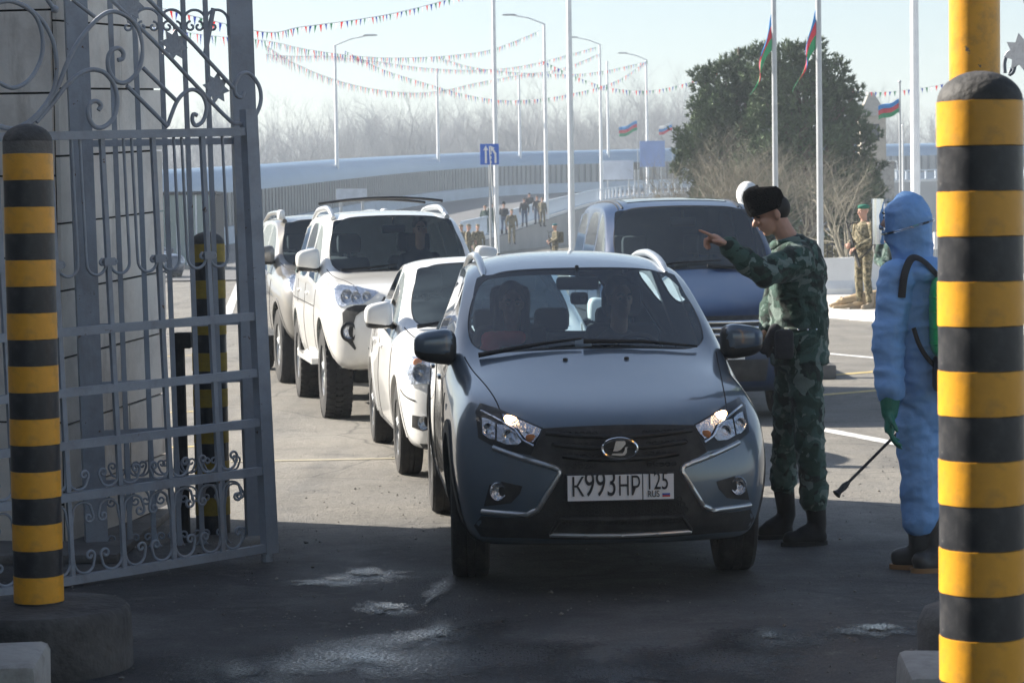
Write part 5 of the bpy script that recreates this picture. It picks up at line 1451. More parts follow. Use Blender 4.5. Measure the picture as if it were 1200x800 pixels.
    for x in (-.18, .17):
        h, _ = c.cast('z', x, 1.0)
        b = MB(); b.sell(h + Vector((0, 0, .004)), (.015, .012, .008), .8, 10, 6); b.build('washer_nozzle', M['plastic'], rt)
    # wipers
    for pts in (((-.66, 1.20), (-.30, 1.22), (-.06, 1.235)), ((-.05, 1.21), (.3, 1.225), (.62, 1.26))):
        P = []
        for a, y in pts:
            h, _ = c.cast('z', a, y); P.append(h + Vector((0, -.01, .018)))
        b = MB(); b.tube(P, [.014, .010, .006], 6); b.build('wiper', M['plastic'], rt)
    # cabin
    b = MB(); b.box((-.74, 1.42, .80), (.74, 1.86, .98), bev=.06); b.build('dashboard', M['dash'], rt)
    b = MB(); b.box((-.76, 1.42, .22), (.76, 4.1, .30)); b.build('cabin_floor', M['interior'], rt)
    for sx in (-.36, .36):
        b = MB(); b.box((sx - .25, 2.0, .42), (sx + .25, 2.5, .58), bev=.05); b.box((sx - .24, 2.48, .55), (sx + .24, 2.64, 1.14), bev=.06)
        b.box((sx - .13, 2.50, 1.17), (sx + .13, 2.62, 1.36), bev=.05); b.tube([(sx - .07, 2.56, 1.1), (sx - .07, 2.56, 1.2)], .008, 6); b.tube([(sx + .07, 2.56, 1.1), (sx + .07, 2.56, 1.2)], .008, 6)
        b.build('seat', M['seat'], rt)
    b = MB(); b.box((-.64, 3.0, .42), (.64, 3.4, .55), bev=.05); b.box((-.64, 3.38, .5), (.64, 3.55, 1.05), bev=.06)
    for sx in (-.42, .0, .42): b.box((sx - .12, 3.42, 1.06), (sx + .12, 3.52, 1.2), bev=.04)
    b.build('rear_bench', M['seat'], rt)
    b = MB(); b.tube([(.36 + .185*math.cos(a), 1.93 - .05*math.sin(a), .93 + .175*math.sin(a)) for a in np.linspace(0, 2*math.pi, 30, endpoint=False)], .016, 8, closed=True)
    b.tube([(.36, 1.95, .93), (.36, 1.80, .86)], .04, 8); b.bar((.18, 1.93, .93), (.54, 1.93, .93), .03); b.build('steering_wheel', M['plastic'], rt)
    b = MB(); b.box((-.13, 1.88, 1.345), (.13, 1.93, 1.415), bev=.02); b.tube([(0, 1.90, 1.40), (0, 1.93, 1.47)], .012, 6); b.build('rear_view_mirror', M['plastic'], rt)
    b = MB(); b.box((-.055, 1.80, 1.27), (.055, 1.85, 1.335), bev=.02); dc = b.build('dash_camera', M['plastic'], rt)
    b = MB(); b.lathe([(.022, 0), (.018, -.012), (0, -.014)], 14, (.02, 1.80, 1.30), 'Y'); b.build('camera_lens', M['chrome'], dc)
    b = MB(); b.box((-.055, 1.60, .99), (.045, 1.606, 1.10)); b.build('paper_pass', M['plate_white'], rt)
def text3d(parent, txt, loc, size, mm, width=None, rx=90, rz=0, depth=.001, name='lettering', align='CENTER'):
    cu = bpy.data.curves.new(name, 'FONT'); cu.body = txt; cu.size = size / .72; cu.extrude = depth; cu.align_x = align
    o = mobj('tmp', cu); me = eval_mesh(o); kill(o)
    if width:
        xs = [v.co.x for v in me.vertices]; k = width / (max(xs) - min(xs))
        c0 = (max(xs) + min(xs)) / 2
        for v in me.vertices: v.co.x = (v.co.x - c0) * k
    me.materials.clear(); me.materials.append(mm)
    o = mobj(name, me, parent); o.location = loc; o.rotation_euler = (R_(rx), 0, R_(rz))
    return o
build_lada()

# ------------------------------------------------------------------ the other vehicles
def dress(c, D):
    """common fittings; D holds sizes in car space"""
    rt = c.root
    wy0, wy1 = D['axles']; r, w, tx = D['tyre']
    for sg in (1, -1):
        for wy in (wy0, wy1):
            wheel(rt, tx*sg, wy, r, w, sg, D.get('rim', r*.62), D.get('spokes', 5), D.get('lug', 0))
            ar = D['arch']
            o = [(wy + (ar + .035)*math.cos(a), ar*.9 + (ar + .035)*math.sin(a)) for a in np.linspace(-.1, math.pi + .1, 18)]
            i = [(wy + (ar + .002)*math.cos(a), ar*.9 + (ar + .002)*math.sin(a)) for a in np.linspace(math.pi + .1, -.1, 18)]
            c.drape('wheel_arch', [(float(a), float(b)) for a, b in o + i], D.get('arch_m', c.paint_m), 'x', .008, .03, sg=sg, res=.3)
        mh = Vector((D['mirror'][0]*sg, D['mirror'][1], D['mirror'][2])); ms = D.get('mirror_s', (.12, .08, .09))
        b = MB(); b.sell(mh, ms, .6, 20, 12, taper=lambda p: Vector((p.x, p.y, p.z*(1 - .2*(p.x*sg)/ms[0])))); mo = b.build('mirror', c.paint_m, rt, 60)
        b = MB(); b.sell(mh + Vector((-.004*sg, .004, -ms[2]*.62)), (ms[0]*.95, ms[1]*.95, ms[2]*.42), .6, 20, 10); b.build('mirror_base', M['plastic'], mo, 60)
        b = MB(); b.tube([mh + Vector((-ms[0]*.7*sg, .01, -ms[2]*.6)), Vector((D['mirror_in']*sg, mh.y + .05, mh.z - ms[2]*.9))], [.032, .04], 8, ry=.7); b.build('mirror_arm', M['plastic'], mo, 60)
        for ln in D['gaps']:
            c.seam(ln, 'x', sg, r=.006)
        for hy, hz in D['handles']:
            h, _ = c.cast('x', hy, hz, sg)
            if h:
                b = MB(); b.sell((h.x + sg*.006, hy, hz), (.014, .10, .016), .6, 12, 8); b.build('door_handle', D.get('handle_m', c.paint_m), rt)
        c.seam(D['hood_l'] if sg > 0 else [(-a, b_) for a, b_ in D['hood_l']], 'z', r=.005, name='hood_gap')
    for pts in D['wipers']:
        P = []
        for a, y in pts:
            h, _ = c.cast('z', a, y); P.append(h + Vector((0, -.012, .02)))
        b = MB(); b.tube(P, [.016, .012, .007], 6); b.build('wiper', M['plastic'], rt)
    y0, zb, zr, hw = D['cabin']                          # dashboard y, belt z, roof z, half width
    b = MB(); b.box((-hw, y0, zb - .22), (hw, y0 + .40, zb + .0), bev=.06); b.build('dashboard', M['dash'], rt)
    b = MB(); b.box((-hw, y0, .42), (hw, D['len'] - .5, .50)); b.build('cabin_floor', M['interior'], rt)
    for yy in D['rows']:
        for sx in (-.40, .40):
            b = MB(); b.box((sx - .25, yy - .45, zb - .42), (sx + .25, yy + .05, zb - .26), bev=.05); b.box((sx - .24, yy, zb - .3), (sx + .24, yy + .15, zb + .24), bev=.06)
            b.box((sx - .14, yy + .02, zb + .27), (sx + .14, yy + .13, zb + .46), bev=.05); b.tube([(sx, yy + .07, zb + .2), (sx, yy + .07, zb + .3)], .03, 6)
            b.build('seat', M['seat'], rt)
    b = MB(); b.tube([(.40 + .19*math.cos(a), y0 + .48 - .06*math.sin(a), zb - .05 + .17*math.sin(a)) for a in np.linspace(0, 2*math.pi, 28, endpoint=False)], .016, 8, closed=True)
    b.bar((.21, y0 + .48, zb - .05), (.59, y0 + .48, zb - .05), .035); b.tube([(.40, y0 + .48, zb - .05), (.40, y0 + .3, zb - .1)], .04, 8); b.build('steering_wheel', M['plastic'], rt)
    b = MB(); b.box((-.13, D['rvm'][0], D['rvm'][1] - .04), (.13, D['rvm'][0] + .04, D['rvm'][1] + .04), bev=.015); b.tube([(0, D['rvm'][0] + .02, D['rvm'][1] + .03), (0, D['rvm'][0] + .04, D['rvm'][1] + .10)], .012, 6); b.build('rear_view_mirror', M['plastic'], rt)

def lamp(c, poly, sg, refl, lens_m=None, name='headlight', axis='y', bez=None, off=.004):
    pp = poly if sg == 1 else mir(poly)
    bz = c.drape(name, pp, bez or M['plastic'], axis, off, .02, res=.03)
    for (x, z, rr) in refl:
        h, nn = c.cast('y', x*sg, z)
        if h is None: continue
        b = MB(); b.lathe([(rr*1.1, -.012), (rr, -.012), (rr*.9, -.002), (rr*.6, .012), (rr*.3, .018), (0, .02)], 22, (h.x, h.y - .012, h.z), 'Y'); b.build('reflector', M['reflector'], bz)
        b = MB(); b.sell((h.x, h.y - .012, h.z), (rr*.4, .02, rr*.4), 1.0, 12, 8); b.build('bulb', M['chrome'], bz)
    c.drape('lens', pp, lens_m or M['lens'], axis, .026, .004, parent=bz, res=.03)
    return bz

# white saloon
STS = [
 (0.26, [(.70,.20),(.77,.36),(.80,.50),(.795,.69,.05),(.74,.79,.10),(.55,.80,-.08),(.30,.80,-.15),(0,.80,-.18)]),
 (0.52, [(.76,.19),(.815,.34),(.83,.55),(.81,.76),(.73,.845),(.60,.86),(.33,.87),(0,.875)]),
 (0.90, [(.78,.19),(.82,.34),(.84,.56),(.82,.79),(.745,.865),(.63,.885),(.35,.905),(0,.91)]),
 (1.32, [(.78,.19),(.825,.34),(.842,.56),(.825,.84),(.76,.92,.06),(.70,.93,.0),(.40,.955,-.13),(0,.965,-.17)]),
 (2.00, [(.78,.19),(.825,.34),(.84,.56),(.815,.86),(.605,1.32),(.555,1.345),(.33,1.37,-.06),(0,1.378,-.09)]),
 (2.40, [(.78,.19),(.825,.34),(.84,.56),(.815,.87),(.60,1.36),(.53,1.39),(.31,1.415),(0,1.42)]),
 (3.15, [(.78,.19),(.825,.34),(.84,.56),(.81,.89),(.58,1.33),(.51,1.365),(.30,1.39),(0,1.395)]),
 (3.72, [(.77,.20),(.82,.36),(.83,.58),(.79,.93),(.68,1.0),(.60,1.02),(.34,1.03),(0,1.03)]),
 (4.15, [(.72,.26),(.78,.40),(.79,.58),(.75,.88),(.68,.98),(.60,1.0),(.34,1.0),(0,1.0)]),
]
SED = Car('saloon_car', 'white four-door saloon with an aerial waiting behind the blue-grey estate', 'car', STS,
    dict(by=.05, rows=[(.0, .34), (.01, .48), (.05, .68)]), dict(by=4.24, rows=[(4.30, .40), (4.30, .58), (4.28, .85)]),
    [(3, 4, 8, 10, 1, .022, True), (3, 5, 6, 7, 2, .032, False), (5, 6, 6, 7, 2, .035, False), (6, 7, 8, 10, 2, .03, True)],
    [(0.84, .345, .58), (3.33, .345, .58)], M['paint_white'], (M['glass_dark'], M['glass']),
    (.035, 15.72, 0), R_(7.5), (.93, 1.0, 1.085), creases=((0, 3, 7, .4), (0, 3, 8, .4), (3, 7, 6, .6), (0, 8, 5, .35)))
dress(SED, dict(axles=(.84, 3.33), tyre=(.302, .18, .735), rim=.185, arch=.345, mirror=(.90, 1.46, 1.03), mirror_s=(.115, .08, .088), mirror_in=.78,
    gaps=[[(1.30, .28), (1.27, .84)], [(2.42, .26), (2.42, .86)], [(3.28, .62), (3.22, .88)], [(1.3, .24), (2.9, .24)], [(.25, .52), (.5, .58)]],
    handles=[(2.22, .79), (3.05, .80)], hood_l=[(.56, .24), (.61, .6), (.66, 1.0), (.71, 1.3)],
    wipers=[((-.62, 1.20), (-.3, 1.22), (-.05, 1.23)), ((-.02, 1.20), (.3, 1.22), (.55, 1.25))], cabin=(1.42, .86, 1.36, .70), rows=(2.5, 3.2), len=4.3, rvm=(1.82, 1.30), arch_m=M['paint_white']))
def sed_parts():
    c = SED; rt = c.root
    for sg in (1, -1):
        lamp(c, [(-.74, .80), (-.58, .785), (-.45, .77), (-.47, .645), (-.60, .63), (-.765, .625), (-.785, .70)], sg, [(-.55, .71, .058), (-.69, .70, .058)], bez=M['reflector'])
        h, _ = c.cast('y', -.70*sg, .765)
        if h:
            b = MB(); b.sell((h.x, h.y - .012, h.z), (.04, .012, .025), .8, 12, 8); b.build('indicator', M['tail_amber'], rt)
        f = [(-.755, .43), (-.62, .415), (-.58, .36), (-.68, .33), (-.755, .35)]
        fb = c.drape('fog_light', f if sg == 1 else mir(f), M['plastic'], 'y', .004, .02, res=.03)
        h, _ = c.cast('y', -.68*sg, .385)
        b = MB(); b.lathe([(.045, -.01), (.03, .0), (0, .004)], 18, (h.x, h.y - .012, h.z), 'Y'); b.build('fog_lens', M['reflector'], fb)
        h, _ = c.cast('x', 1.12, .68, sg)
        b = MB(); b.sell(h, (.008, .03, .016), .8, 10, 6); b.build('side_repeater', M['lens'], rt)
        c.drape('sill', [(1.22,.19),(2.95,.19),(2.95,.25),(1.22,.25)], M['plastic_matt'], 'x', .004, .02, sg=sg, res=.2)
    g = [(-.42, .70), (-.44, .60), (.44, .60), (.42, .70)]
    gr = c.drape('grille', g, M['plastic'], 'y', .004, .02)
    for z in (.63, .665): c.line('grille_bar', [(-.42, z), (0, z), (.42, z)], .008, M['chrome'], 'y', .008, gr)
    c.drape('lower_grille', [(-.5, .38), (-.45, .27), (.45, .27), (.5, .38)], M['plastic_matt'], 'y', .004, .02)
    c.drape('bumper_lip', [(-.70, .245), (-.66, .20), (.66, .20), (.70, .245)], M['plastic_matt'], 'y', .006, .02)
    h, _ = c.cast('z', .18, 2.28)
    b = MB(); b.sell(h + Vector((0, 0, .01)), (.02, .035, .02), .8, 10, 6); an = b.build('aerial', M['plastic'], rt)
    b = MB(); b.tube([h + Vector((0, 0, .02)), h + Vector((-.03, .05, .42)), h + Vector((-.05, .09, .80))], [.007, .005, .003], 6); b.build('aerial_rod', M['satin'], an)
sed_parts()

# white off-road vehicle
def suv_stations():
    return [
 (0.34, [(.76,.46),(.88,.60),(.925,.80),(.92,1.0,.06),(.86,1.10,.14),(.64,1.125,-.08),(.34,1.125,-.16),(0,1.125,-.19)]),
 (0.62, [(.84,.42),(.93,.60),(.955,.85),(.935,1.04),(.86,1.135),(.68,1.175),(.36,1.195),(0,1.195)]),
 (1.05, [(.86,.38),(.94,.60),(.96,.85),(.935,1.07),(.865,1.165),(.71,1.205),(.38,1.22),(0,1.225)]),
 (1.62, [(.86,.38),(.94,.60),(.955,.85),(.935,1.11),(.87,1.215,.08),(.81,1.23),(.46,1.25,-.12),(0,1.255,-.15)]),
 (2.20, [(.86,.38),(.94,.60),(.955,.85),(.925,1.14),(.735,1.69),(.68,1.725),(.39,1.75,-.05),(0,1.757,-.07)]),
 (2.68, [(.86,.38),(.94,.60),(.955,.85),(.92,1.15),(.73,1.735),(.65,1.78),(.37,1.805),(0,1.81)]),
 (3.62, [(.86,.38),(.94,.60),(.955,.85),(.92,1.16),(.725,1.735),(.64,1.78),(.37,1.805),(0,1.81)]),
 (4.40, [(.85,.40),(.93,.60),(.945,.85),(.91,1.16),(.71,1.71),(.63,1.755),(.36,1.78),(0,1.785)]),
 (4.72, [(.80,.46),(.87,.60),(.89,.85),(.86,1.15),(.69,1.64),(.61,1.69),(.35,1.71),(0,1.715)])]
SUVD = dict(axles=(.95, 3.74), tyre=(.40, .275, .80), rim=.225, lug=40, spokes=6, arch=.46, mirror=(.985, 1.78, 1.36), mirror_s=(.135, .10, .10), mirror_in=.90,
    gaps=[[(1.62, .55), (1.58, 1.10)], [(2.70, .50), (2.72, 1.14)], [(3.50, .95), (3.62, 1.16)], [(1.62, .48), (3.1, .48)], [(1.62, .95), (4.4, .98)]],
    handles=[(2.50, 1.05), (3.46, 1.06)], hood_l=[(.62, .28), (.68, .7), (.74, 1.2), (.80, 1.6)],
    wipers=[((-.66, 1.50), (-.3, 1.52), (-.05, 1.53)), ((0, 1.49), (.35, 1.51), (.62, 1.55))], cabin=(1.74, 1.13, 1.74, .80), rows=(2.85, 3.65), len=4.8, rvm=(2.06, 1.63), handle_m=None)
SUVG = [(3, 4, 8, 10, 1, .025, True), (3, 5, 6, 7, 2, .04, False), (5, 6, 6, 7, 2, .04, False), (6, 7, 6, 7, 2, .05, False)]
def suv_parts(c, rack=True, roof_bar=True):
    rt = c.root
    K = lambda zx, zy: (lambda h: (h.x, h.z))(SUV.px(*zpx(zx, zy, 380, 320, 6.67)) or Vector((-.7, 0, .8)))
    hlp = [K(*p) for p in ((75,130),(110,95),(250,105),(400,138),(425,150),(350,215),(300,243),(200,248),(150,262),(95,250),(70,185))]
    vnt = [K(*p) for p in ((330,248),(240,252),(180,272),(142,312),(148,385),(132,440),(146,500),(190,545),(240,600),(250,585),(225,530),(225,470),(232,390),(248,335),(285,305),(335,285))]
    rfl = [K(*p) + (r_,) for p, r_ in (((175,185), .062), ((245,190), .05), ((330,185), .045))]
    fgc = K(190, 458)
    for sg in (1, -1):
        lamp(c, hlp, sg, rfl, bez=M['reflector'])
        fb = c.drape('bumper_vent', vnt if sg == 1 else mir(vnt), M['plastic_matt'], 'y', .006, .02, res=.03)
        h, _ = c.cast('y', fgc[0]*sg, fgc[1])
        b = MB(); b.lathe([(.085, .0), (.085, -.03), (.065, -.038), (.058, -.014)], 24, (h.x, h.y, h.z), 'Y'); fo = b.build('fog_light', M['plastic'], rt)
        b = MB(); b.lathe([(.058, -.016), (.045, .0), (0, .006)], 20, (h.x, h.y - .01, h.z), 'Y'); b.build('fog_lens', M['reflector'], fo)
        P = []
        for t in np.linspace(0, 1, 14):
            y = 2.32 + 2.1*t; h, _ = c.cast('z', .64*sg, y)
            P.append(h + Vector((0, 0, .012 + .050*min(1, 4*t, 4*(1 - t)))))
        b = MB(); b.tube(P, [.03] + [.028]*12 + [.03], 8); b.build('roof_rail', M['satin'] if rack else c.paint_m, rt, 60)
        b = MB(); b.bar((sg*.93, 1.52, .46), (sg*.93, 3.18, .46), .12, .05); b.build('running_board', M['paint_white'] if rack else M['plastic'], rt)
    if rack:
        for yy in (2.62, 3.9):
            b = MB(); P = [(x, yy - .06*(1 - (x/.64)**2), 1.885 + .035*(1 - (x/.64)**2)) for x in np.linspace(-.64, .64, 15)]
            b.tube(P, .022, 8, ry=.6); b.build('roof_crossbar', M['plastic'], rt, 60)
    gr = c.drape('grille', [(-.38, 1.06), (-.45, .97), (-.45, .80), (-.36, .74), (.36, .74), (.45, .80), (.45, .97), (.38, 1.06)], M['plastic_matt'], 'y', .005, .02)
    for z in (.84, .93, 1.0): c.line('grille_bar', [(-.42, z), (0, z), (.42, z)], .016, M['chrome'] if not rack else M['plastic'], 'y', .008, gr)
    c.drape('lower_grille', [(-.55, .64), (-.50, .52), (.50, .52), (.55, .64)], M['plastic_matt'], 'y', .005, .02)
    pl = MB(); h, _ = c.cast('y', 0, .70); pl.box((-.26, h.y - .03, .645), (.26, h.y - .012, .757), bev=.003); pl.build('number_plate', M['plate_white'], rt)
    # dark chassis between the wheels
    b = MB(); b.box((-.62, .8, .30), (.62, 4.2, .46), bev=.03); b.tube([(-.7, .95, .40), (.7, .95, .40)], .06, 8); b.tube([(-.7, 3.74, .40), (.7, 3.74, .40)], .07, 8); b.build('chassis', M['plastic_matt'], rt)
def nose_suv(): return dict(by=.10, rows=[(.02, .60), (.0, .80), (.05, .99)], pw=2.6)
def tail_suv(): return dict(by=4.76, rows=[(4.80, .60), (4.80, .85), (4.78, 1.12)])
SUV = Car('off_road_vehicle', 'white off-road wagon with roof bars and deep-tread tyres behind the white saloon', 'suv', suv_stations(), nose_suv(), tail_suv(), SUVG,
    [(.95, .46, .62), (3.74, .46, .62)], M['paint_pearl'], (M['glass'], M['glass']), (-.79, 20.70, 0), R_(10.0), (.89, 1.0, 1.075), creases=((0, 3, 7, .5), (0, 3, 8, .5), (3, 8, 6, .5), (0, 8, 5, .3)))
dress(SUV, dict(SUVD, handle_m=M['paint_pearl'])); suv_parts(SUV)
PIC = Car('off_road_vehicle', 'silver-beige off-road wagon half hidden behind the gate post', 'suv', suv_stations(), nose_suv(), tail_suv(), SUVG,
    [(.95, .46, .62), (3.74, .46, .62)], M['paint_silver'], (M['glass'], M['glass']), (-1.64, 25.75, 0), R_(12.5), (.93, 1.0, 1.075), creases=((0, 3, 7, .5), (0, 3, 8, .5), (3, 8, 6, .5)))
dress(PIC, dict(SUVD, handle_m=M['chrome'], lug=0)); suv_parts(PIC, False)
def pic_parts():
    b = MB(); b.sell((-.70, 2.36, 1.86), (.06, .10, .045), .6, 14, 8); b.sell((.70, 2.36, 1.86), (.06, .10, .045), .6, 14, 8)
    h = [MB().sell((sx*.68, 2.40, 1.80), (.05, .10, .06), .6, 14, 8).build('roof_marker', M['paint_white'], PIC.root) for sx in (-1, 1)]
pic_parts()

# navy passenger van
STV = [
 (0.30, [(.78,.24),(.88,.40),(.905,.60),(.90,.84,.10),(.82,.96,.18),(.62,.965,-.04),(.34,.965,-.14),(0,.965,-.18)]),
 (0.60, [(.84,.22),(.92,.40),(.945,.65),(.93,.94),(.84,1.07),(.68,1.09),(.36,1.105),(0,1.11)]),
 (0.95, [(.86,.22),(.935,.40),(.95,.68),(.94,1.02),(.86,1.15),(.72,1.175),(.40,1.19),(0,1.195)]),
 (1.25, [(.86,.22),(.935,.40),(.95,.70),(.945,1.06),(.88,1.20,.10),(.82,1.215,.02),(.46,1.245,-.14),(0,1.255,-.18)]),
 (2.05, [(.86,.22),(.935,.40),(.95,.70),(.935,1.08),(.77,1.74),(.715,1.775),(.42,1.80,-.08),(0,1.81,-.11)]),
 (2.45, [(.86,.22),(.935,.40),(.95,.70),(.93,1.09),(.765,1.80),(.69,1.85),(.40,1.875),(0,1.88)]),
 (3.5, [(.86,.22),(.935,.40),(.95,.70),(.93,1.10),(.76,1.81),(.685,1.865),(.40,1.89),(0,1.895)]),
 (4.5, [(.86,.24),(.93,.40),(.945,.70),(.92,1.10),(.75,1.80),(.675,1.855),(.39,1.88),(0,1.885)]),
 (4.85, [(.80,.30),(.88,.42),(.90,.70),(.88,1.08),(.72,1.72),(.64,1.78),(.38,1.80),(0,1.80)])]
VAN = Car('passenger_van', 'dark blue passenger van standing in the lane behind the pointing guard', 'van', STV,
    dict(by=.08, rows=[(.0, .40), (.0, .60), (.04, .82)], pw=2.6), dict(by=4.88, rows=[(4.92, .5), (4.92, .75), (4.9, 1.05)]),
    [(3, 4, 8, 10, 1, .025, True), (3, 5, 6, 7, 2, .04, False), (5, 6, 6, 7, 2, .04, False), (6, 7, 6, 7, 2, .05, False)],
    [(1.0, .38, .62), (4.2, .38, .62)], M['paint_navy'], (M['glass'], M['glass']), (1.80, 20.2, 0), R_(4.2), (.94, 1.0, 1.07), creases=((0, 3, 7, .45), (0, 3, 8, .45), (3, 8, 6, .6), (0, 8, 5, .35)))
dress(VAN, dict(axles=(1.0, 4.2), tyre=(.335, .215, .80), arch=.38, mirror=(1.04, 1.52, 1.22), mirror_s=(.10, .09, .14), mirror_in=.92,
    gaps=[[(1.38, .30), (1.34, 1.06)], [(2.42, .28), (2.42, 1.08)], [(3.6, .28), (3.6, 1.1)], [(1.4, .28), (3.6, .28)], [(2.45, .86), (4.6, .86)]],
    handles=[(2.2, .93), (2.62, .93)], hood_l=[(.64, .28), (.70, .6), (.76, .95), (.82, 1.25)],
    wipers=[((-.70, 1.12), (-.2, 1.15), (.25, 1.18)), ((.1, 1.10), (.5, 1.14), (.72, 1.20))], cabin=(1.45, 1.08, 1.8, .84), rows=(2.6, 3.5), len=4.9, rvm=(1.94, 1.66)))
def van_parts():
    c = VAN; rt = c.root
    for sg in (1, -1):
        lamp(c, [(-.86, .93), (-.70, .90), (-.52, .80), (-.56, .72), (-.74, .71), (-.88, .76)], sg, [(-.66, .80, .06), (-.78, .82, .055)], bez=M['reflector'])
        f = [(-.80, .50), (-.58, .48), (-.56, .40), (-.78, .40)]
        c.drape('fog_light', f if sg == 1 else mir(f), M['plastic'], 'y', .005, .02, res=.04)
        c.line('roof_strip', [(.60*sg, 2.1), (.60*sg, 4.5)], .012, M['plastic'], 'z', .0)
        c.seam([(.64*sg, 2.12), (.64*sg, 4.5)], 'z', r=.008, name='roof_gutter')
    gr = c.drape('grille', [(-.46, .88), (-.44, .70), (.44, .70), (.46, .88)], M['plastic_matt'], 'y', .005, .02)
    for z in (.73, .78, .83): c.line('grille_bar', [(-.44, z), (0, z), (.44, z)], .012, M['chrome'], 'y', .010, gr)
    c.drape('lower_grille', [(-.5, .52), (-.48, .34), (.48, .34), (.5, .52)], M['plastic_matt'], 'y', .005, .02)
    h, _ = c.cast('y', 0, .58)
    pl = MB(); pl.box((-.26, h.y - .03, .525), (.26, h.y - .012, .637), bev=.003); pl.build('number_plate', M['plate_white'], rt)
    c.drape('roof_hatch', [(-.52, 2.35), (.52, 2.35), (.52, 2.9), (-.52, 2.9)], M['glass_dark'], 'z', .006, .01, res=.2)
van_parts()
# dark car parked far beyond the gate
FAR = Car('parked_car', 'dark blue car parked before the bridge wall, seen through the gate bars', 'car', STS,
    dict(by=.05, rows=[(.0, .34), (.01, .48), (.05, .63)]), dict(by=4.24, rows=[(4.30, .40), (4.30, .58), (4.28, .85)]),
    [(3, 4, 8, 10, 1, .022, True), (3, 5, 6, 7, 2, .032, False), (5, 6, 6, 7, 2, .035, False), (6, 7, 8, 10, 2, .03, True)],
    [(0.84, .345, .58), (3.33, .345, .58)], M['paint_dark'], (M['glass_dark'], M['glass_dark']),
    (-12.4, 84, 0), R_(38), (1, 1, 1.08), sub=2)
for sg_ in (1, -1):
    for wy_ in (.84, 3.33): wheel(FAR.root, .735*sg_, wy_, .302, .18, sg_, .185)
    lamp(FAR, [(-.75, .74), (-.58, .715), (-.45, .70), (-.47, .575), (-.60, .56), (-.77, .565), (-.80, .64)], sg_, [(-.6, .65, .06)], bez=M['reflector'])
    MB().sell((.88*sg_, 1.46, .985), (.1, .07, .08), .6).build('mirror', M['paint_dark'], FAR.root)

# ================================================================== people and dog
def capsule(mb, p, q, r0, r1, seg=12, flat=None):
    p, q = Vector(p), Vector(q); d = q - p; L = d.length; d.normalize()
    pts, rr = [], []
    for a in np.linspace(-math.pi/2, 0, 5)[0:]: pts.append(p + d*(r0*math.sin(a))); rr.append(max(.0005, r0*math.cos(a)))
    for a in np.linspace(0, math.pi/2, 5): pts.append(q + d*(r1*math.sin(a))); rr.append(max(.0005, r1*math.cos(a)))
    n0 = len(mb.v); mb.tube(pts, rr, seg)
    if flat:                                             # squeeze about the axis start: (direction, factor)
        ax, k = Vector(flat[0]).normalized(), flat[1]
        for i in range(n0, len(mb.v)):
            v = Vector(mb.v[i]) - p; mb.v[i] = tuple(Vector(mb.v[i]) - ax*(v.dot(ax)*(1 - k)) + ax*((d*v.dot(d)).dot(ax)*(1 - k)))
def blob(name, prims, m, parent, vox=.014, smooth=6, wr=0.0, wf=9.0, wstretch=(1, 1, 1), mats=None, ridge=0.0):
    mb = MB()
    for pr in prims:
        if pr[0] == 'c': capsule(mb, *pr[1:])
        elif pr[0] == 'e': mb.sell(pr[1], pr[2], pr[3] if len(pr) > 3 else 1.0, 16, 10, rot=(pr[4] if len(pr) > 4 else None))
        elif pr[0] == 'l': mb.tube(pr[1], pr[2], 16, ry=pr[3] if len(pr) > 3 else 1.0, up=pr[4] if len(pr) > 4 else None)
    o = mb.build('tmp', m, None, None)
    rm = o.modifiers.new('r', 'REMESH'); rm.mode = 'VOXEL'; rm.voxel_size = vox; rm.use_smooth_shade = True
    if smooth:
        sm = o.modifiers.new('s', 'SMOOTH'); sm.factor = .5; sm.iterations = smooth
    me = eval_mesh(o); kill(o)
    if wr:
        n = len(me.vertices); co = np.empty(n*3, np.float32); nr = np.empty(n*3, np.float32)
        me.vertices.foreach_get('co', co); me.vertex_normals.foreach_get('vector', nr)
        co = co.reshape(-1, 3); nr = nr.reshape(-1, 3); kk = np.empty(n, np.float32); st = np.array(wstretch)*wf; nz = noise.noise
        for i, q in enumerate(co*st):
            q = Vector(q)
            kk[i] = .5*nz(q) + .9*(.35 - abs(nz(q*1.3 + Vector((3, 1, 7))))) + .55*(.35 - abs(nz(q*2.7 + Vector((9, 2, 4))))) + ridge*(max(0.0, 1 - abs(nz(Vector((q.x*.9 + q.z*.5, q.y, q.z*1.1 - q.x*.4)) + Vector((5, 5, 1))))*3.2))
        me.vertices.foreach_set('co', (co + nr*(kk*wr)[:, None]).ravel()); me.update()
    me.materials.clear(); me.materials.append(m)
    me.polygons.foreach_set('use_smooth', [True]*len(me.polygons))
    me.name = name
    return mobj(name, me, parent)
CAMO_G = camo('camo_green', [(.009, .020, .016), (.018, .050, .036), (.042, .092, .074), (.14, .19, .17)], 6.5)
CAMO_T = camo('camo_tan', [(.10, .085, .045), (.19, .16, .09), (.055, .05, .028), (.26, .22, .14)], 11.0)
CAMO_D = camo('camo_dark', [(.02, .03, .025), (.04, .055, .04), (.03, .045, .05), (.09, .10, .08)], 10.0)
M['boot'] = mat('boot', (.007, .007, .008), .6, var=.3, vscale=20, bump=.2, bscale=40, spec=.25)
M['fur_hat'] = mat('fur_hat', (.004, .004, .0045), 1.0, bump=.6, bscale=120, spec=.1)
M['belt'] = mat('belt', (.02, .045, .032), .6)
M['suit_blue'] = mat('suit_blue', (.17, .36, .70), .6, var=.05, vscale=5, bump=.35, bscale=22)
add_creases(M['suit_blue'], 3.2, .8, .035, (1, 1, .75)); add_creases(CAMO_G, 4.5, .5, .02)
M['glove_green'] = mat('glove_green', (.012, .16, .115), .4, bump=.2, bscale=60)
M['tank_green'] = mat('tank_green', (.015, .45, .13), .35, coat=.3)
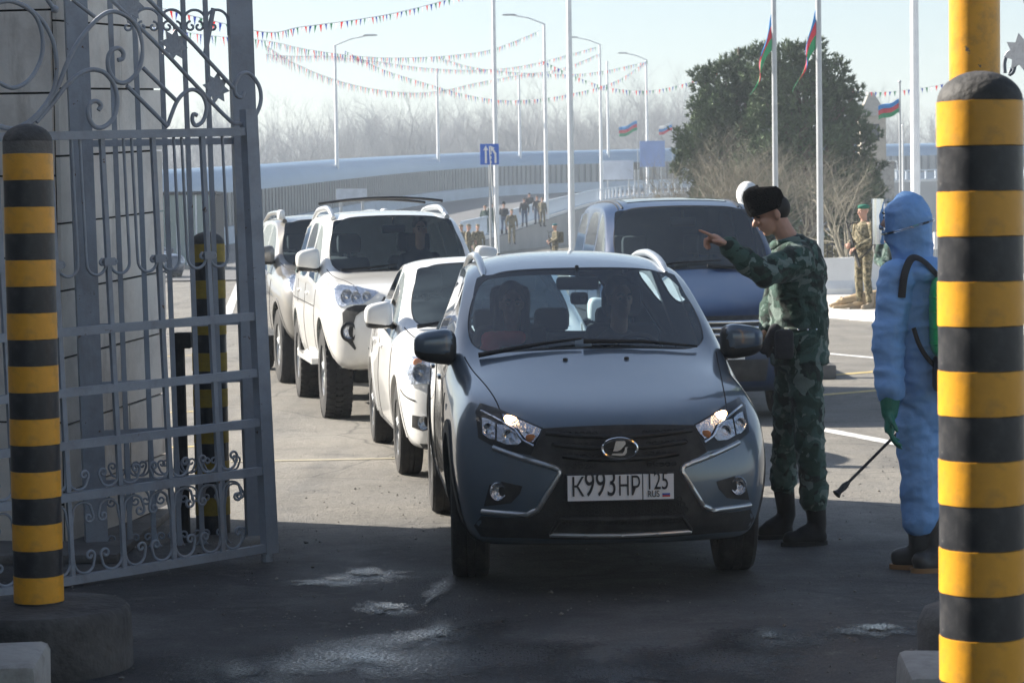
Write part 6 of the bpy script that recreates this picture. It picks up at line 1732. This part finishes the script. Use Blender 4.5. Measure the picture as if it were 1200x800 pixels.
M['rubber_boot'] = mat('rubber_boot', (.02, .022, .026), .38, var=.3, vscale=12, grime=(.12, .12, .12), gscale=9, gamt=.4)
M['sole'] = mat('sole', (.25, .14, .06), .7)
M['visor'] = glass('visor', (.85, .88, .9))
M['cap_white'] = mat('cap_white', (.75, .75, .74), .8, bump=.3, bscale=20)
M['red_cloth'] = mat('red_cloth', (.80, .05, .05), .8)
M['cloth_dark'] = mat('cloth_dark', (.025, .027, .033), .85, bump=.2, bscale=30)
M['beret_green'] = mat('beret_green', (.01, .13, .085), .85); M['beret_teal'] = mat('beret_teal', (.02, .16, .18), .85)
M['gunmetal'] = mat('gunmetal', (.012, .012, .013), .45); M['fur_tan'] = mat('fur_tan', (.42, .31, .19), .9, var=.2, vscale=8, bump=.5, bscale=60)
M['tan_boot'] = mat('tan_boot', (.30, .24, .17), .8)

def head_prims(c, f, s=1.0, up=Vector((0, 0, 1)), tilt=0.0):
    """skull, jaw, nose, brow, lips, ears around centre c, looking along f"""
    f = Vector(f).normalized(); r = f.cross(up).normalized(); u = r.cross(f).normalized()
    c = Vector(c); P = lambda a, b_, d: c + r*a*s + f*b_*s + u*d*s
    rot = Matrix((r, f, u)).transposed()
    return [('e', P(0, -.012, .03), (.074*s, .093*s, .088*s), 1.0, rot), ('e', P(0, .035, -.035), (.056*s, .058*s, .075*s), 1.0, rot),
            ('e', P(0, .058, -.092), (.030*s, .024*s, .018*s), 1.0, rot), ('c', P(0, .080, .022), P(0, .112, -.022), .010*s, .017*s, 8), ('e', P(0, .100, -.028), (.020*s, .012*s, .010*s), 1.0, rot),
            ('e', P(0, .080, .034), (.052*s, .014*s, .012*s), 1.0, rot), ('e', P(0, .086, -.056), (.026*s, .010*s, .011*s), 1.0, rot),
            ('e', P(.030, .078, -.012), (.022*s, .016*s, .020*s), 1.0, rot), ('e', P(-.030, .078, -.012), (.022*s, .016*s, .020*s), 1.0, rot),
            ('e', P(.076, -.010, -.005), (.012*s, .022*s, .034*s), 1.0, rot), ('e', P(-.076, -.010, -.005), (.012*s, .022*s, .034*s), 1.0, rot)]
def eyes(t, c, f, s=1.0, up=Vector((0, 0, 1))):
    f = Vector(f).normalized(); r = f.cross(up).normalized(); u = r.cross(f).normalized(); c = Vector(c)
    for k in (-1, 1):
        b = MB(); b.sell(c + r*.031*k*s + f*.086*s + u*.012*s, (.012*s, .008*s, .006*s), 1.0, 10, 6); b.build('eye', M['hair'], t)
        b = MB(); b.tube([c + r*.014*k*s + f*.098*s + u*.032*s, c + r*.034*k*s + f*.094*s + u*.037*s, c + r*.052*k*s + f*.080*s + u*.030*s], [.004*s, .006*s, .003*s], 6); b.build('eyebrow', M['hair'], t)
def hand_prims(w, d, palm_n, curl, s=1.0, spread=.018, thumb_side=1):
    """five fingers: w wrist point, d along the hand, palm_n out of the palm, curl list of 4 bends (index..little)"""
    d = Vector(d).normalized(); n = Vector(palm_n).normalized(); n = (n - d*n.dot(d)).normalized(); r = d.cross(n).normalized()*thumb_side
    w = Vector(w); P = [('c', w, w + d*.035*s, .026*s, .030*s, 10), ('e', w + d*.055*s, (.040*s, .040*s, .040*s), 1.0)]
    P = [('l', [w - d*.01*s, w + d*.03*s, w + d*.07*s, w + d*.095*s], [.024*s, .034*s, .042*s, .036*s], .55, n)]
    for i in range(4):
        L = (.078, .086, .080, .062)[i]*s; base = w + d*(.088 - .004*abs(i - 1))*s + r*(.030 - .0205*i)*s; b_ = curl[i]
        q0 = base; dd = d.copy(); seg = (L*.45, L*.32, L*.23)
        for j, l in enumerate(seg):
            a = b_*(.85, 1.15, .8)[j]; c_, s_ = math.cos(a), math.sin(a)
            ax = d.cross(n); dd2 = (Matrix.Rotation(-a, 3, ax) @ dd) if True else dd
            if (Matrix.Rotation(.1, 3, ax) @ d).dot(n) > 0: dd2 = Matrix.Rotation(a, 3, ax) @ dd
            q1 = q0 + dd2*l; P.append(('c', q0, q1, (.0100 - .0008*j)*s, (.0094 - .0010*j)*s, 8)); q0, dd = q1, dd2
    tb = w + d*.028*s + r*.030*s; t1 = tb + (d*.62 + r*.62 + n*.25).normalized()*.042*s; t2 = t1 + (d*.9 + r*.10 + n*.42).normalized()*.032*s
    P += [('c', tb, t1, .014*s, .012*s, 8), ('c', t1, t2, .0115*s, .0095*s, 8)]
    return P
def sole_boot(t, heel, toe, ankle, top, m, name='boot', r=.052, vox=.010, sole=None):
    heel, toe, ankle, top = map(Vector, (heel, toe, ankle, top)); f = (toe - heel).normalized()
    z0 = heel.z
    pr = [('c', heel + f*.05 + Vector((0, 0, .045)), toe - f*.055 + Vector((0, 0, .040)), .046, .044), ('c', heel + f*.06 + Vector((0, 0, .06)), ankle, .046, r), ('c', ankle, top, r, r*1.18),
          ('c', heel + f*.14 + Vector((0, 0, .06)), ankle - Vector((0, 0, .02)), .046, .045)]
    o = blob(name, pr, m, t, vox, 4)
    for v in o.data.vertices:
        if v.co.z < z0 + .012: v.co.z = z0 + .012
    L = (toe - heel).length; s = f.cross(Vector((0, 0, 1)))
    P = []
    for a in np.linspace(0, 2*math.pi, 22, endpoint=False):
        ca, sa = math.cos(a), math.sin(a); P.append((L*.5 + ca*L*.5, sa*(.047 + .006*ca)))
    b = MB(); b.prism(P, .024, lambda a, c, tt: tuple(heel + f*a + s*c + Vector((0, 0, tt)))); b.build('sole', sole or m, o, 40)
    return o

def guard():
    base = G(930, 634); S = 1/212.6
    t = thing('person', 'person in green camouflage and black fur hat pointing left beside the estate car', 'person', (base.x, base.y, 0))
    Q = lambda px, py, y=0.0: Vector(((px - 930)*S, y, (634 - py)*S + y*0.0))
    # legs
    hipN, kneeN, ankN = Q(942, 425, -.08), Q(947, 515, -.13), Q(951, 585, -.14)
    hipF, kneeF, ankF = Q(934, 425, .09), Q(925, 512, .12), Q(922, 572, .14)
    tr = [('c', hipN, kneeN, .098, .076), ('c', kneeN, ankN, .078, .066), ('c', hipF, kneeF, .098, .074), ('c', kneeF, ankF, .076, .064), ('e', Q(938, 412), (.15, .17, .13)), ('c', Q(938, 400, -.05), Q(938, 400, .05), .135, .135), ('c', ankN + Vector((0, 0, .02)), ankN + Vector((0, 0, .07)), .072, .076), ('c', ankF + Vector((0, 0, .02)), ankF + Vector((0, 0, .07)), .070, .074)]
    blob('trousers', tr, CAMO_G, t, .010, 3, .011, 7.5, (1, 1, 1.6), ridge=.8)
    sole_boot(t, Q(966, 639, -.14) * 1 + Vector((0, 0, -Q(966, 639).z)), Vector((Q(910, 639).x, -.20, 0)), Q(954, 610, -.14), Q(951, 578, -.14), M['boot'])
    sole_boot(t, Vector((Q(934, 0).x, .15, 0)), Vector((Q(888, 0).x, .10, 0)), Q(926, 605, .15), Q(922, 570, .14), M['boot'])
    # jacket with the pointing arm
    sh, el, wr = Q(934, 305, -.17), Q(889, 318, -.33), Q(851, 288, -.38)
    sf, ef, wf_ = Q(930, 305, .17), Q(915, 352, .22), Q(903, 385, .06)
    jk = [('l', [Q(940, 425), Q(940, 395), Q(938, 350), Q(936, 310), Q(932, 290), Q(926, 280)], [.158, .150, .152, .158, .120, .06], 1.12, (0, 1, 0)),
          ('c', sh, el, .086, .070), ('c', el, wr, .070, .050), ('c', sf, ef, .082, .066), ('c', ef, wf_, .064, .046), ('e', Q(932, 300, 0), (.12, .22, .09)),
          ('c', Q(936, 330, -.06), Q(936, 330, .06), .14, .14)]
    blob('jacket', jk, CAMO_G, t, .010, 3, .013, 8.0, (1, 1, 1.2), ridge=.8)
    b = MB(); b.tube([Q(926, 283) + Vector((.075*math.cos(a), .085*math.sin(a), .018*math.cos(a))) for a in np.linspace(0, 2*math.pi, 20, endpoint=False)], .026, 8, closed=True); b.build('collar', CAMO_G, t, 60)
    b = MB(); P = []
    for a in np.linspace(0, 2*math.pi, 32, endpoint=False): P.append(Q(940, 384) + Vector((.128*math.cos(a), .160*math.sin(a), 0)))
    b.tube(P, .022, 8, closed=True, ry=.35, up=(0, 0, 1)); 
    b.v = [(v[0], v[1], Q(0, 384).z + (v[2] - Q(0, 384).z)*2.6) for v in b.v]
    bl = b.build('belt', M['belt'], t, 60)
    for k in range(7):
        a = -2.5 + k*.35; b = MB(); b.sell(Q(940, 384) + Vector((.148*math.cos(a), .180*math.sin(a), 0)), (.007, .007, .007), 1.0, 8, 6); b.build('rivet', M['chrome'], bl)
    b = MB(); b.box(tuple(Q(916, 396, -.20) + Vector((-.05, -.03, -.10))), tuple(Q(916, 396, -.20) + Vector((.05, .03, .06))), bev=.02); b.build('pouch', M['cloth_dark'], t)
    # gloves held at the waist
    blob('glove', [('c', Q(908, 384, -.10), Q(894, 408, -.12), .035, .022), ('c', Q(904, 386, -.12), Q(899, 415, -.14), .02, .012), ('c', Q(910, 390, -.12), Q(908, 416, -.14), .018, .011)], M['cloth_dark'], t, .009, 3)
    # body: neck, head, hands as one surface each joined through the sleeves
    hc = Q(907, 250, -.01); f = Vector((-.94, -.16, -.36))
    pr = head_prims(hc, f, .98) + [('c', Q(928, 282), hc + Vector((.03, 0, -.03)), .058, .056), ('c', Q(932, 305), Q(928, 282), .06, .058)]
    pr += [('c', sh, el, .04, .035), ('c', el, wr, .035, .026), ('c', Q(932, 305), sh, .05, .04)]
    pr += hand_prims(wr + (wr - el).normalized()*.012, (-.80, -.05, .46), (-.25, -.15, -.9), (.05, 1.0, 1.1, 1.15), 1.12, thumb_side=1)
    pr += [('c', sf, ef, .04, .035), ('c', ef, wf_, .035, .026), ('c', Q(932, 305), sf, .05, .04)] + hand_prims(wf_, (-.4, -.4, -.5), (-1, 0, 0), (.5, .5, .5, .5), 1.0)
    blob('body', pr, M['skin'], t, .0075, 2); eyes(t, hc, f, .98)
    up = Vector((-.30, 0, .95)).normalized()
    u2 = (Vector((0, 0, 1)) - f.normalized()*f.normalized().z).normalized(); rr = f.normalized().cross(u2); rot = Matrix((f.normalized(), rr, u2)).transposed()
    blob('hair', [('e', hc + Vector((.034, 0, .030)), (.074, .079, .075), 1.0)], M['hair'], t, .009, 2)
    ht = hc + u2*.068 + f.normalized()*.012
    b = MB(); vs = []; seg = 28
    for (h, kx, ky, dx) in ((-.045, .94, .98, 0), (-.03, .99, 1.02, 0), (.02, 1.01, 1.02, 0), (.055, .95, .95, 0), (.082, .80, .80, 0), (.094, .48, .46, 0), (.090, .02, .02, 0)):
        for k in range(seg):
            a = 2*math.pi*k/seg; wob = 1 + .025*math.sin(5*a + h*40) + .03*noise.noise(Vector((3*math.cos(a), 3*math.sin(a), h*20)))
            v = Vector((.112*kx*math.cos(a)*wob, .094*ky*math.sin(a)*wob, h + .018*math.cos(a)*(1 if h > .05 else 0))); vs.append(ht + rot @ v)
    fs = [(i*seg + k, i*seg + (k+1) % seg, (i+1)*seg + (k+1) % seg, (i+1)*seg + k) for i in range(6) for k in range(seg)]
    b.add(vs, fs); b.build('fur_hat', M['fur_hat'], t, 70)
guard()

def sprayer():
    base = G(1078, 666); S = 1/232.7
    t = thing('person', 'person in blue hooded protective suit with green backpack sprayer and wand', 'person', (base.x, base.y, 0))
    Q = lambda px, py, y=0.0: Vector(((px - 1078)*S, y, (666 - py)*S))
    tr = []
    su = M['suit_blue']
    shL, elL, wrL = Q(1048, 322, -.12), Q(1036, 395, -.16), Q(1037, 452, -.20)
    shR, elR, wrR = Q(1104, 322, .10), Q(1112, 392, .05), Q(1090, 440, -.10)
    pr = [('l', [Q(1086, 500), Q(1082, 460), Q(1078, 410), Q(1076, 360), Q(1075, 325), Q(1072, 298), Q(1069, 285)], [.150, .160, .165, .172, .150, .085, .075], 1.0, (0, 1, 0)),
          ('c', shL, elL, .088, .078), ('c', elL, wrL, .078, .064), ('c', shR, elR, .085, .075), ('c', elR, wrR, .075, .06),
          ('c', Q(1074, 490, -.05), Q(1074, 550, -.07), .112, .092), ('c', Q(1074, 550, -.07), Q(1076, 606, -.05), .092, .085), ('c', Q(1096, 490, .06), Q(1096, 550, .04), .112, .092), ('c', Q(1096, 550, .04), Q(1095, 606, .02), .092, .085),
          ('e', Q(1085, 480), (.165, .165, .16)), ('e', Q(1075, 318), (.165, .19, .08)),
          ('l', [Q(1072, 300), Q(1068, 275), Q(1066, 255), Q(1064, 238), Q(1066, 226)], [.10, .112, .116, .092, .02], 1.08, (0, 1, 0)), ('e', Q(1066, 252), (.112, .122, .115))]
    o = blob('coverall', pr, su, t, .009, 2, .011, 5.5, (1, 1, 1.6), ridge=1.0)
    hc = Q(1061, 254, .02); f = Vector((-.86, .50, -.08))
    bp = head_prims(hc, f, .95) + [('c', Q(1072, 310), hc, .06, .06), ('c', Q(1072, 312), shL, .05, .04), ('c', shL, elL, .04, .035), ('c', elL, wrL, .035, .028)]
    blob('body', bp, M['skin'], t, .011, 2); eyes(t, hc, f, .95)
    gp = [('c', Q(1037, 448, -.20), Q(1036, 478, -.20), .062, .042)] + hand_prims(Q(1036, 474, -.20), (-.02, -.1, -1), (1, -.1, 0), (.35, .35, .4, .45), 1.22, thumb_side=1)
    blob('glove', gp, M['glove_green'], t, .0085, 2)
    for (h0, t0, a0, tp) in ((Vector((Q(1086, 0).x, -.02, 0)), Vector((Q(1043, 0).x, .03, 0)), Q(1078, 640, -.03), Q(1077, 596, -.04)), (Vector((Q(1106, 0).x, -.10, 0)), Vector((Q(1062, 0).x, -.13, 0)), Q(1096, 645, -.06), Q(1095, 596, .0))):
        sole_boot(t, h0, t0, a0, tp, M['rubber_boot'], r=.060, sole=M['sole'])
    # clear face shield
    b = MB(); vs = []
    for i in range(9):
        a = R_(-75 + 150*i/8); d = Vector((-.86*math.cos(a) - .50*math.sin(a), .50*math.cos(a) - .86*math.sin(a), 0)); c = hc + d*.155
        vs += [c + Vector((0, 0, .10)), c + Vector((0, 0, -.13))]
    b.add(vs, [(2*i, 2*i + 1, 2*i + 3, 2*i + 2) for i in range(8)]); b.build('face_shield', M['visor'], t, 80, fixn=False)
    b = MB(); b.tube([Q(1066, 262) + Vector((.128*math.cos(a), .135*math.sin(a), .035*math.cos(a) - .01)) for a in np.linspace(0, 2*math.pi, 24, endpoint=False)], .006, 6, closed=True); b.build('shield_strap', M['visor'], t)
    # straps
    b = MB(); b.tube(smooth_path([Q(1050, 345, -.22), Q(1053, 318, -.235), Q(1064, 300, -.185), Q(1080, 306, -.17), Q(1100, 330, -.20)]), .019, 8, ry=.35, up=(0, -1, 0.4)); b.build('strap', M['cloth_dark'], t, 60)
    b = MB(); b.tube(smooth_path([Q(1063, 380, -.23), Q(1070, 400, -.22), Q(1082, 418, -.20), Q(1096, 430, -.2)]), .012, 7, ry=.5); b.build('strap', M['cloth_dark'], t, 60)
    # tank
    b = MB(); b.sell(Q(1112, 368, -.22), (.125, .10, .21), .45, 24, 16)
    for z in (345, 362, 380, 398):
        b.sell(Q(1112, z, -.22), (.129, .104, .006), .45, 20, 6)
    tk = b.build('sprayer_tank', M['tank_green'], t, 60)
    b = MB(); b.box(tuple(Q(1087, 455, -.30)), tuple(Q(1140, 412, -.12)), bev=.03); b.build('sprayer_base', M['plastic'], tk, 40)
    b = MB(); b.lathe([(.05, 0), (.05, .04), (0, .045)], 18, tuple(Q(1112, 320, -.22))); b.build('tank_lid', M['plastic'], tk)
    # wand
    w0, w1 = Q(1070, 498, .16), Q(983, 573, -.02)
    b = MB(); b.tube([w0, w1], .008, 8); wd = b.build('spray_wand', M['plastic'], t)
    d = (w1 - w0).normalized()
    b = MB(); b.tube([w1 - d*.07, w1 - d*.04, w1, w1 + d*.02], [.011, .018, .014, .024], 10); b.build('nozzle', M['plastic'], wd)
    b = MB(); b.tube([w0 - d*.14, w0 + d*.02], .020, 8); b.build('handle', M['plastic'], wd)
    b = MB(); b.tube(smooth_path([w0 - d*.14, Q(1090, 470, .2), Q(1110, 460, .05), Q(1112, 440, -.15)]), .009, 7); b.build('hose', M['rubber'], wd)
sprayer()

def standing(label, px, py_feet, D, h, yaw, m, hat=None, rifle=False, pack=False, hat_m=None, legs=None, z=0.0, name='person', boots=None, arms='front', group=None, fine=False):
    """upright figure of height h, looking along yaw (0 = towards the camera)"""
    p = W(px, py_feet, D) if py_feet else None
    t = thing(name, label, 'person', (p.x, D, z), yaw, group); k = h/1.8
    V = lambda x, y, zz: Vector((x*k, y*k, zz*k))
    vx = .012 if fine else .022
    blob('trousers', [('c', V(-.10, 0, .95), V(-.12, -.02, .50), .095*k, .07*k), ('c', V(-.12, -.02, .50), V(-.13, .02, .14), .07*k, .062*k), ('c', V(.10, 0, .95), V(.11, -.03, .50), .095*k, .07*k), ('c', V(.11, -.03, .50), V(.12, .02, .14), .07*k, .062*k), ('e', V(0, 0, .96), (.16*k, .13*k, .13*k))], legs or m, t, vx, 3, .008, 9)
    A = {'front': ((V(-.25, .0, 1.18), V(-.10, -.22, 1.12)), (V(.25, 0, 1.18), V(.08, -.22, 1.05))), 'down': ((V(-.27, .02, 1.15), V(-.26, -.06, .90)), (V(.27, .02, 1.15), V(.26, -.06, .90)))}[arms]
    jk = [('l', [V(0, 0, .88), V(0, 0, 1.0), V(0, 0, 1.25), V(0, .01, 1.42), V(0, .01, 1.50)], [.165*k, .165*k, .19*k, .16*k, .06*k], .72, (0, 1, 0))]
    for s, (e, w) in ((-1, A[0]), (1, A[1])): jk += [('c', V(s*.19, .01, 1.42), e, .066*k, .056*k), ('c', e, w, .056*k, .044*k)]
    blob('jacket', jk, m, t, vx, 3, .009, 9)
    hc = V(0, -.01, 1.655)
    bp = head_prims(hc, (0, -1, -.05), k) + [('c', V(0, .01, 1.46), hc, .055*k, .055*k), ('c', V(0, .01, 1.46), V(-.19, .01, 1.42), .04*k, .04*k), ('c', V(0, .01, 1.46), V(.19, .01, 1.42), .04*k, .04*k)]
    for s, (e, w) in ((-1, A[0]), (1, A[1])):
        d = (w - e).normalized(); bp += [('c', V(s*.19, .01, 1.42), e, .035*k, .03*k), ('c', e, w, .03*k, .024*k)] + hand_prims(w + d*.03, d, (0, 0, -1) if arms == 'front' else (-s, 0, 0), (.7, .7, .7, .7) if arms == 'front' else (.3,)*4, k, thumb_side=s)
    blob('body', bp, M['skin'], t, .008 if fine else .012, 2)
    for s in (-1, 1): sole_boot(t, V(s*.125, .09, 0), V(s*.15, -.20, 0), V(s*.125, .04, .10), V(s*.125, .02, .24), boots or M['boot'], r=.056*k, vox=vx)
    hm_ = hat_m or M['fur_hat']
    if hat == 'beret': blob('beret', [('e', hc + V(.015, 0, .085), (.105*k, .112*k, .040*k)), ('e', hc + V(0, 0, .06), (.085*k, .10*k, .03*k))], hm_, t, .012, 3)
    elif hat == 'cap':
        blob('cap', [('e', hc + V(0, 0, .075), (.088*k, .10*k, .06*k)), ('e', hc + V(0, -.10, .055), (.07*k, .06*k, .008*k))], hm_, t, .011, 2)
    elif hat == 'hood': blob('hood', [('e', hc + V(0, .02, .02), (.115*k, .115*k, .135*k)), ('c', hc + V(0, .02, -.05), V(0, .02, 1.45), .09*k, .11*k)], hm_, t, .014, 3)
    elif hat == 'fur':
        blob('fur_hat', [('c', hc + V(0, 0, .07), hc + V(0, 0, .14), .100*k, .092*k)], hm_, t, .014, 2)
    else: blob('hair', [('e', hc + V(0, .02, .05), (.082*k, .095*k, .075*k))], M['hair'], t, .012, 2)
    if pack:
        b = MB(); b.box(tuple(V(-.16, .13, 1.0)), tuple(V(.16, .32, 1.45)), bev=.05); b.build('backpack', m, t, 50)
    if rifle:
        b = MB(); a, c = V(-.10, -.26, 1.38), V(.12, -.24, .82)
        d = (c - a).normalized(); b.tube([a - d*.14, a + d*.12], .012*k, 8); b.bar(a + d*.08, a + d*.40, .045, .03); b.bar(a + d*.40, c + d*.12, .05, .03); b.bar(a + d*.26, a + d*.30 + V(-.14, -.02, -.04), .03); b.bar(a + d*.42, a + d*.46 + V(-.10, 0, -.02), .03)
        b.build('rifle', M['gunmetal'], t)
        b = MB(); b.tube(smooth_path([a, V(-.16, -.1, 1.46), V(0, .14, 1.42), V(.18, .05, 1.1), c]), .012, 6); b.build('sling', M['gunmetal'], t)
    return t
sp_ = G(1013, 362, .15)
standing('armed sentry in tan camouflage and green beret on the raised pavement', 1013, 362, sp_.y, 1.93, R_(-58), CAMO_T, 'beret', True, False, M['beret_green'], z=.155, boots=M['tan_boot'], fine=True)
standing('soldier in tan camouflage and teal beret with backpack beside the thickest white pole', 651, 300, 96, 1.86, R_(-70), CAMO_T, 'beret', True, True, M['beret_teal'])
standing('person in green camouflage half hidden behind the blue suit', 1048, 300, 33, 1.80, R_(-20), CAMO_G, 'hood', hat_m=M['cap_white'])
wc_ = W(877, 300, 26.4)
tag(MB().box((wc_.x - .7, 25.7, 0), (wc_.x + .9, 27.6, .16), bev=.02).build('traffic_island', M['concrete'], None), kind='structure')
standing('person with white hood behind the van, seen above the fur hat', 877, 300, 26.4, 2.06, R_(160), CAMO_D, 'hood', hat_m=M['cap_white'], z=.162)
def ramp_z(px, D):
    x = W(px, 260, D).x
    l = min(LD, key=lambda q: abs(q.y - D)); return max(0.0, l.z*.98)
PP = [(238, 108, 30, 'd', 'fur', 'person in dark clothes by the wall left of the off-road wagon', 326), (245, 112, 200, 'd', 'fur', 'person in dark clothes standing behind the wagon roof rail, left of the pale board', 372),
      (0, 110, 20, 'd', 'fur', 'person in dark clothes right of the pale board', 434),
      (0, 104, 40, 'g', 'fur', 'person in dark green with fur hat above the wagon roof corner', 523), (0, 108, -40, 't', 'cap', 'soldier in tan camouflage next to the wagon roof corner', 541), (0, 101, 10, 't', 'cap', 'soldier in tan camouflage standing tallest before the railing end', 560), (0, 98, 80, 't', 'cap', 'soldier in tan camouflage crouched close to the railing end', 549),
      (0, 132, 160, 'g', 'cap', 'soldier in green walking up the ramp left of the sign post', 569), (0, 133, 190, 'g', 'none', 'companion in dark green beside the sign post', 577), (0, 136, 170, 'k', 'fur', 'person in black coat and jeans right of the sign post', 591), (0, 122, 10, 't', 'cap', 'soldier in tan camouflage behind the railing near the thin thick-pole gap', 600),
      (0, 146, 185, 'k', 'none', 'person in dark jacket walking up the middle of the ramp', 615), (0, 158, 180, 'k', 'none', 'farthest person walking up the ramp, half hidden', 621), (0, 150, 200, 'k', 'cap', 'person in black jacket left of the railing lamp', 630), (0, 146, 150, 't', 'cap', 'soldier in tan jacket beside the railing lamp', 636)]
for i, (_, D, yaw, kind, hat, lab, px) in enumerate(PP):
    m_ = {'d': M['cloth_dark'], 'k': M['cloth_dark'], 'g': CAMO_G, 't': CAMO_T}[kind]
    tz = ramp_z(px, D) if D > 112 else .03
    standing(lab, px, 280, D, 1.86, R_(yaw), m_, None if hat == 'none' else hat, False, False, M['fur_hat'] if hat == 'fur' else m_, z=tz, arms='down' if i % 3 else 'front', legs=mat('jeans', (.06, .09, .16), .9) if kind == 'k' else None, group='people on the bridge ramp')

def dog():
    p = G(1008, 360, .16); t = thing('dog', 'tan dog lying on the pavement at the sentry\'s feet', 'dog', (p.x, p.y - .35, .155), R_(8))
    pr = [('c', (-.05, 0, .16), (.42, .05, .17), .15, .17), ('c', (-.05, 0, .18), (-.30, -.02, .14), .12, .09), ('c', (-.30, -.02, .15), (-.46, -.04, .11), .085, .070), ('c', (-.46, -.04, .10), (-.62, -.05, .06), .052, .036),
          ('c', (-.08, -.13, .10), (-.38, -.18, .045), .05, .036), ('c', (-.38, -.18, .045), (-.60, -.17, .035), .036, .032), ('c', (-.08, .12, .10), (-.42, .16, .045), .05, .034),
          ('e', (.40, -.10, .13), (.16, .11, .12)), ('c', (.36, -.16, .07), (.12, -.22, .04), .06, .036), ('c', (.12, -.22, .04), (-.06, -.22, .035), .036, .03), ('c', (.56, .06, .12), (.78, .16, .05), .04, .02),
          ('e', (-.40, -.10, .16), (.035, .018, .06)), ('e', (-.40, .04, .17), (.035, .018, .06))]
    blob('body', pr, M['fur_tan'], t, .013, 4, .004, 14)
    b = MB(); b.sell((-.645, -.05, .065), (.018, .02, .014), 1.0, 10, 6); b.build('nose', M['hair'], t)
dog()

# ------------------------------------------------------------------ people in the estate car and the off-road wagon
def seated(car, x, y, zs, label, jm, hair, scarf=None, female=False, yaw=0.0, wheel_=False):
    t = thing('person', label, 'person'); t.matrix_world = car.mw @ Matrix.Translation((x, y, zs)) @ Matrix.Rotation(yaw, 4, 'Z')
    jk = [('l', [(0, .10, 0), (0, .16, .20), (0, .20, .42), (0, .19, .52), (0, .18, .58)], [.17, .18, .19, .14, .06], .72, (0, 1, 0)), ('c', (-.18, .18, .46), (-.25, -.02, .22), .065, .055), ('c', (.18, .18, .46), (.25, -.02, .22), .065, .055)]
    hands = (((-.25, -.02, .22), (-.14, -.30, .30)), ((.25, -.02, .22), (.16, -.30, .32))) if wheel_ else (((-.25, -.02, .22), (-.08, -.22, .12)), ((.25, -.02, .22), (.08, -.22, .12)))
    for e, w in hands: jk.append(('c', e, w, .052, .04))
    jk += [('c', (-.10, .12, .02), (-.13, -.38, .06), .10, .075), ('c', (.10, .12, .02), (.13, -.38, .06), .10, .075)]
    blob('jacket', jk, jm, t, .016, 3, .008, 9)
    hc = Vector((0, .14, .735))
    bp = head_prims(hc, (0, -1, -.05), .97) + [('c', (0, .18, .5), hc, .055, .055)]
    for e, w in hands:
        d = (Vector(w) - Vector(e)).normalized(); bp += [('c', (0, .18, .50), (math.copysign(.18, e[0]), .18, .46), .04, .04), ('c', (math.copysign(.18, e[0]), .18, .46), e, .035, .03), ('c', e, w, .03, .025)] + hand_prims(Vector(w) + d*.03, d, (0, 0, -1), (.9,)*4, 1.0)
    blob('body', bp, M['skin'], t, .010, 2); eyes(t, hc, (0, -1, -.05), .97)
    hp = [('e', hc + Vector((0, .03, .05)), (.088, .098, .085))]
    if female: hp += [('c', hc + Vector((-.075, .04, .02)), (-.09, .12, .50), .035, .04), ('c', hc + Vector((.075, .04, .02)), (.09, .12, .50), .035, .04), ('c', hc + Vector((0, .08, 0)), (0, .2, .5), .07, .08)]
    blob('hair', hp, hair, t, .012, 2)
    if scarf: blob('scarf', [('c', (-.13, .04, .54), (-.25, .02, .36), .055, .05), ('c', (-.16, .08, .55), (.04, .03, .56), .045, .04)], scarf, t, .012, 3)
    return t
seated(LADA, -.36, 2.30, .52, 'front passenger with long dark hair and red scarf in the estate car', M['cloth_dark'], M['hair'], M['red_cloth'], True)
seated(LADA, .36, 2.26, .54, 'driver in dark jacket behind the wheel of the estate car', M['cloth_dark'], M['hair'], None, False, R_(12), True)
seated(SUV, .40, 2.62, .88, 'driver of the white off-road wagon', M['cloth_dark'], M['hair'], None, False, 0, True)

bpy.data.scenes.remove(TMP)
